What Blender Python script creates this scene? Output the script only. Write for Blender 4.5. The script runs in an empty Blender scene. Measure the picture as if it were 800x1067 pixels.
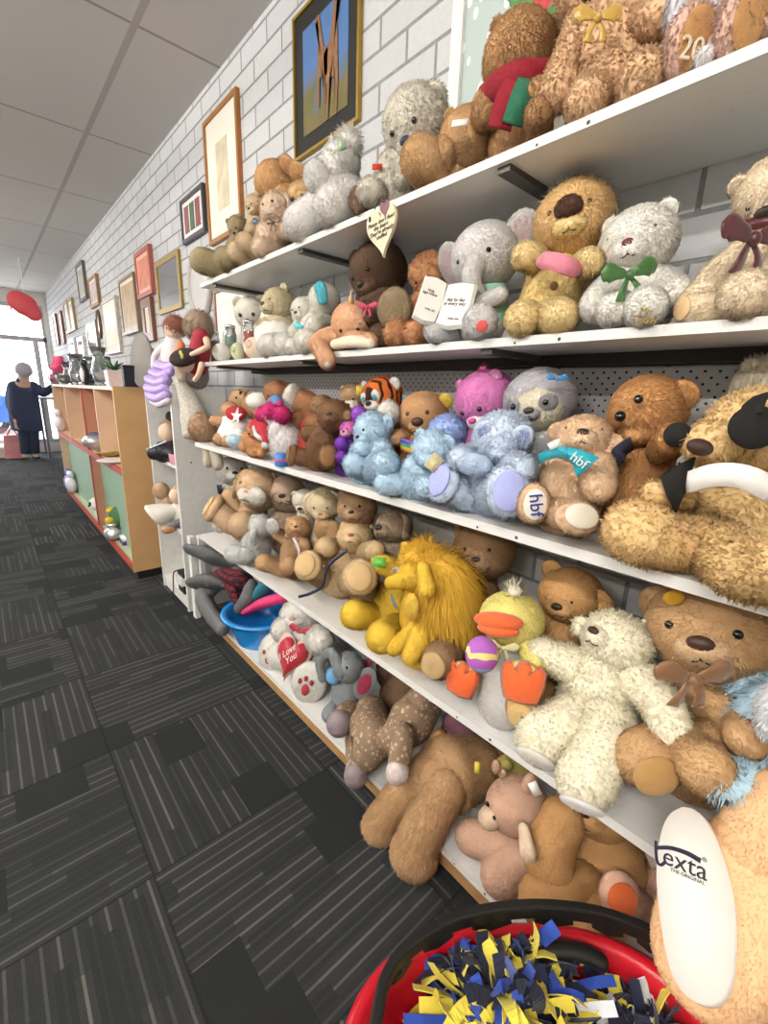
import bpy, math, random
import numpy as np
random.seed(7); rng = np.random.default_rng(11)
scene = bpy.context.scene; COL = scene.collection
V3 = lambda *a: np.array(a, float)
def nrm(v):
    v = np.asarray(v, float); n = np.linalg.norm(v); return v/n if n > 1e-9 else v

# ------------------------------------------------------------------ camera (800 x 1067 frame, wall runs along +Y, wall plane x = WALL)
W_, H_ = 800, 1067
PP = V3(400, 533.5); VX = V3(937, 430)-PP; VY = V3(-25, 397)-PP
FPX = math.sqrt(-(VX@VY)); CZ = 1.144
AX = nrm([VX[0], VX[1], FPX]); AY = nrm([VY[0], VY[1], FPX]); AZ = np.cross(AX, AY)
R = np.stack([AX, AY, AZ]); EYE = V3(0, 0, CZ)
FWD = R[:, 2]
cam = bpy.data.cameras.new('camera'); cam.lens = FPX*36/1067; cam.sensor_width = 36; cam.clip_start = .01; cam.clip_end = 200
camo = bpy.data.objects.new('camera', cam); COL.objects.link(camo)
from mathutils import Matrix
camo.matrix_world = Matrix([[R[i, 0], -R[i, 1], -R[i, 2], EYE[i]] for i in range(3)]+[[0, 0, 0, 1]])
scene.camera = camo

def ray(px, py): return R@V3(px-PP[0], py-PP[1], FPX)
def P(px, py, x=None, y=None, z=None):
    r = ray(px, py)
    if x is not None: return EYE+r*(x/r[0])
    if y is not None: return EYE+r*(y/r[1])
    return EYE+r*((z-CZ)/r[2])
def mpp(p): return float((np.asarray(p)-EYE)@FWD)/FPX

# ------------------------------------------------------------------ materials
def hexc(h):
    h = h.lstrip('#'); c = [int(h[i:i+2], 16)/255 for i in (0, 2, 4)]
    return tuple((v/12.92 if v <= .04045 else ((v+.055)/1.055)**2.4) for v in c)+(1,)
MATS = {}
def mat(name, h, rough=.6, metal=0, spec=.4, noise=.06, nscale=40, trans=0, sheen=0, bump=0, emit=0, coat=0):
    key = (name, h)
    if key in MATS: return MATS[key]
    m = bpy.data.materials.new(name); m.use_nodes = True; nt = m.node_tree; b = nt.nodes['Principled BSDF']
    c = hexc(h); b.inputs['Base Color'].default_value = c
    b.inputs['Roughness'].default_value = rough; b.inputs['Metallic'].default_value = metal
    b.inputs['Specular IOR Level'].default_value = spec; b.inputs['Transmission Weight'].default_value = trans
    b.inputs['Sheen Weight'].default_value = sheen; b.inputs['Coat Weight'].default_value = coat
    if emit: b.inputs['Emission Color'].default_value = c; b.inputs['Emission Strength'].default_value = emit
    if noise:
        tc = nt.nodes.new('ShaderNodeTexCoord'); nz = nt.nodes.new('ShaderNodeTexNoise'); nz.inputs['Scale'].default_value = nscale
        nz.inputs['Detail'].default_value = 4
        mr = nt.nodes.new('ShaderNodeMapRange'); mr.inputs['To Min'].default_value = 1-noise*1.6; mr.inputs['To Max'].default_value = 1+noise*1.6
        mx = nt.nodes.new('ShaderNodeVectorMath'); mx.operation = 'SCALE'; mx.inputs[0].default_value = c[:3]
        nt.links.new(tc.outputs['Object'], nz.inputs['Vector']); nt.links.new(nz.outputs[0], mr.inputs[0])
        nt.links.new(mr.outputs[0], mx.inputs['Scale']); nt.links.new(mx.outputs[0], b.inputs['Base Color'])
        if bump:
            bp = nt.nodes.new('ShaderNodeBump'); bp.inputs['Strength'].default_value = bump; bp.inputs['Distance'].default_value = .004
            nt.links.new(nz.outputs[0], bp.inputs['Height']); nt.links.new(bp.outputs[0], b.inputs['Normal'])
    MATS[key] = m; return m
def fcol(h):
    c = np.array(hexc(h)[:3]); g_ = c@V3(.3, .55, .15); k_ = .24 if (c[0] > c[1] > c[2] and c[0] < .72 and c[2] < .5*c[0]) else .07; c = c*(1-k_)+g_*k_; m = c.max(); c = c*(min(.96, 1-(1-m)**1.85)/m)
    return tuple(c)+(1,)
def fur_mat(h, spots=None, var=.13, stripes=None):
    key = ('fur', h, spots, var, stripes)
    if key in MATS: return MATS[key]
    m = bpy.data.materials.new('plush_fabric'); m.use_nodes = True; nt = m.node_tree; N = nt.nodes; L = nt.links; b = N['Principled BSDF']
    b.inputs['Roughness'].default_value = .85; b.inputs['Specular IOR Level'].default_value = .2; c0_ = fcol(h)
    b.inputs['Sheen Weight'].default_value = .45; b.inputs['Sheen Roughness'].default_value = .6; b.inputs['Sheen Tint'].default_value = c0_
    c = fcol(h)
    at = N.new('ShaderNodeAttribute'); at.attribute_name = 'rnd'
    tc = N.new('ShaderNodeTexCoord'); nz = N.new('ShaderNodeTexNoise'); nz.inputs['Scale'].default_value = 22; nz.inputs['Detail'].default_value = 3
    L.new(tc.outputs['Object'], nz.inputs['Vector'])
    a1 = N.new('ShaderNodeMapRange'); a1.inputs['To Min'].default_value = 1-var; a1.inputs['To Max'].default_value = 1+var; L.new(at.outputs['Fac'], a1.inputs[0])
    a2 = N.new('ShaderNodeMapRange'); a2.inputs['To Min'].default_value = .88; a2.inputs['To Max'].default_value = 1.12; L.new(nz.outputs[0], a2.inputs[0])
    mm = N.new('ShaderNodeMath'); mm.operation = 'MULTIPLY'; L.new(a1.outputs[0], mm.inputs[0]); L.new(a2.outputs[0], mm.inputs[1])
    sc = N.new('ShaderNodeVectorMath'); sc.operation = 'SCALE'; sc.inputs[0].default_value = c[:3]; L.new(mm.outputs[0], sc.inputs['Scale'])
    if spots or stripes:
        mix = N.new('ShaderNodeMix'); mix.data_type = 'RGBA'
        mix.inputs['A'].default_value = c; mix.inputs['B'].default_value = fcol(spots or stripes)
        if spots:
            vo = N.new('ShaderNodeTexVoronoi'); vo.inputs['Scale'].default_value = 75; L.new(tc.outputs['Object'], vo.inputs['Vector'])
            lt = N.new('ShaderNodeMath'); lt.operation = 'LESS_THAN'; lt.inputs[1].default_value = .33; L.new(vo.outputs['Distance'], lt.inputs[0])
        else:
            vo = N.new('ShaderNodeTexWave'); vo.inputs['Scale'].default_value = 16; vo.inputs['Distortion'].default_value = 6; vo.inputs['Detail'].default_value = 1
            L.new(tc.outputs['Object'], vo.inputs['Vector'])
            lt = N.new('ShaderNodeMath'); lt.operation = 'LESS_THAN'; lt.inputs[1].default_value = .3; L.new(vo.outputs['Fac'], lt.inputs[0])
        L.new(lt.outputs[0], mix.inputs['Factor']); L.new(mix.outputs['Result'], sc.inputs[0])
    L.new(sc.outputs[0], b.inputs['Base Color'])
    ge = N.new('ShaderNodeNewGeometry'); fl = N.new('ShaderNodeMapRange'); fl.inputs['To Min'].default_value = 1; fl.inputs['To Max'].default_value = -1
    vs = N.new('ShaderNodeVectorMath'); vs.operation = 'SCALE'; L.new(ge.outputs['Backfacing'], fl.inputs[0]); L.new(ge.outputs['Normal'], vs.inputs[0]); L.new(fl.outputs[0], vs.inputs['Scale'])
    L.new(vs.outputs[0], b.inputs['Normal'])      # both sides of a fibre are shaded alike
    tl = N.new('ShaderNodeBsdfTranslucent'); mxs = N.new('ShaderNodeMixShader'); mfa = N.new('ShaderNodeMath'); mfa.operation = 'MULTIPLY'; mfa.inputs[1].default_value = .34; atb = N.new('ShaderNodeAttribute'); atb.attribute_name = 'fibre'; L.new(atb.outputs['Fac'], mfa.inputs[0]); L.new(mfa.outputs[0], mxs.inputs[0])     # thin fibres let light through
    L.new(sc.outputs[0], tl.inputs['Color']); L.new(vs.outputs[0], tl.inputs['Normal']); L.new(b.outputs[0], mxs.inputs[1]); L.new(tl.outputs[0], mxs.inputs[2]); L.new(mxs.outputs[0], N['Material Output'].inputs[0])
    MATS[key] = m; return m

# ------------------------------------------------------------------ meshes: (verts, quads, tris)
def frame(F, up=(0, 0, 1)):
    F = nrm(F); up = np.asarray(up, float)
    if abs(nrm(up)@F) > .985: up = V3(1, 0, 0) if abs(F[0]) < .8 else V3(0, 1, 0)
    U = nrm(up-F*(up@F)); S = np.cross(U, F)
    return S, U, F
def lump(V, c, k, seed):
    d = V-c; r = np.random.default_rng(seed); s = np.linalg.norm(d, axis=1).mean()+1e-9
    g = np.zeros(len(V))
    for _ in range(4):
        w = r.normal(size=3)*1.7/s; g += np.sin(d@w+r.uniform(0, 6))
    return V+d*(g[:, None]*k/4)
def ell(c, rad, fr=None, nu=20, nv=11, k=.03, sq=1.0):
    c = np.asarray(c, float); rad = np.broadcast_to(np.asarray(rad, float), (3,))
    S, U, F = fr if fr is not None else (V3(1, 0, 0), V3(0, 1, 0), V3(0, 0, 1))
    v = []
    for j in range(nv+1):
        t = math.pi*(j+.02 if j == 0 else (j-.02 if j == nv else j))/nv
        for i in range(nu):
            p = 2*math.pi*i/nu
            a = [math.sin(t)*math.cos(p), math.sin(t)*math.sin(p), math.cos(t)]
            if sq != 1: a = [math.copysign(abs(q)**sq, q) for q in a]
            v.append(a)
    v = np.array(v)*rad
    V = c+v[:, :1]*S+v[:, 1:2]*U+v[:, 2:]*F
    q = []
    for j in range(nv):
        for i in range(nu):
            a = j*nu+i; b = j*nu+(i+1) % nu
            q.append((a, a+nu, b+nu, b))
    n0 = len(V); V = np.vstack([V, V[:nu].mean(0), V[nv*nu:(nv+1)*nu].mean(0)])
    tr = [(i, (i+1) % nu, n0) for i in range(nu)]+[(nv*nu+(i+1) % nu, nv*nu+i, n0+1) for i in range(nu)]
    if k: V = lump(V, c, k, int(abs(c.sum())*1e4) % 99991)
    return V, np.array(q), np.array(tr)
def chain(pts, rad, n=14, flat=None, k=.03, capS=1.0, capE=1.0):
    pts = [np.asarray(p, float) for p in pts]; rad = list(rad)
    # Catmull-Rom resample
    Q, Rr = [], []
    m = len(pts)
    for i in range(m-1):
        p0 = pts[i-1] if i else pts[0]*2-pts[1]; p1, p2 = pts[i], pts[i+1]; p3 = pts[i+2] if i+2 < m else p2*2-p1
        st = 5 if m < 5 else 4
        for s in range(st):
            t = s/st
            Q.append(.5*((2*p1)+(-p0+p2)*t+(2*p0-5*p1+4*p2-p3)*t*t+(-p0+3*p1-3*p2+p3)*t**3))
            h = t*t*(3-2*t); Rr.append(rad[i]*(1-h)+rad[i+1]*h)
    Q.append(pts[-1]); Rr.append(rad[-1]); Q = np.array(Q)
    T = np.gradient(Q, axis=0); T = np.array([nrm(t) for t in T])
    up = V3(0, 0, 1) if abs(T[0][2]) < .9 else V3(1, 0, 0)
    rings = []
    A = nrm(up-T[0]*(up@T[0]))
    for i in range(len(Q)):
        A = nrm(A-T[i]*(A@T[i])); B = np.cross(T[i], A)
        rings.append((Q[i], Rr[i], A, B))
    full = []
    for a in (80, 55, 28):
        an = math.radians(a); q, r, A0, B0 = rings[0]; full.append((q-T[0]*r*math.sin(an)*capS, r*math.cos(an), A0, B0))
    full += rings
    for a in (28, 55, 80):
        an = math.radians(a); q, r, A0, B0 = rings[-1]; full.append((q+T[-1]*r*math.sin(an)*capE, r*math.cos(an), A0, B0))
    v = []
    for q, r, A, B in full:
        for i in range(n):
            p = 2*math.pi*i/n; v.append(q+A*r*math.cos(p)+B*r*math.sin(p))
    V = np.array(v); nr = len(full); q = []
    for j in range(nr-1):
        for i in range(n):
            a = j*n+i; b = j*n+(i+1) % n; q.append((a, b, b+n, a+n))
    n0 = len(V); V = np.vstack([V, V[:n].mean(0), V[(nr-1)*n:nr*n].mean(0)])
    tr = [((i+1) % n, i, n0) for i in range(n)]+[((nr-1)*n+i, (nr-1)*n+(i+1) % n, n0+1) for i in range(n)]
    if flat is not None:
        ax, f = flat; ax = nrm(ax); c = Q.mean(0); h = (V-c)@ax; hc = np.zeros(len(V))
        # flatten about the centre line, ring by ring
        cl = np.array([q for q, _, _, _ in full]); hl = (cl-c)@ax
        hc[:nr*n] = np.repeat(hl, n); hc[nr*n] = hl[0]; hc[nr*n+1] = hl[-1]
        V = V-ax*((h-hc)*(1-f))[:, None]
    if k: V = lump(V, Q.mean(0), k, int(abs(Q.sum())*1e4) % 99991)
    return V, np.array(q), np.array(tr)
def join(*ms):
    Vs, Qs, Ts, o = [], [], [], 0
    for V, q, t in ms:
        Vs.append(V)
        if len(q): Qs.append(np.asarray(q)+o)
        if len(t): Ts.append(np.asarray(t)+o)
        o += len(V)
    return np.vstack(Vs), (np.vstack(Qs) if Qs else np.zeros((0, 4), int)), (np.vstack(Ts) if Ts else np.zeros((0, 3), int))
def box(lo, hi):
    x0, y0, z0 = lo; x1, y1, z1 = hi
    V = np.array([(x, y, z) for z in (z0, z1) for y in (y0, y1) for x in (x0, x1)], float)
    return V, np.array([(0, 2, 3, 1), (4, 5, 7, 6), (0, 1, 5, 4), (2, 6, 7, 3), (0, 4, 6, 2), (1, 3, 7, 5)]), np.zeros((0, 3), int)
def obox(c, half, fr):
    V, q, t = box((-half[0], -half[1], -half[2]), half); S, U, F = fr
    V = np.asarray(c)+V[:, :1]*S+V[:, 1:2]*U+V[:, 2:]*F
    return V, q, t
def lathe(c, prof, n=20, axis=None, sx=1, sy=1):
    fr = frame(axis) if axis is not None else (V3(1, 0, 0), V3(0, 1, 0), V3(0, 0, 1)); S, U, F = fr
    v = []
    for r, h in prof:
        for i in range(n):
            p = 2*math.pi*i/n; v.append(np.asarray(c)+S*r*math.cos(p)*sx+U*r*math.sin(p)*sy+F*h)
    q = [(j*n+i, j*n+(i+1) % n, (j+1)*n+(i+1) % n, (j+1)*n+i) for j in range(len(prof)-1) for i in range(n)]
    V = np.array(v); m = len(prof); n0 = len(V); V = np.vstack([V, V[:n].mean(0), V[(m-1)*n:].mean(0)])
    t = [((i+1) % n, i, n0) for i in range(n)]+[((m-1)*n+i, (m-1)*n+(i+1) % n, n0+1) for i in range(n)]
    return V, np.array(q), np.array(t)
def prism(c, outline, th, fr, taper=1.0):
    """outline polygon (s,u) in the frame, thickness th along F (a shape cut from sheet)"""
    S, U, F = fr; n = len(outline); o = np.array(outline, float); cc = o.mean(0)
    a = np.asarray(c)+o[:, :1]*S+o[:, 1:]*U; o2 = cc+(o-cc)*taper; b = np.asarray(c)+o2[:, :1]*S+o2[:, 1:]*U+F*th
    V = np.vstack([a, b, a.mean(0), b.mean(0)])
    q = [(i, (i+1) % n, n+(i+1) % n, n+i) for i in range(n)]
    t = [((i+1) % n, i, 2*n) for i in range(n)]+[(n+i, n+(i+1) % n, 2*n+1) for i in range(n)]
    return V, np.array(q), np.array(t)
def ribbon(pts, w, th, wdir):
    """flat strip following pts; wdir = direction of its width"""
    pts = np.array(pts, float); T = np.gradient(pts, axis=0); v = []
    ws = np.broadcast_to(np.asarray(w, float), (len(pts),))
    for p, t, w1 in zip(pts, T, ws):
        t = nrm(t); wd = nrm(np.asarray(wdir)-t*(np.asarray(wdir)@t)); n = np.cross(t, wd)
        for a, b in ((-1, -1), (1, -1), (1, 1), (-1, 1)): v.append(p+wd*a*w1/2+n*b*th/2)
    m = len(pts); q = [(j*4+i, j*4+(i+1) % 4, j*4+4+(i+1) % 4, j*4+4+i) for j in range(m-1) for i in range(4)]
    q += [(3, 2, 1, 0), (m*4-4, m*4-3, m*4-2, m*4-1)]
    return np.array(v), np.array(q), np.zeros((0, 3), int)
def bez(pts, n=8):
    pts = [np.asarray(p, float) for p in pts]; out = []; m = len(pts)
    for i in range(m-1):
        p0 = pts[i-1] if i else pts[0]*2-pts[1]; p1, p2 = pts[i], pts[i+1]; p3 = pts[i+2] if i+2 < m else p2*2-p1
        for s in range(n):
            t = s/n; out.append(.5*((2*p1)+(-p0+p2)*t+(2*p0-5*p1+4*p2-p3)*t*t+(-p0+3*p1-3*p2+p3)*t**3))
    out.append(pts[-1]); return out

FUR = dict(short=(.003, .0016, 1.3, .3), plush=(.0048, .0017, 1.2, .35), fluffy=(.0085, .0021, 1.0, .5),
           curly=(.0075, .0034, .8, .9), shag=(.034, .0026, 1.3, .3), hair=(.016, .0026, 1.2, .6), mane=(.022, .0026, .45, .45))
def add_fur(M, style, comb, cap=26000):
    V, q, t = M
    ln, w, droop, jit = FUR[style] if isinstance(style, str) else style
    c = V.mean(0); pm = mpp(c); w = max(w, .62*pm); ln = max(ln, .7*pm)
    tri = np.vstack([q[:, [0, 1, 2]], q[:, [0, 2, 3]], t]) if len(q) else t
    a, b, d = V[tri[:, 0]], V[tri[:, 1]], V[tri[:, 2]]
    fn = np.cross(b-a, d-a); ar = np.linalg.norm(fn, axis=1)/2
    vn = np.zeros_like(V)
    for i in range(3): np.add.at(vn, tri[:, i], fn)
    vn /= np.linalg.norm(vn, axis=1)[:, None]+1e-12
    # keep only what could face a viewer in the aisle
    n = int(min(cap, ar.sum()*(3.5 if style == 'mane' else 1.6)/(w*min(ln, .02))))
    pick = rng.choice(len(tri), n, p=ar/ar.sum()); u = rng.random(n); v = rng.random(n); m = u+v > 1; u[m] = 1-u[m]; v[m] = 1-v[m]
    w0 = 1-u-v
    pos = a[pick]*w0[:, None]+b[pick]*u[:, None]+d[pick]*v[:, None]
    nn = vn[tri[pick, 0]]*w0[:, None]+vn[tri[pick, 1]]*u[:, None]+vn[tri[pick, 2]]*v[:, None]
    nn /= np.linalg.norm(nn, axis=1)[:, None]+1e-12
    cb = np.asarray(comb, float); tang = cb-nn*(nn@cb)[:, None]
    rv = rng.normal(size=(n, 3)); dirv = nn+tang*droop+rv*jit*.55; dirv /= np.linalg.norm(dirv, axis=1)[:, None]
    L_ = ln*rng.uniform(.65, 1.2, n)[:, None]
    side = np.cross(dirv, nn+rv*.22); side /= np.linalg.norm(side, axis=1)[:, None]+1e-12
    bend = (tang*droop*.6+rng.normal(size=(n, 3))*jit*.5)
    mid = pos+dirv*L_*.55; tip = mid+(dirv*.8+bend)*L_*.5
    root = pos-nn*ln*.12
    gn = np.cross(side, dirv); side *= np.where((gn*nn).sum(1) < 0, -1, 1)[:, None]
    wv = w*rng.uniform(.7, 1.2, n)[:, None]
    vs = np.stack([root-side*wv*.5, root+side*wv*.5, mid+side*wv*.42, mid-side*wv*.42, tip], 1).reshape(-1, 3)
    base = len(V)+np.arange(n)*5
    fq = np.stack([base, base+1, base+2, base+3], 1); ft = np.stack([base+3, base+2, base+4], 1)
    bn = nn+rng.normal(size=(n, 3))*.27+dirv*.1; bn /= np.linalg.norm(bn, axis=1)[:, None]
    rnd = np.concatenate([np.full(len(V), .35), np.repeat(rng.random(n), 5)])
    NN = np.vstack([vn, np.repeat(bn, 5, 0)])
    return np.vstack([V, vs]), np.vstack([q, fq]) if len(q) else fq, np.vstack([t, ft]) if len(t) else ft, NN, rnd

def build(name, M, m, parent=None, smooth=True, fur=None, comb=(0, 0, -1), loc=None, bevel=0, cap=26000):
    NN = rnd = None
    V0, q0, t0 = M; c0 = V0.mean(0)
    tri = np.vstack([x for x in ([q0[:, [0, 1, 2]], q0[:, [0, 2, 3]]] if len(q0) else [])+([t0] if len(t0) else [])])
    if np.einsum('ij,ij->', V0[tri[:, 0]]-c0, np.cross(V0[tri[:, 1]]-c0, V0[tri[:, 2]]-c0)) < 0:
        M = (V0, q0[:, ::-1] if len(q0) else q0, t0[:, ::-1] if len(t0) else t0)
    if fur: V, q, t, NN, rnd = add_fur(M, fur, comb, cap)
    else: V, q, t = M
    pl = V3(*parent['_w']) if parent is not None else V3(0, 0, 0)
    o_ = np.asarray(loc, float) if loc is not None else (np.r_[M[0].min(0)+M[0].max(0)]/2)
    if loc is None: o_ = o_.copy()
    V = V-o_
    me = bpy.data.meshes.new(name)
    me.vertices.add(len(V)); me.vertices.foreach_set('co', V.astype(np.float32).ravel())
    nq, nt_ = len(q), len(t); li = np.concatenate([np.asarray(q).ravel(), np.asarray(t).ravel()]).astype(np.int32)
    me.loops.add(len(li)); me.loops.foreach_set('vertex_index', li)
    me.polygons.add(nq+nt_)
    st = np.concatenate([np.arange(nq)*4, nq*4+np.arange(nt_)*3]).astype(np.int32)
    me.polygons.foreach_set('loop_start', st)
    me.polygons.foreach_set('use_smooth', np.full(nq+nt_, bool(smooth)))
    me.update(calc_edges=True); me.validate()
    if rnd is not None:
        at = me.attributes.new('rnd', 'FLOAT', 'POINT'); at.data.foreach_set('value', rnd.astype(np.float32)); fb = np.ones(len(V), np.float32); fb[:len(V0)] = 0; me.attributes.new('fibre', 'FLOAT', 'POINT').data.foreach_set('value', fb)
        me.normals_split_custom_set_from_vertices(NN.astype(np.float32))
    me.materials.append(m)
    o = bpy.data.objects.new(name, me); COL.objects.link(o)
    o.location = o_-pl
    if parent is not None: o.parent = parent
    o['_w'] = [float(x) for x in o_]
    if bevel:
        b = o.modifiers.new('bevel', 'BEVEL'); b.width = bevel; b.segments = 2; b.limit_method = 'ANGLE'
    return o
def empty(name, loc):
    o = bpy.data.objects.new(name, None); COL.objects.link(o); o.location = loc; o['_w'] = [float(x) for x in loc]; o.empty_display_size = .02; return o
def tag(o, label, cat, group=None):
    o['label'] = label; o['category'] = cat
    if group: o['group'] = group
    return o
def struct(o): o['kind'] = 'structure'; return o
def lettering(parent, text, loc, fr, size, h, name='lettering', shear=0, ext=.0004, mname='ink'):
    cu = bpy.data.curves.new(name, 'FONT'); cu.body = text; cu.size = size; cu.align_x = 'CENTER'; cu.align_y = 'CENTER'; cu.extrude = ext; cu.shear = shear
    cu.space_line = .85; cu.resolution_u = 3
    o = bpy.data.objects.new(name, cu); COL.objects.link(o); cu.materials.append(mat(mname, h, .7, noise=0))
    S, U, F = fr; M = Matrix([[S[i], U[i], F[i], loc[i]] for i in range(3)]+[[0, 0, 0, 1]])
    if parent is not None:
        w = parent['_w']; M = Matrix.Translation((-w[0], -w[1], -w[2]))@M
    me = bpy.data.meshes.new_from_object(o); me.name = name; me.materials.clear(); me.materials.append(mat(mname, h, .7, noise=0))
    o2 = bpy.data.objects.new(name, me); COL.objects.link(o2); bpy.data.objects.remove(o); o2.name = name
    if parent is not None: o2.parent = parent
    o2.matrix_local = M
    return o2
# ------------------------------------------------------------------ shelves: (front x, top z); wall
WALL = 1.04
SH = {1: (.773, CZ+.431), 2: (.767, CZ+.1135), 3: (.702, CZ-.2338), 4: (.69, CZ-.671), 5: (.69, CZ-1.065)}
SHG = {1: 'soft toys on the top shelf', 2: 'soft toys on the second shelf', 3: 'soft toys on the middle shelf',
       4: 'soft toys on the fourth shelf', 5: 'soft toys on the bottom shelf'}
TOYS = []
class Toy:
    def __init__(s, name, label, shelf, col, fur='plush', d=.13, yaw=22, cat='soft toy', group='*', zs=None):
        s.name, s.label, s.cat, s.col, s.fur, s.d, s.shelf = name, label, cat, col, fur, d, shelf
        s.xf, s.zs = SH[shelf] if shelf else (None, zs)
        if zs is not None: s.zs = zs
        s.group = SHG.get(shelf) if group == '*' else group
        a = math.radians(yaw); s.F = V3(-math.cos(a), -math.sin(a), 0); s.S = V3(-s.F[1], s.F[0], 0)
        s.parts = []; TOYS.append(s); s.c = s.h = None
    def pt(s, px, py, d=None, r=0, clamp=True, z=None):
        x = (s.xf or 0)+(s.d if d is None else d)
        x = min(x, WALL-.012-r*.9)
        p = P(px, py, x=x)
        if z is not None and clamp: p[2] = z
        elif clamp and s.zs is not None and (s.xf is None or x > s.xf-.02): p[2] = max(p[2], s.zs+r*.92)
        return p
    def add(s, name, M, col=None, fur='*', parent=None, comb=(0, 0, -1), m=None, label=None, smooth=True, spots=None, stripes=None, cap=26000):
        s.parts.append(dict(name=name, M=M, col=col or s.col, fur=s.fur if fur == '*' else fur, parent=parent, comb=comb, m=m, label=label, smooth=smooth, spots=spots, stripes=stripes, cap=cap))
        return len(s.parts)-1
    def text(s, parent, *a, **k): s.parts.append(dict(text=(a, k), parent=parent))
    # ---- keypoint helpers (all in metres once resolved)
    def R(s, px, at): return px*mpp(at)
    def ball(s, name, px, py, r, d=None, sc=(1, 1, 1), col=None, fr=None, **k):
        p0 = s.pt(px, py, d); R_ = s.R(r, p0); p = s.pt(px, py, d, R_*sc[1] if fr is None else R_)
        return s.add(name, ell(p, np.array(sc)*R_, fr or frame(s.F)), col, **k)
    def sit(s, px, py, r, d=None, top=None, col=None, seat=True, deep=.92, **k):
        """body: from the shelf up to the neck; top = (px,py) where neck is"""
        p0 = s.pt(px, py, d); s.r = s.R(r, p0); s.c = s.pt(px, py, d, s.r)
        neck = s.pt(*top, d=(d if d is not None else s.d)+.01) if top else s.c+V3(0, 0, s.r*1.1)
        s.neck = neck
        if seat:
            lo = V3(s.c[0], s.c[1], s.zs+s.r*.93)
            if neck[2] < lo[2]+s.r*.35: neck = s.neck = V3(neck[0], neck[1], lo[2]+s.r*.35)
            pts = [lo, lo*.45+neck*.55, neck]; rad = [s.r, s.r*.97, s.r*.62]
        else:
            ax = neck-s.c; pts = [s.c-ax*.45, s.c+ax*.25, neck]; rad = [s.r*.98, s.r, s.r*.62]
        s.lo = pts[0]
        s.body = s.add('body', chain(pts, rad, n=18, flat=(s.F, deep)), col, **k)
        return s.body
    def head(s, px, py, r, d=None, nose=None, up=(0, -1), wide=1.08, tall=.98, col=None, deep=1.0, **k):
        p0 = s.pt(px, py, d, clamp=False); s.hr = s.R(r, p0); s.h = s.pt(px, py, d, s.hr*.9)
        s.face(nose, up)
        s.hd = s.add('head', ell(s.h, (s.hr*wide, s.hr*tall, s.hr*deep), s.hf, nu=24, nv=14), col, comb=-s.HF*.4+V3(0, 0, -.6), **k)
        return s.hd
    def face(s, nose, up=(0, -1)):
        c, r = s.h, s.hr
        if nose is None: F = nrm(s.F*.85+nrm(EYE-c)*.5)
        else:
            rd = nrm(ray(*nose)); oc = EYE-c; RR = r*1.25; b = rd@oc; disc = b*b-(oc@oc-RR*RR)
            t = -b-math.sqrt(max(disc, 0)); F = nrm(EYE+rd*t-c)
        u = R@V3(up[0], up[1], 0); s.hf = frame(F, u); s.HS, s.HU, s.HF = s.hf
    def hp(s, a, b, c): return s.h+(s.HS*a+s.HU*b+s.HF*c)*s.hr
    def snout(s, col=None, r=.46, out=.72, down=.22, wide=1.15, nose='#2b2018', nr=.15, nw=1.35, eyes='#140f0c', er=.085, ex=.4, ey=.22, mouth=True, tall=.85, fur='*', parent=None, nup=.1, eo=1.0):
        hd = s.hd
        p = s.hp(0, -down, out)
        if r: s.add('muzzle', ell(p, np.array([r*wide, r*tall, r])*s.hr, s.hf), col, fur=fur, parent=hd, comb=-s.HF)
        tip = s.h+(-s.HU*(down-r*(nup+.25))+s.HF*(out+r*.86))*s.hr
        if nose: s.add('nose', ell(tip, np.array([nr*nw, nr*.85, nr*.7])*s.hr, s.hf, 12, 8, 0), nose, None, hd, m=mat('nose_fabric', nose, .45, noise=0))
        if mouth and r:
            a = tip-s.HU*nr*.7*s.hr; b0 = s.hp(0, -down-r*.35, out+r*.92); w = r*.45
            m1 = chain([a, b0, s.hp(-w*.7, -down-r*.5, out+r*.82), s.hp(-w*1.2, -down-r*.42, out+r*.62)], [.02*s.hr]*4, 6, k=0)
            m2 = chain([b0, s.hp(w*.7, -down-r*.5, out+r*.82), s.hp(w*1.2, -down-r*.42, out+r*.62)], [.02*s.hr]*3, 6, k=0)
            s.add('mouth', join(m1, m2), '#33261d', None, hd, m=mat('stitching', '#33261d', .8, noise=0))
        if eyes:
            for sg in (-1, 1):
                e = math.sqrt(max(.05, 1-ex*ex-ey*ey))*eo
                s.add('eye', ell(s.hp(sg*ex, ey, e), np.array([er, er, er*.8])*s.hr, s.hf, 12, 8, 0), eyes, None, hd, m=mat('glossy_eye', eyes, .12, noise=0, spec=.6))
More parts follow.
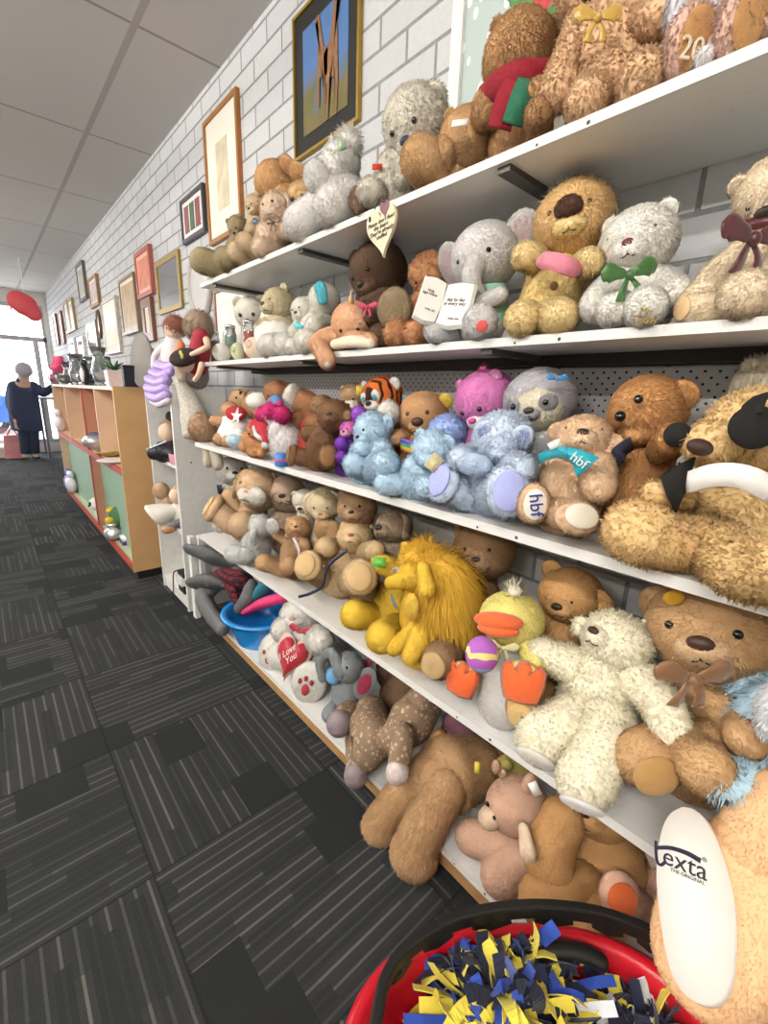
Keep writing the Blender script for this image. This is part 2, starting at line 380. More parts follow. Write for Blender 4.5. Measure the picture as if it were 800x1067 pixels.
    def ears(s, kind='round', col=None, inner=None, r=.34, x=.74, y=.68, z=-.05, only=(-1, 1), pos=None, **k):
        for i, sg in enumerate(only):
            if kind == 'round':
                c = s.hp(sg*x, y, z); U = nrm(s.HS*sg*x+s.HU*y); F = s.HF
                fr = frame(F, U); rr = np.array([r, r, r*.42])*s.hr
                if pos: c = s.pt(*pos[i][:2], d=s.h[0]-s.xf+(pos[i][3] if len(pos[i]) > 3 else 0), clamp=False); rr = np.array([1, 1, .42])*s.R(pos[i][2], c)
                e = s.add('ear', ell(c, rr, fr), col, parent=None, **k)
                if inner: s.add('inner_ear', ell(c+F*rr[2]*.55, rr*np.array([.66, .66, .62]), fr), inner, parent=e, fur='short' if k.get('fur', '*') else None)
            elif kind == 'flop':
                a = s.hp(sg*.62, .72, -.05); b = s.hp(sg*1.12, .25, -.05); c = s.hp(sg*1.15, -.45, .12)
                s.add('ear', chain([a, b, c], np.array([.2, .3, .26])*s.hr*(r/.34), 12, flat=(s.HS, .4)), col, **k)
            elif kind == 'long':
                a = s.hp(sg*.4, .75, -.1); b = s.hp(sg*.6, 1.3, -.2); c = s.hp(sg*.7, 1.75, -.15)
                s.add('ear', chain([a, b, c], np.array([.18, .26, .14])*s.hr*(r/.34), 12, flat=(s.HF, .4)), col, **k)
            elif kind == 'fan':
                c = s.hp(sg*1.25, .15, -.2); fr = frame(nrm(s.HF+s.HS*sg*.25), s.HU); rr = np.array([r*1.0, r*1.15, r*.2])*s.hr
                e = s.add('ear', ell(c, rr, fr), col, **k)
                if inner: s.add('inner_ear', ell(c+fr[2]*rr[2]*.6, rr*np.array([.75, .75, .5]), fr), inner, parent=e, fur='short')
    def limb(s, name, end, start=None, r0=None, mid=None, pad=None, sole=None, toe=None, col=None, padfur=None, grow=1.0, flat=None, **k):
        """end=(px,py,r[,d]); start world point or pixel tuple"""
        d = end[3] if len(end) > 3 else s.d-.06
        p0 = s.pt(end[0], end[1], d, clamp=False); r = s.R(end[2], p0); e = s.pt(end[0], end[1], d, r)
        if start is None:
            sg = 1 if (e-s.c)@s.S > 0 else -1
            if name == 'leg': st = s.lo+s.S*sg*s.r*.5+s.F*s.r*.25+V3(0, 0, -s.r*.25)
            else: st = s.neck*.8+s.lo*.2+s.S*sg*s.r*.55
        else: st = s.pt(*start) if isinstance(start, tuple) else start
        if name == 'leg' and s.zs is not None and st[2] < s.zs+r*.8 and (s.xf is None or st[0] > s.xf): st = V3(st[0], st[1], s.zs+r*.8)
        pts = [st]; rad = [r0*mpp(st) if r0 else r*.95]
        if mid:
            m_ = s.pt(mid[0], mid[1], mid[3] if len(mid) > 3 else None, s.R(mid[2], st)*.9); pts.append(m_); rad.append(s.R(mid[2], m_))
        pts.append(e); rad.append(r*grow)
        ld = nrm(pts[-1]-pts[-2])
        if sole: pts[-1] = e-ld*r*.75; rad[-1] = r*.92
        M = chain(pts, rad, 14, flat=flat)
        nd = nrm(ld+s.F*.35) if toe is None else nrm(toe)
        if sole:
            fr = frame(nd, (0, 0, 1)) if not isinstance(sole[-1], np.ndarray) else frame(nd, sole[-1])
            M = join(M, ell(e, np.array([sole[0], sole[1], .55])*r, fr))
        i = s.add(name, M, col, comb=ld*.5+V3(0, 0, -.4), **k)
        if pad:
            a, b = (sole[0], sole[1]) if sole else (1, 1)
            th = .55 if sole else 1.0
            fr = frame(nd, (0, 0, 1)) if not (sole and isinstance(sole[-1], np.ndarray)) else frame(nd, sole[-1])
            pc = e+nd*r*(th*.86)
            if name == 'arm': nm = 'paw_pad'
            else: nm = 'foot_pad'
            pi = s.add(nm, ell(pc, np.array([a*.74, b*.78, .2])*r, fr), pad, fur=padfur, parent=i, m=mat('felt_pad', pad, .85, sheen=.2, noise=.05, nscale=60) if not padfur else None)
            s.pads = getattr(s, 'pads', []); s.pads.append((pi, pc+nd*r*.215, fr, r))
        return i
    def band(s, c, axis, rad, th, h, name='ribbon', squash=.85, parent=None):
        fr = frame(axis); pts = []
        pts = [c+fr[0]*rad*math.cos(a)+fr[1]*rad*squash*math.sin(a) for a in np.linspace(0, 2*math.pi, 25)]
        return s.add(name, ribbon(pts, th, .0025, axis), h, None, parent, m=mat('satin_ribbon', h, .4, sheen=.3))
    def bow(s, px, py, size, h, d=None, tails=1.0, F=None, name='bow', up=None, rough=.35, parent=None):
        c = s.pt(px, py, d, clamp=False); r = s.R(size, c); F = s.F if F is None else F; fr = frame(F, (0, 0, 1) if up is None else up); S, U, F = fr
        ms = []
        for sg in (-1, 1):
            ms.append(chain([c+S*sg*r*.05, c+S*sg*r*.4+U*r*.12+F*r*.1, c+S*sg*r*.85+U*r*.22+F*r*.04, c+S*sg*r*1.12+U*r*.16], [r*.08, r*.24, r*.4, r*.26], 14, flat=(F, .3), k=.1, capE=.35))
            if tails:
                pts = bez([c, c+S*sg*r*.3-U*r*.5*tails+F*r*.12, c+S*sg*r*.42-U*r*1.0*tails+F*r*.02], 5)
                ms.append(ribbon(pts, np.linspace(r*.14, r*.42, len(pts)), r*.03, S+U*.2*sg))
        ms.append(ell(c+F*r*.1, (r*.2, r*.22, r*.2), fr))
        return s.add(name, join(*ms), h, None, parent, m=mat('satin_ribbon', h, rough, sheen=.3, bump=.1))
    def scarf(s, col, w=.3, name='scarf', m=None, parent=None):
        ax = nrm(s.h-s.lo); c = s.neck+ax*s.r*.12
        pts = [c+(s.S*math.cos(a)+s.F*.9*math.sin(a))*s.r*.74 for a in np.linspace(0, 2*math.pi, 25)]
        return s.add(name, ribbon(pts, s.r*w, .006, ax), col, None, parent, m=m or mat('knit_fabric', col, .9, bump=.4, nscale=120))
    def done(s):
        Vall = np.vstack([p['M'][0] for p in s.parts if 'M' in p]); lo = Vall.min(0); hi = Vall.max(0)
        root = empty(s.name, (float((lo[0]+hi[0])/2), float((lo[1]+hi[1])/2), float(lo[2]))); tag(root, s.label, s.cat, s.group)
        obs = []
        for p in s.parts:
            par = root if p['parent'] is None else obs[p['parent']]
            if 'text' in p:
                a, k = p['text']; obs.append(lettering(par, *a, **k)); continue
            fur = p['fur']; m = p['m'] or fur_mat(p['col'], p['spots'], stripes=p['stripes'])
            o = build(p['name'], p['M'], m, par, p['smooth'], fur if p['m'] is None else (fur if p.get('force') else None), p['comb'], cap=p['cap'])
            if p['label']: o['label'] = p['label']
            obs.append(o)
        s.root = root

def bear(name, label, shelf, body, head, col, nose=None, d=.13, hd=None, muz=None, legs=(), arms=(), pad=None, fur='plush', yaw=22, ears='round', inner=None, eark=None,
         sn=None, up=(0, -1), seat=True, cat='soft toy', group='*', headk=None, neck=None, belly=None, armpad=None, sole=None, earcol=None, zs=None):
    t = Toy(name, label, shelf, col, fur, d, yaw, cat, group, zs)
    if neck is None and head is not None: neck = (body[0]*.42+head[0]*.58, body[1]*.42+head[1]*.58)
    t.sit(*body, top=neck, seat=seat)
    if head is not None:
        t.head(*head, d=(hd if hd is not None else d), nose=nose, up=up, **(headk or {}))
        t.snout(muz, **(sn or {}))
        if ears: t.ears(ears, earcol, inner=inner, **(eark or {}))
    for l in legs: t.limb('leg', l[:4] if len(l) <= 4 else l[:4], mid=l[4] if len(l) > 4 else None, pad=pad, sole=sole)
    for a in arms: t.limb('arm', a[:4], mid=a[4] if len(a) > 4 else None, pad=armpad)
    return t
# ------------------------------------------------------------------ node helper
class G:
    def __init__(s, name, rough=.7, spec=.3):
        s.m = bpy.data.materials.new(name); s.m.use_nodes = True; s.nt = s.m.node_tree; s.b = s.nt.nodes['Principled BSDF']
        s.b.inputs['Roughness'].default_value = rough; s.b.inputs['Specular IOR Level'].default_value = spec
        tc = s.nt.nodes.new('ShaderNodeTexCoord'); s.co = tc.outputs['Object']
        sp = s.nt.nodes.new('ShaderNodeSeparateXYZ'); s.nt.links.new(s.co, sp.inputs[0]); s.x, s.y, s.z = sp.outputs
    def put(s, sock, v):
        if hasattr(v, 'is_output'): s.nt.links.new(v, sock)
        else: sock.default_value = v
    def M(s, op, a, b=0, c=0):
        n = s.nt.nodes.new('ShaderNodeMath'); n.operation = op
        for i, v in enumerate((a, b, c)): s.put(n.inputs[i], v)
        return n.outputs[0]
    def vec(s, x, y, z=0):
        n = s.nt.nodes.new('ShaderNodeCombineXYZ')
        for i, v in enumerate((x, y, z)): s.put(n.inputs[i], v)
        return n.outputs[0]
    def wn(s, v):
        n = s.nt.nodes.new('ShaderNodeTexWhiteNoise'); n.noise_dimensions = '3D'; s.put(n.inputs['Vector'], v); return n.outputs['Value']
    def noise(s, sc, det=4, v=None):
        n = s.nt.nodes.new('ShaderNodeTexNoise'); n.inputs['Scale'].default_value = sc; n.inputs['Detail'].default_value = det
        s.nt.links.new(v or s.co, n.inputs['Vector']); return n.outputs[0]
    def mix(s, f, a, b):
        n = s.nt.nodes.new('ShaderNodeMix'); n.data_type = 'RGBA'
        s.put(n.inputs['Factor'], f); s.put(n.inputs['A'], hexc(a) if isinstance(a, str) else a); s.put(n.inputs['B'], hexc(b) if isinstance(b, str) else b)
        return n.outputs['Result']
    def map(s, v, a, b, c, d):
        n = s.nt.nodes.new('ShaderNodeMapRange')
        for i, q in enumerate((v, a, b, c, d)): s.put(n.inputs[i], q)
        return n.outputs[0]
    def bump(s, h, st, dist):
        n = s.nt.nodes.new('ShaderNodeBump'); n.inputs['Strength'].default_value = st; n.inputs['Distance'].default_value = dist
        s.nt.links.new(h, n.inputs['Height']); s.nt.links.new(n.outputs[0], s.b.inputs['Normal'])
    def col(s, c): s.put(s.b.inputs['Base Color'], c); return s.m
CEIL = 2.56
# carpet tiles
g = G('carpet_tiles', .95, .15)
tx = g.M('DIVIDE', g.M('SUBTRACT', g.x, .15), .5); ty = g.M('DIVIDE', g.M('SUBTRACT', g.y, .955), .5)
cx, cy = g.M('FLOOR', tx), g.M('FLOOR', ty); fx, fy = g.M('FRACT', tx), g.M('FRACT', ty)
par = g.M('FLOORED_MODULO', g.M('ADD', cx, cy), 2)
inv = g.M('SUBTRACT', 1, par)
u = g.M('ADD', g.M('MULTIPLY', fx, inv), g.M('MULTIPLY', fy, par)); v = g.M('ADD', g.M('MULTIPLY', fy, inv), g.M('MULTIPLY', fx, par))
su = g.M('MULTIPLY', u, 17.0); si = g.M('FLOOR', su); sf = g.M('FRACT', su)
cell = g.M('ADD', g.M('MULTIPLY', cx, 17.3), g.M('MULTIPLY', cy, 5.7))
bu = g.M('FLOOR', g.M('MULTIPLY', u, 4)); bv = g.M('FLOOR', g.M('ADD', g.M('MULTIPLY', v, 3), g.wn(g.vec(bu, cell, 9))))
blk = g.wn(g.vec(bu, bv, cell))
seg = g.M('FLOOR', g.M('ADD', g.M('MULTIPLY', v, 2.2), g.wn(g.vec(si, cell, 3))))
lr = g.wn(g.vec(si, seg, cell)); tl = g.wn(g.vec(cell, 1, 2))
line = g.M('MULTIPLY', g.M('LESS_THAN', g.M('ABSOLUTE', g.M('SUBTRACT', sf, .5)), .1), g.M('MULTIPLY', g.M('GREATER_THAN', blk, .22), g.map(lr, .1, 1, .05, .9)))
line = g.M('MULTIPLY', line, g.map(tl, 0, 1, .3, .95))
edge = g.M('LESS_THAN', g.M('MINIMUM', g.M('MINIMUM', fx, fy), g.M('MINIMUM', g.M('SUBTRACT', 1, fx), g.M('SUBTRACT', 1, fy))), .006)
base = g.mix(g.M('GREATER_THAN', blk, .22), '#353738', g.mix(lr, '#3a3c3d', '#454748'))
c = g.mix(line, base, '#84827c'); c = g.mix(g.M('MULTIPLY', edge, .6), c, '#262727')
fz = g.noise(420, 2); n2 = g.nt.nodes.new('ShaderNodeMix'); n2.data_type = 'RGBA'; n2.blend_type = 'MULTIPLY'; n2.inputs['Factor'].default_value = .8
g.put(n2.inputs['A'], c); g.put(n2.inputs['B'], g.mix(fz, '#6a6a6a', '#ffffff')); g.bump(fz, .5, .003)
M_floor = g.col(n2.outputs['Result'])
g = G('painted_brick', .75)
bt = g.nt.nodes.new('ShaderNodeTexBrick'); bt.inputs['Scale'].default_value = 1; bt.inputs['Brick Width'].default_value = .23; bt.inputs['Row Height'].default_value = .0808
bt.inputs['Mortar Size'].default_value = .0055; bt.inputs['Mortar Smooth'].default_value = .35; bt.inputs['Bias'].default_value = 0
bt.inputs['Color1'].default_value = hexc('#d0d1d2'); bt.inputs['Color2'].default_value = hexc('#c6c7c9'); bt.inputs['Mortar'].default_value = hexc('#8d8d8f')
vv = g.vec(g.M('ADD', g.y, .02), g.M('SUBTRACT', g.z, .0316)); g.nt.links.new(vv, bt.inputs['Vector'])
nz = g.noise(55, 6); nb = g.noise(9, 3); bc = g.mix(g.map(nz, .45, .75, 0, .35), bt.outputs['Color'], '#bcbec0')
g.bump(g.M('ADD', g.M('MULTIPLY', g.M('SUBTRACT', 1, bt.outputs['Fac']), 1.0), g.M('MULTIPLY', nz, .6)), .6, .006); M_brick = g.col(bc)
g = G('ceiling_tiles', .85)
lx = g.M('ABSOLUTE', g.M('SUBTRACT', g.M('FRACT', g.M('DIVIDE', g.M('SUBTRACT', g.x, .69-.55), 1.1)), .5))
ly = g.M('ABSOLUTE', g.M('SUBTRACT', g.M('FRACT', g.M('DIVIDE', g.M('SUBTRACT', g.y, 2.38-.545), 1.09)), .5))
f1 = g.M('LESS_THAN', lx, .0125); f2 = g.M('LESS_THAN', ly, .007)
cc = g.mix(g.map(g.noise(3, 2), 0, 1, 0, .5), '#d3cfcb', '#c9c4c0'); cc = g.mix(f2, cc, '#a29b96'); cc = g.mix(f1, cc, '#b4aeaa')
g.bump(g.M('SUBTRACT', 1, g.M('MAXIMUM', f1, f2)), .4, .004); M_ceil = g.col(cc)
g = G('white_pegboard', .6)
def dots(oy, oz):
    a = g.M('SUBTRACT', g.M('FRACT', g.M('ADD', g.M('DIVIDE', g.y, .0232), oy)), .5); b = g.M('SUBTRACT', g.M('FRACT', g.M('ADD', g.M('DIVIDE', g.z, .0232), oz)), .5)
    return g.M('LESS_THAN', g.M('ADD', g.M('MULTIPLY', a, a), g.M('MULTIPLY', b, b)), .0125)
M_peg = g.col(g.mix(g.M('MAXIMUM', dots(0, 0), dots(.5, .5)), '#d6d6d8', '#2a2725'))
g = G('white_laminate', .35, .45); M_lam = g.col(g.mix(g.map(g.noise(60, 5), .62, .72, 0, .35), '#f0efeb', '#dcd9d2'))
g = G('chipped_edge', .5, .4); vo = g.nt.nodes.new('ShaderNodeTexVoronoi'); vo.inputs['Scale'].default_value = 21; g.nt.links.new(g.co, vo.inputs['Vector'])
M_edge = g.col(g.mix(g.M('LESS_THAN', vo.outputs['Distance'], .07), '#e6e5e1', '#3b352e'))
M_metal = mat('dark_steel', '#55544f', .45, .3)
WHITE = mat('white_paint', '#ecebe7', .5)

# ------------------------------------------------------------------ room
Y0, Y1 = -2.2, 9.6; XL = -3.6
struct(build('floor', box((XL, Y0, -.1), (WALL+.1, Y1+.1, 0)), M_floor, smooth=False, loc=(0, 0, 0)))
struct(build('ceiling', box((XL, Y0, CEIL), (WALL+.1, Y1+.1, CEIL+.1)), M_ceil, smooth=False, loc=(0, 0, 0)))
struct(build('wall_right', box((WALL, Y0, 0), (WALL+.1, Y1, CEIL)), M_brick, smooth=False, loc=(0, 0, 0)))
struct(build('wall_left', box((XL-.1, Y0, 0), (XL, Y1, CEIL)), mat('grey_wall_paint', '#b0ada5', .8), smooth=False))
struct(build('wall_back', box((XL, Y0-.1, 0), (WALL, Y0, CEIL)), mat('wall_paint', '#e4e1db', .8), smooth=False))
# shop window
M_fr = mat('aluminium_frame', '#b9b6b8', .4, .5); M_pale = mat('bulkhead_paint', '#e6e2dc', .7)
struct(build('wall_front', join(box((XL, Y1, 2.36), (WALL, Y1+.1, CEIL)), box((XL, Y1, 0), (WALL, Y1+.1, .16)), box((WALL-.06, Y1, .16), (WALL, Y1+.1, 2.36)), box((XL, Y1, .16), (XL+.3, Y1+.1, 2.36))), M_pale, smooth=False))
gm = bpy.data.materials.new('window_glass'); gm.use_nodes = True; nt = gm.node_tree; nt.nodes.remove(nt.nodes['Principled BSDF'])
tr = nt.nodes.new('ShaderNodeBsdfTransparent'); gl = nt.nodes.new('ShaderNodeBsdfGlossy'); gl.inputs['Roughness'].default_value = .02
mx = nt.nodes.new('ShaderNodeMixShader'); mx.inputs[0].default_value = .06
nt.links.new(tr.outputs[0], mx.inputs[1]); nt.links.new(gl.outputs[0], mx.inputs[2]); nt.links.new(mx.outputs[0], nt.nodes['Material Output'].inputs[0])
win = struct(build('window_1', join(box((XL+.3, Y1+.02, 2.3), (WALL-.06, Y1+.08, 2.36)), box((XL+.3, Y1+.02, 1.8), (WALL-.06, Y1+.08, 1.87)), box((XL+.3, Y1+.02, .16), (WALL-.06, Y1+.08, .22)),
    box((.79, Y1+.02, .22), (.86, Y1+.08, 1.8)), box((-1.3, Y1+.02, .22), (-1.23, Y1+.08, 1.8)), box((WALL-.1, Y1+.02, .22), (WALL-.06, Y1+.08, 2.3))), M_fr, smooth=False))
build('window_glass', box((XL+.3, Y1+.045, .22), (WALL-.1, Y1+.052, 2.3)), gm, win, smooth=False)
# street outside
struct(build('street_pavement', box((-14, Y1+.1, -.15), (14, 40, -.05)), mat('concrete', '#b8b6b2', .9), smooth=False))

# ------------------------------------------------------------------ shelves
YE, YB = 2.08, -.62
GS = 'white wall shelves holding the soft toys'
shl = {1: 'topmost white wall shelf, with a heart sign hanging from its edge', 2: 'white shelf at eye level, second from the top',
       3: 'white shelf in front of the pegboard, third from the top', 4: 'deep white shelf below the pegboard, second from the floor',
       5: 'lowest white shelf with brown timber front edge, just above carpet'}
SHO = {}
for k, (xf, zt) in SH.items():
    th = .016 if k < 3 else .019
    r = empty('wall_shelf', (xf, (YE+YB)/2, zt-th)); tag(r, shl[k], 'shelf', GS); SHO[k] = r
    xb = WALL-.002
    ye = YE if k < 5 else YE-.06
    build('board', box((xf+.003, YB, zt-th), (xb, ye, zt)), M_lam, r, smooth=False)
    build('edge_strip', box((xf, YB, zt-th), (xf+.003, ye, zt)), M_edge, r, smooth=False)
    if k < 3:
        for y in (.577, 1.29, 1.958, -.13): build('bracket', box((xf+.012, y-.014, zt-th-.011), (xb, y+.014, zt-th)), M_metal, r, smooth=False)
    if k == 2: build('rail', box((.965, YB, zt-th-.022), (xb, YE-.05, zt-th)), mat('dark_rail', '#2b231d', .6), r, smooth=False)
    if k == 5:
        build('timber_strip', box((xf-.001, YB, zt-th-.032), (xf+.02, ye, zt-th)), mat('raw_timber', '#a98256', .7, noise=.15, nscale=25), r, smooth=False)
        build('plinth', box((xf+.05, YB, 0), (xb, ye, zt-th)), mat('dark_plinth', '#3a332c', .8), r, smooth=False)
    if k in (3, 4):
        for y in (-.13, .577, 1.29, 1.958): build('bracket', box((xf+.2, y-.012, zt-th-.04), (xb, y+.012, zt-th)), WHITE, r, smooth=False)
pb = build('pegboard_panel', box((WALL-.02, YB, SH[3][1]+.001), (WALL-.003, YE-.06, SH[2][1]-.042)), M_peg, smooth=False, loc=(0, 0, 0)); tag(pb, 'white perforated pegboard on the wall behind the middle shelf', 'pegboard')
for i, (px, lab) in enumerate(((195, 'narrow white post on the carpet beside the white bookcase'), (202, 'narrow white post on the carpet nearest the lowest shelf'))):
    b = P(px, 636, z=0); x0 = .67+i*.035
    o = build('upright_post', box((x0, 2.16-.02*i, .001), (x0+.026, 2.2-.02*i, .44)), WHITE, smooth=False, bevel=.002); tag(o, lab, 'post', 'white upright posts')

# heart sign hanging from the top shelf
hs = P(398, 236, x=SH[1][0]-.008); hF = V3(-1, -.08, 0); hfr = frame(hF); q = mpp(hs)
hr_ = empty('heart_sign', hs); tag(hr_, 'cream heart-shaped sign with handwriting, hanging from top shelf edge', 'sign')
wz = .047; out = []
for a in np.linspace(0, 2*math.pi, 40, endpoint=False):
    out.append((wz*1.0*math.sin(a)**3, wz*1.28*(13*math.cos(a)-5*math.cos(2*a)-2*math.cos(3*a)-math.cos(4*a))/16-.004))
def roll(fr, deg):
    a = math.radians(deg); S, U, F = fr; return S*math.cos(a)+U*math.sin(a), U*math.cos(a)-S*math.sin(a), F
hfr = roll(hfr, 8)
build('heart_panel', prism(hs-hfr[2]*.004, out, .008, hfr), mat('cream_timber', '#e6dcbd', .7, noise=.08), hr_, smooth=False)
lettering(hr_, "Please don't feed\nthe bears\nThey're already\nstuffed", hs+hfr[2]*.0048-hfr[1]*.006, hfr, .0125, '#4a3b2b', shear=.3)
mh = [(-.0, .0) for _ in ()]
build('motif', prism(hs+hfr[2]*.0042+hfr[0]*.016+hfr[1]*.034, [(x*.32, y*.32) for x, y in out], .0012, hfr), mat('mauve_fabric', '#8d6a70', .9), hr_, smooth=False)
build('string', chain([hs+hfr[1]*.045-hfr[0]*.02, hs+hfr[1]*.062, hs+hfr[1]*.05+hfr[0]*.016], [.0016]*3, 6, k=0), mat('twine', '#4c443c', .9), hr_)
build('button', ell(hs+hfr[2]*.0045-hfr[0]*.034+hfr[1]*.026, (.004, .0065, .003), hfr), mat('dark_button', '#3c3532', .4), hr_)

# ------------------------------------------------------------------ pictures on the wall
def picture(name, label, y0, y1, z0, z1, fcol, fw=.02, dep=.018, mat_='#efeae0', mw=.0, art=None, glossy=False, cat='picture', metal=0, lean=0):
    """y0 nearer the camera; frame, mat board and print are parts"""
    r = empty(name, (WALL-dep, (y0+y1)/2, z0)); tag(r, label, cat, 'framed pictures on the brick wall')
    x0, x1 = WALL-dep, WALL-.001
    fm = mat('frame_moulding', fcol, .4, metal, noise=.12, nscale=30)
    build('frame', join(box((x0, y0, z0), (x1, y0+fw, z1)), box((x0, y1-fw, z0), (x1, y1, z1)), box((x0, y0+fw, z0), (x1, y1-fw, z0+fw)), box((x0, y0+fw, z1-fw), (x1, y1-fw, z1))), fm, r, smooth=False)
    if mw: build('mat_board', box((x0+.008, y0+fw, z0+fw), (x1, y1-fw, z1-fw)), mat('mat_board', mat_, .8, noise=.02), r, smooth=False)
    w = fw+mw
    m = art if art is not None and not isinstance(art, str) else mat('print', art or '#b8a890', .5, noise=.25, nscale=14)
    if glossy: m = mat('mirror_glass', '#dfe2e6', .04, 1.0, noise=0)
    p = build('mirror' if glossy else 'print', box((x0+.006, y0+w, z0+w), (x1-.002, y1-w, z1-w)), m, r, smooth=False, loc=(x0, (y0+y1)/2, (z0+z1)/2))
    return r
def grad_art(a, b, c, sc=6):
    g = G('painted_print', .5); h = g.M('ADD', g.M('MULTIPLY', g.z, 2.6), g.M('MULTIPLY', g.noise(sc, 5), .9))
    return g.col(g.mix(g.map(h, .25, .55, 0, 1), g.mix(g.noise(18, 4), b, c), a))
pr = picture('framed_print', 'giraffe print in a black and gold frame, above the top shelf', 1.33, 1.72, 1.985, 2.42, '#a88b3e', .01, .016, '#2b2a28', .052, grad_art('#567bb0', '#5b663f', '#86704a'), metal=.5)
gf = mat('giraffe_paint', '#8f6646', .7, noise=.3, nscale=60)
def gir(y, z, s, flip=1):
    fr = (V3(0, -1, 0), V3(0, 0, 1), V3(-1, 0, 0)); xx = WALL-.0125
    pl = [(-.05, .0), (-.058, .1), (-.02, .125), (0, .2), (.012, .255), (.03, .26), (.05, .245), (.045, .237), (.025, .238), (.022, .2), (.026, .12), (.03, .0), (.022, -.1), (.014, -.1), (.012, .01), (-.02, .02), (-.03, -.1), (-.038, -.1), (-.036, .01)]
    return prism(V3(xx, y, z), [(a*s*flip, b*s) for a, b in pl], .001, fr)
build('giraffe_motif', gir(1.54, 2.17, .72, -1), gf, pr, smooth=False); build('giraffe_motif', gir(1.47, 2.14, .95), gf, pr, smooth=False)
picture('framed_print', 'tall narrow picture with a thin timber frame and pale sketch', 2.19, 2.58, 1.87, 2.41, '#a9713c', .02, .02, '#eeebdd', .11, '#d9cdb0')
pt = picture('framed_print', 'dark frame holding three small photographs in a row', 2.62, 2.97, 1.95, 2.17, '#4a4a50', .02, .025, '#e8e6e4', .03, '#e9e7e6')
for i, cc in enumerate(('#8c4a4a', '#4b6d4e', '#8f5a55')): build('photo', box((WALL-.0215, 2.68+i*.085, 1.995), (WALL-.015, 2.745+i*.085, 2.125)), mat('photo_print', cc, .5, noise=.3, nscale=30), pt, smooth=False)
picture('framed_mirror', 'gold-framed mirror between the red print and the oval mirror', 3.08, 3.56, 1.63, 1.955, '#9c8348', .03, .018, glossy=True, cat='mirror', metal=.4)
picture('framed_print', 'white picture with brown frame showing under the end of the top shelf', 2.13, 2.56, 1.3, 1.655, '#8a5a36', .02, .025, '#f1eee8', .05, '#e9e4da')
picture('framed_print', 'red and orange print in a reddish frame', 3.63, 4.01, 1.78, 2.09, '#b0635a', .03, .03, '#efb9a0', .03, '#d3805f')
picture('framed_print', 'large sepia portrait in a brown and white frame', 4.06, 4.54, 1.565, 1.985, '#8b765c', .022, .035, '#e7dfd0', .03, '#b79a74')
picture('framed_print', 'narrow upright picture in a wide brown frame below the red print', 3.7, 3.94, 1.475, 1.77, '#79503a', .06, .03, '#e8dccb', .01, '#d9c7ae')
picture('framed_print', 'big pale picture with a pink bloom behind clear glass', 4.75, 5.34, 1.44, 1.91, '#c9c0b4', .02, .03, '#f0e9e0', .05, grad_art('#efe8e0', '#d9a79a', '#e7cfa6'))
picture('framed_print', 'dark-edged small picture, highest on the brick wall near ceiling', 6.01, 6.42, 2.04, 2.41, '#6b6560', .03, .03, '#d8d6d0', .03, '#b5b3a8')
picture('framed_print', 'small picture with brown frame and pinkish sky', 5.42, 5.84, 1.915, 2.19, '#9b7a5c', .03, .03, '#e9dfd6', .02, '#c6b3b3')
picture('framed_print', 'wide pale picture in a golden frame far along the wall', 7.33, 7.66, 1.8, 2.18, '#b4976a', .03, .03, '#f2ece2', .03, '#e6dccb')
picture('framed_print', 'white picture with a golden frame beside the far wide one', 6.96, 7.28, 1.8, 2.17, '#a98f63', .03, .03, '#f2ece2', .03, '#ded7cc')
picture('framed_print', 'tall thin picture in a brown frame, second from the window', 8.0, 8.26, 1.7, 2.13, '#93684e', .03, .03, '#f2ece2', .03, '#e3d9cf')
picture('framed_print', 'tall thin picture with a dark red frame, nearest the window', 8.55, 8.85, 1.71, 2.15, '#87504c', .03, .03, '#f2ece2', .03, '#e3d9cf')
picture('framed_mirror', 'patterned black and silver mirror standing above the glassware', 5.7, 6.26, 1.47, 1.8, '#6d6a66', .07, .03, glossy=True, cat='mirror')
picture('framed_mirror', 'white-framed mirror low on the wall, further from the patterned one', 6.55, 6.95, 1.48, 1.7, '#e9e6e6', .05, .03, glossy=True, cat='mirror')
picture('framed_mirror', 'white-framed mirror low on the wall, nearer the window', 7.2, 7.7, 1.48, 1.72, '#dedde4', .05, .03, glossy=True, cat='mirror')
def oval(label, y, z, ry, rz, fcol, inner, name='oval_mirror', gloss=False):
    r = empty(name, (WALL-.03, y, z-rz)); tag(r, label, 'mirror')
    fr = (V3(0, -1, 0), V3(0, 0, 1), V3(-1, 0, 0)); c = V3(WALL-.004, y, z)
    prof = [(1.0, 0), (1.0, .012), (.93, .024), (.84, .02), (.8, .01)]
    b = lathe((0, 0, 0), [(a, h) for a, h in prof], 40); V = b[0]; V = c+V[:, :1]*ry*fr[0]+V[:, 1:2]*rz*fr[1]+V[:, 2:]*fr[2]
    build('frame', (V, b[1], b[2]), mat('oval_frame', fcol, .5, noise=.1), r)
    build('mirror', ell(c+fr[2]*.012, (ry*.82, rz*.82, .004), fr, 32, 6, 0), mat('mirror_glass', inner, .06, .9 if gloss else .2, noise=0), r)
oval('large oval mirror with a pale frame above the second shelf end', 2.775, 1.715, .17, .19, '#b9b3ad', '#e2e0de')
oval('small oval mirror with a dark brown frame far along the wall', 5.6, 1.745, .07, .14, '#6d5340', '#dcd6d0')
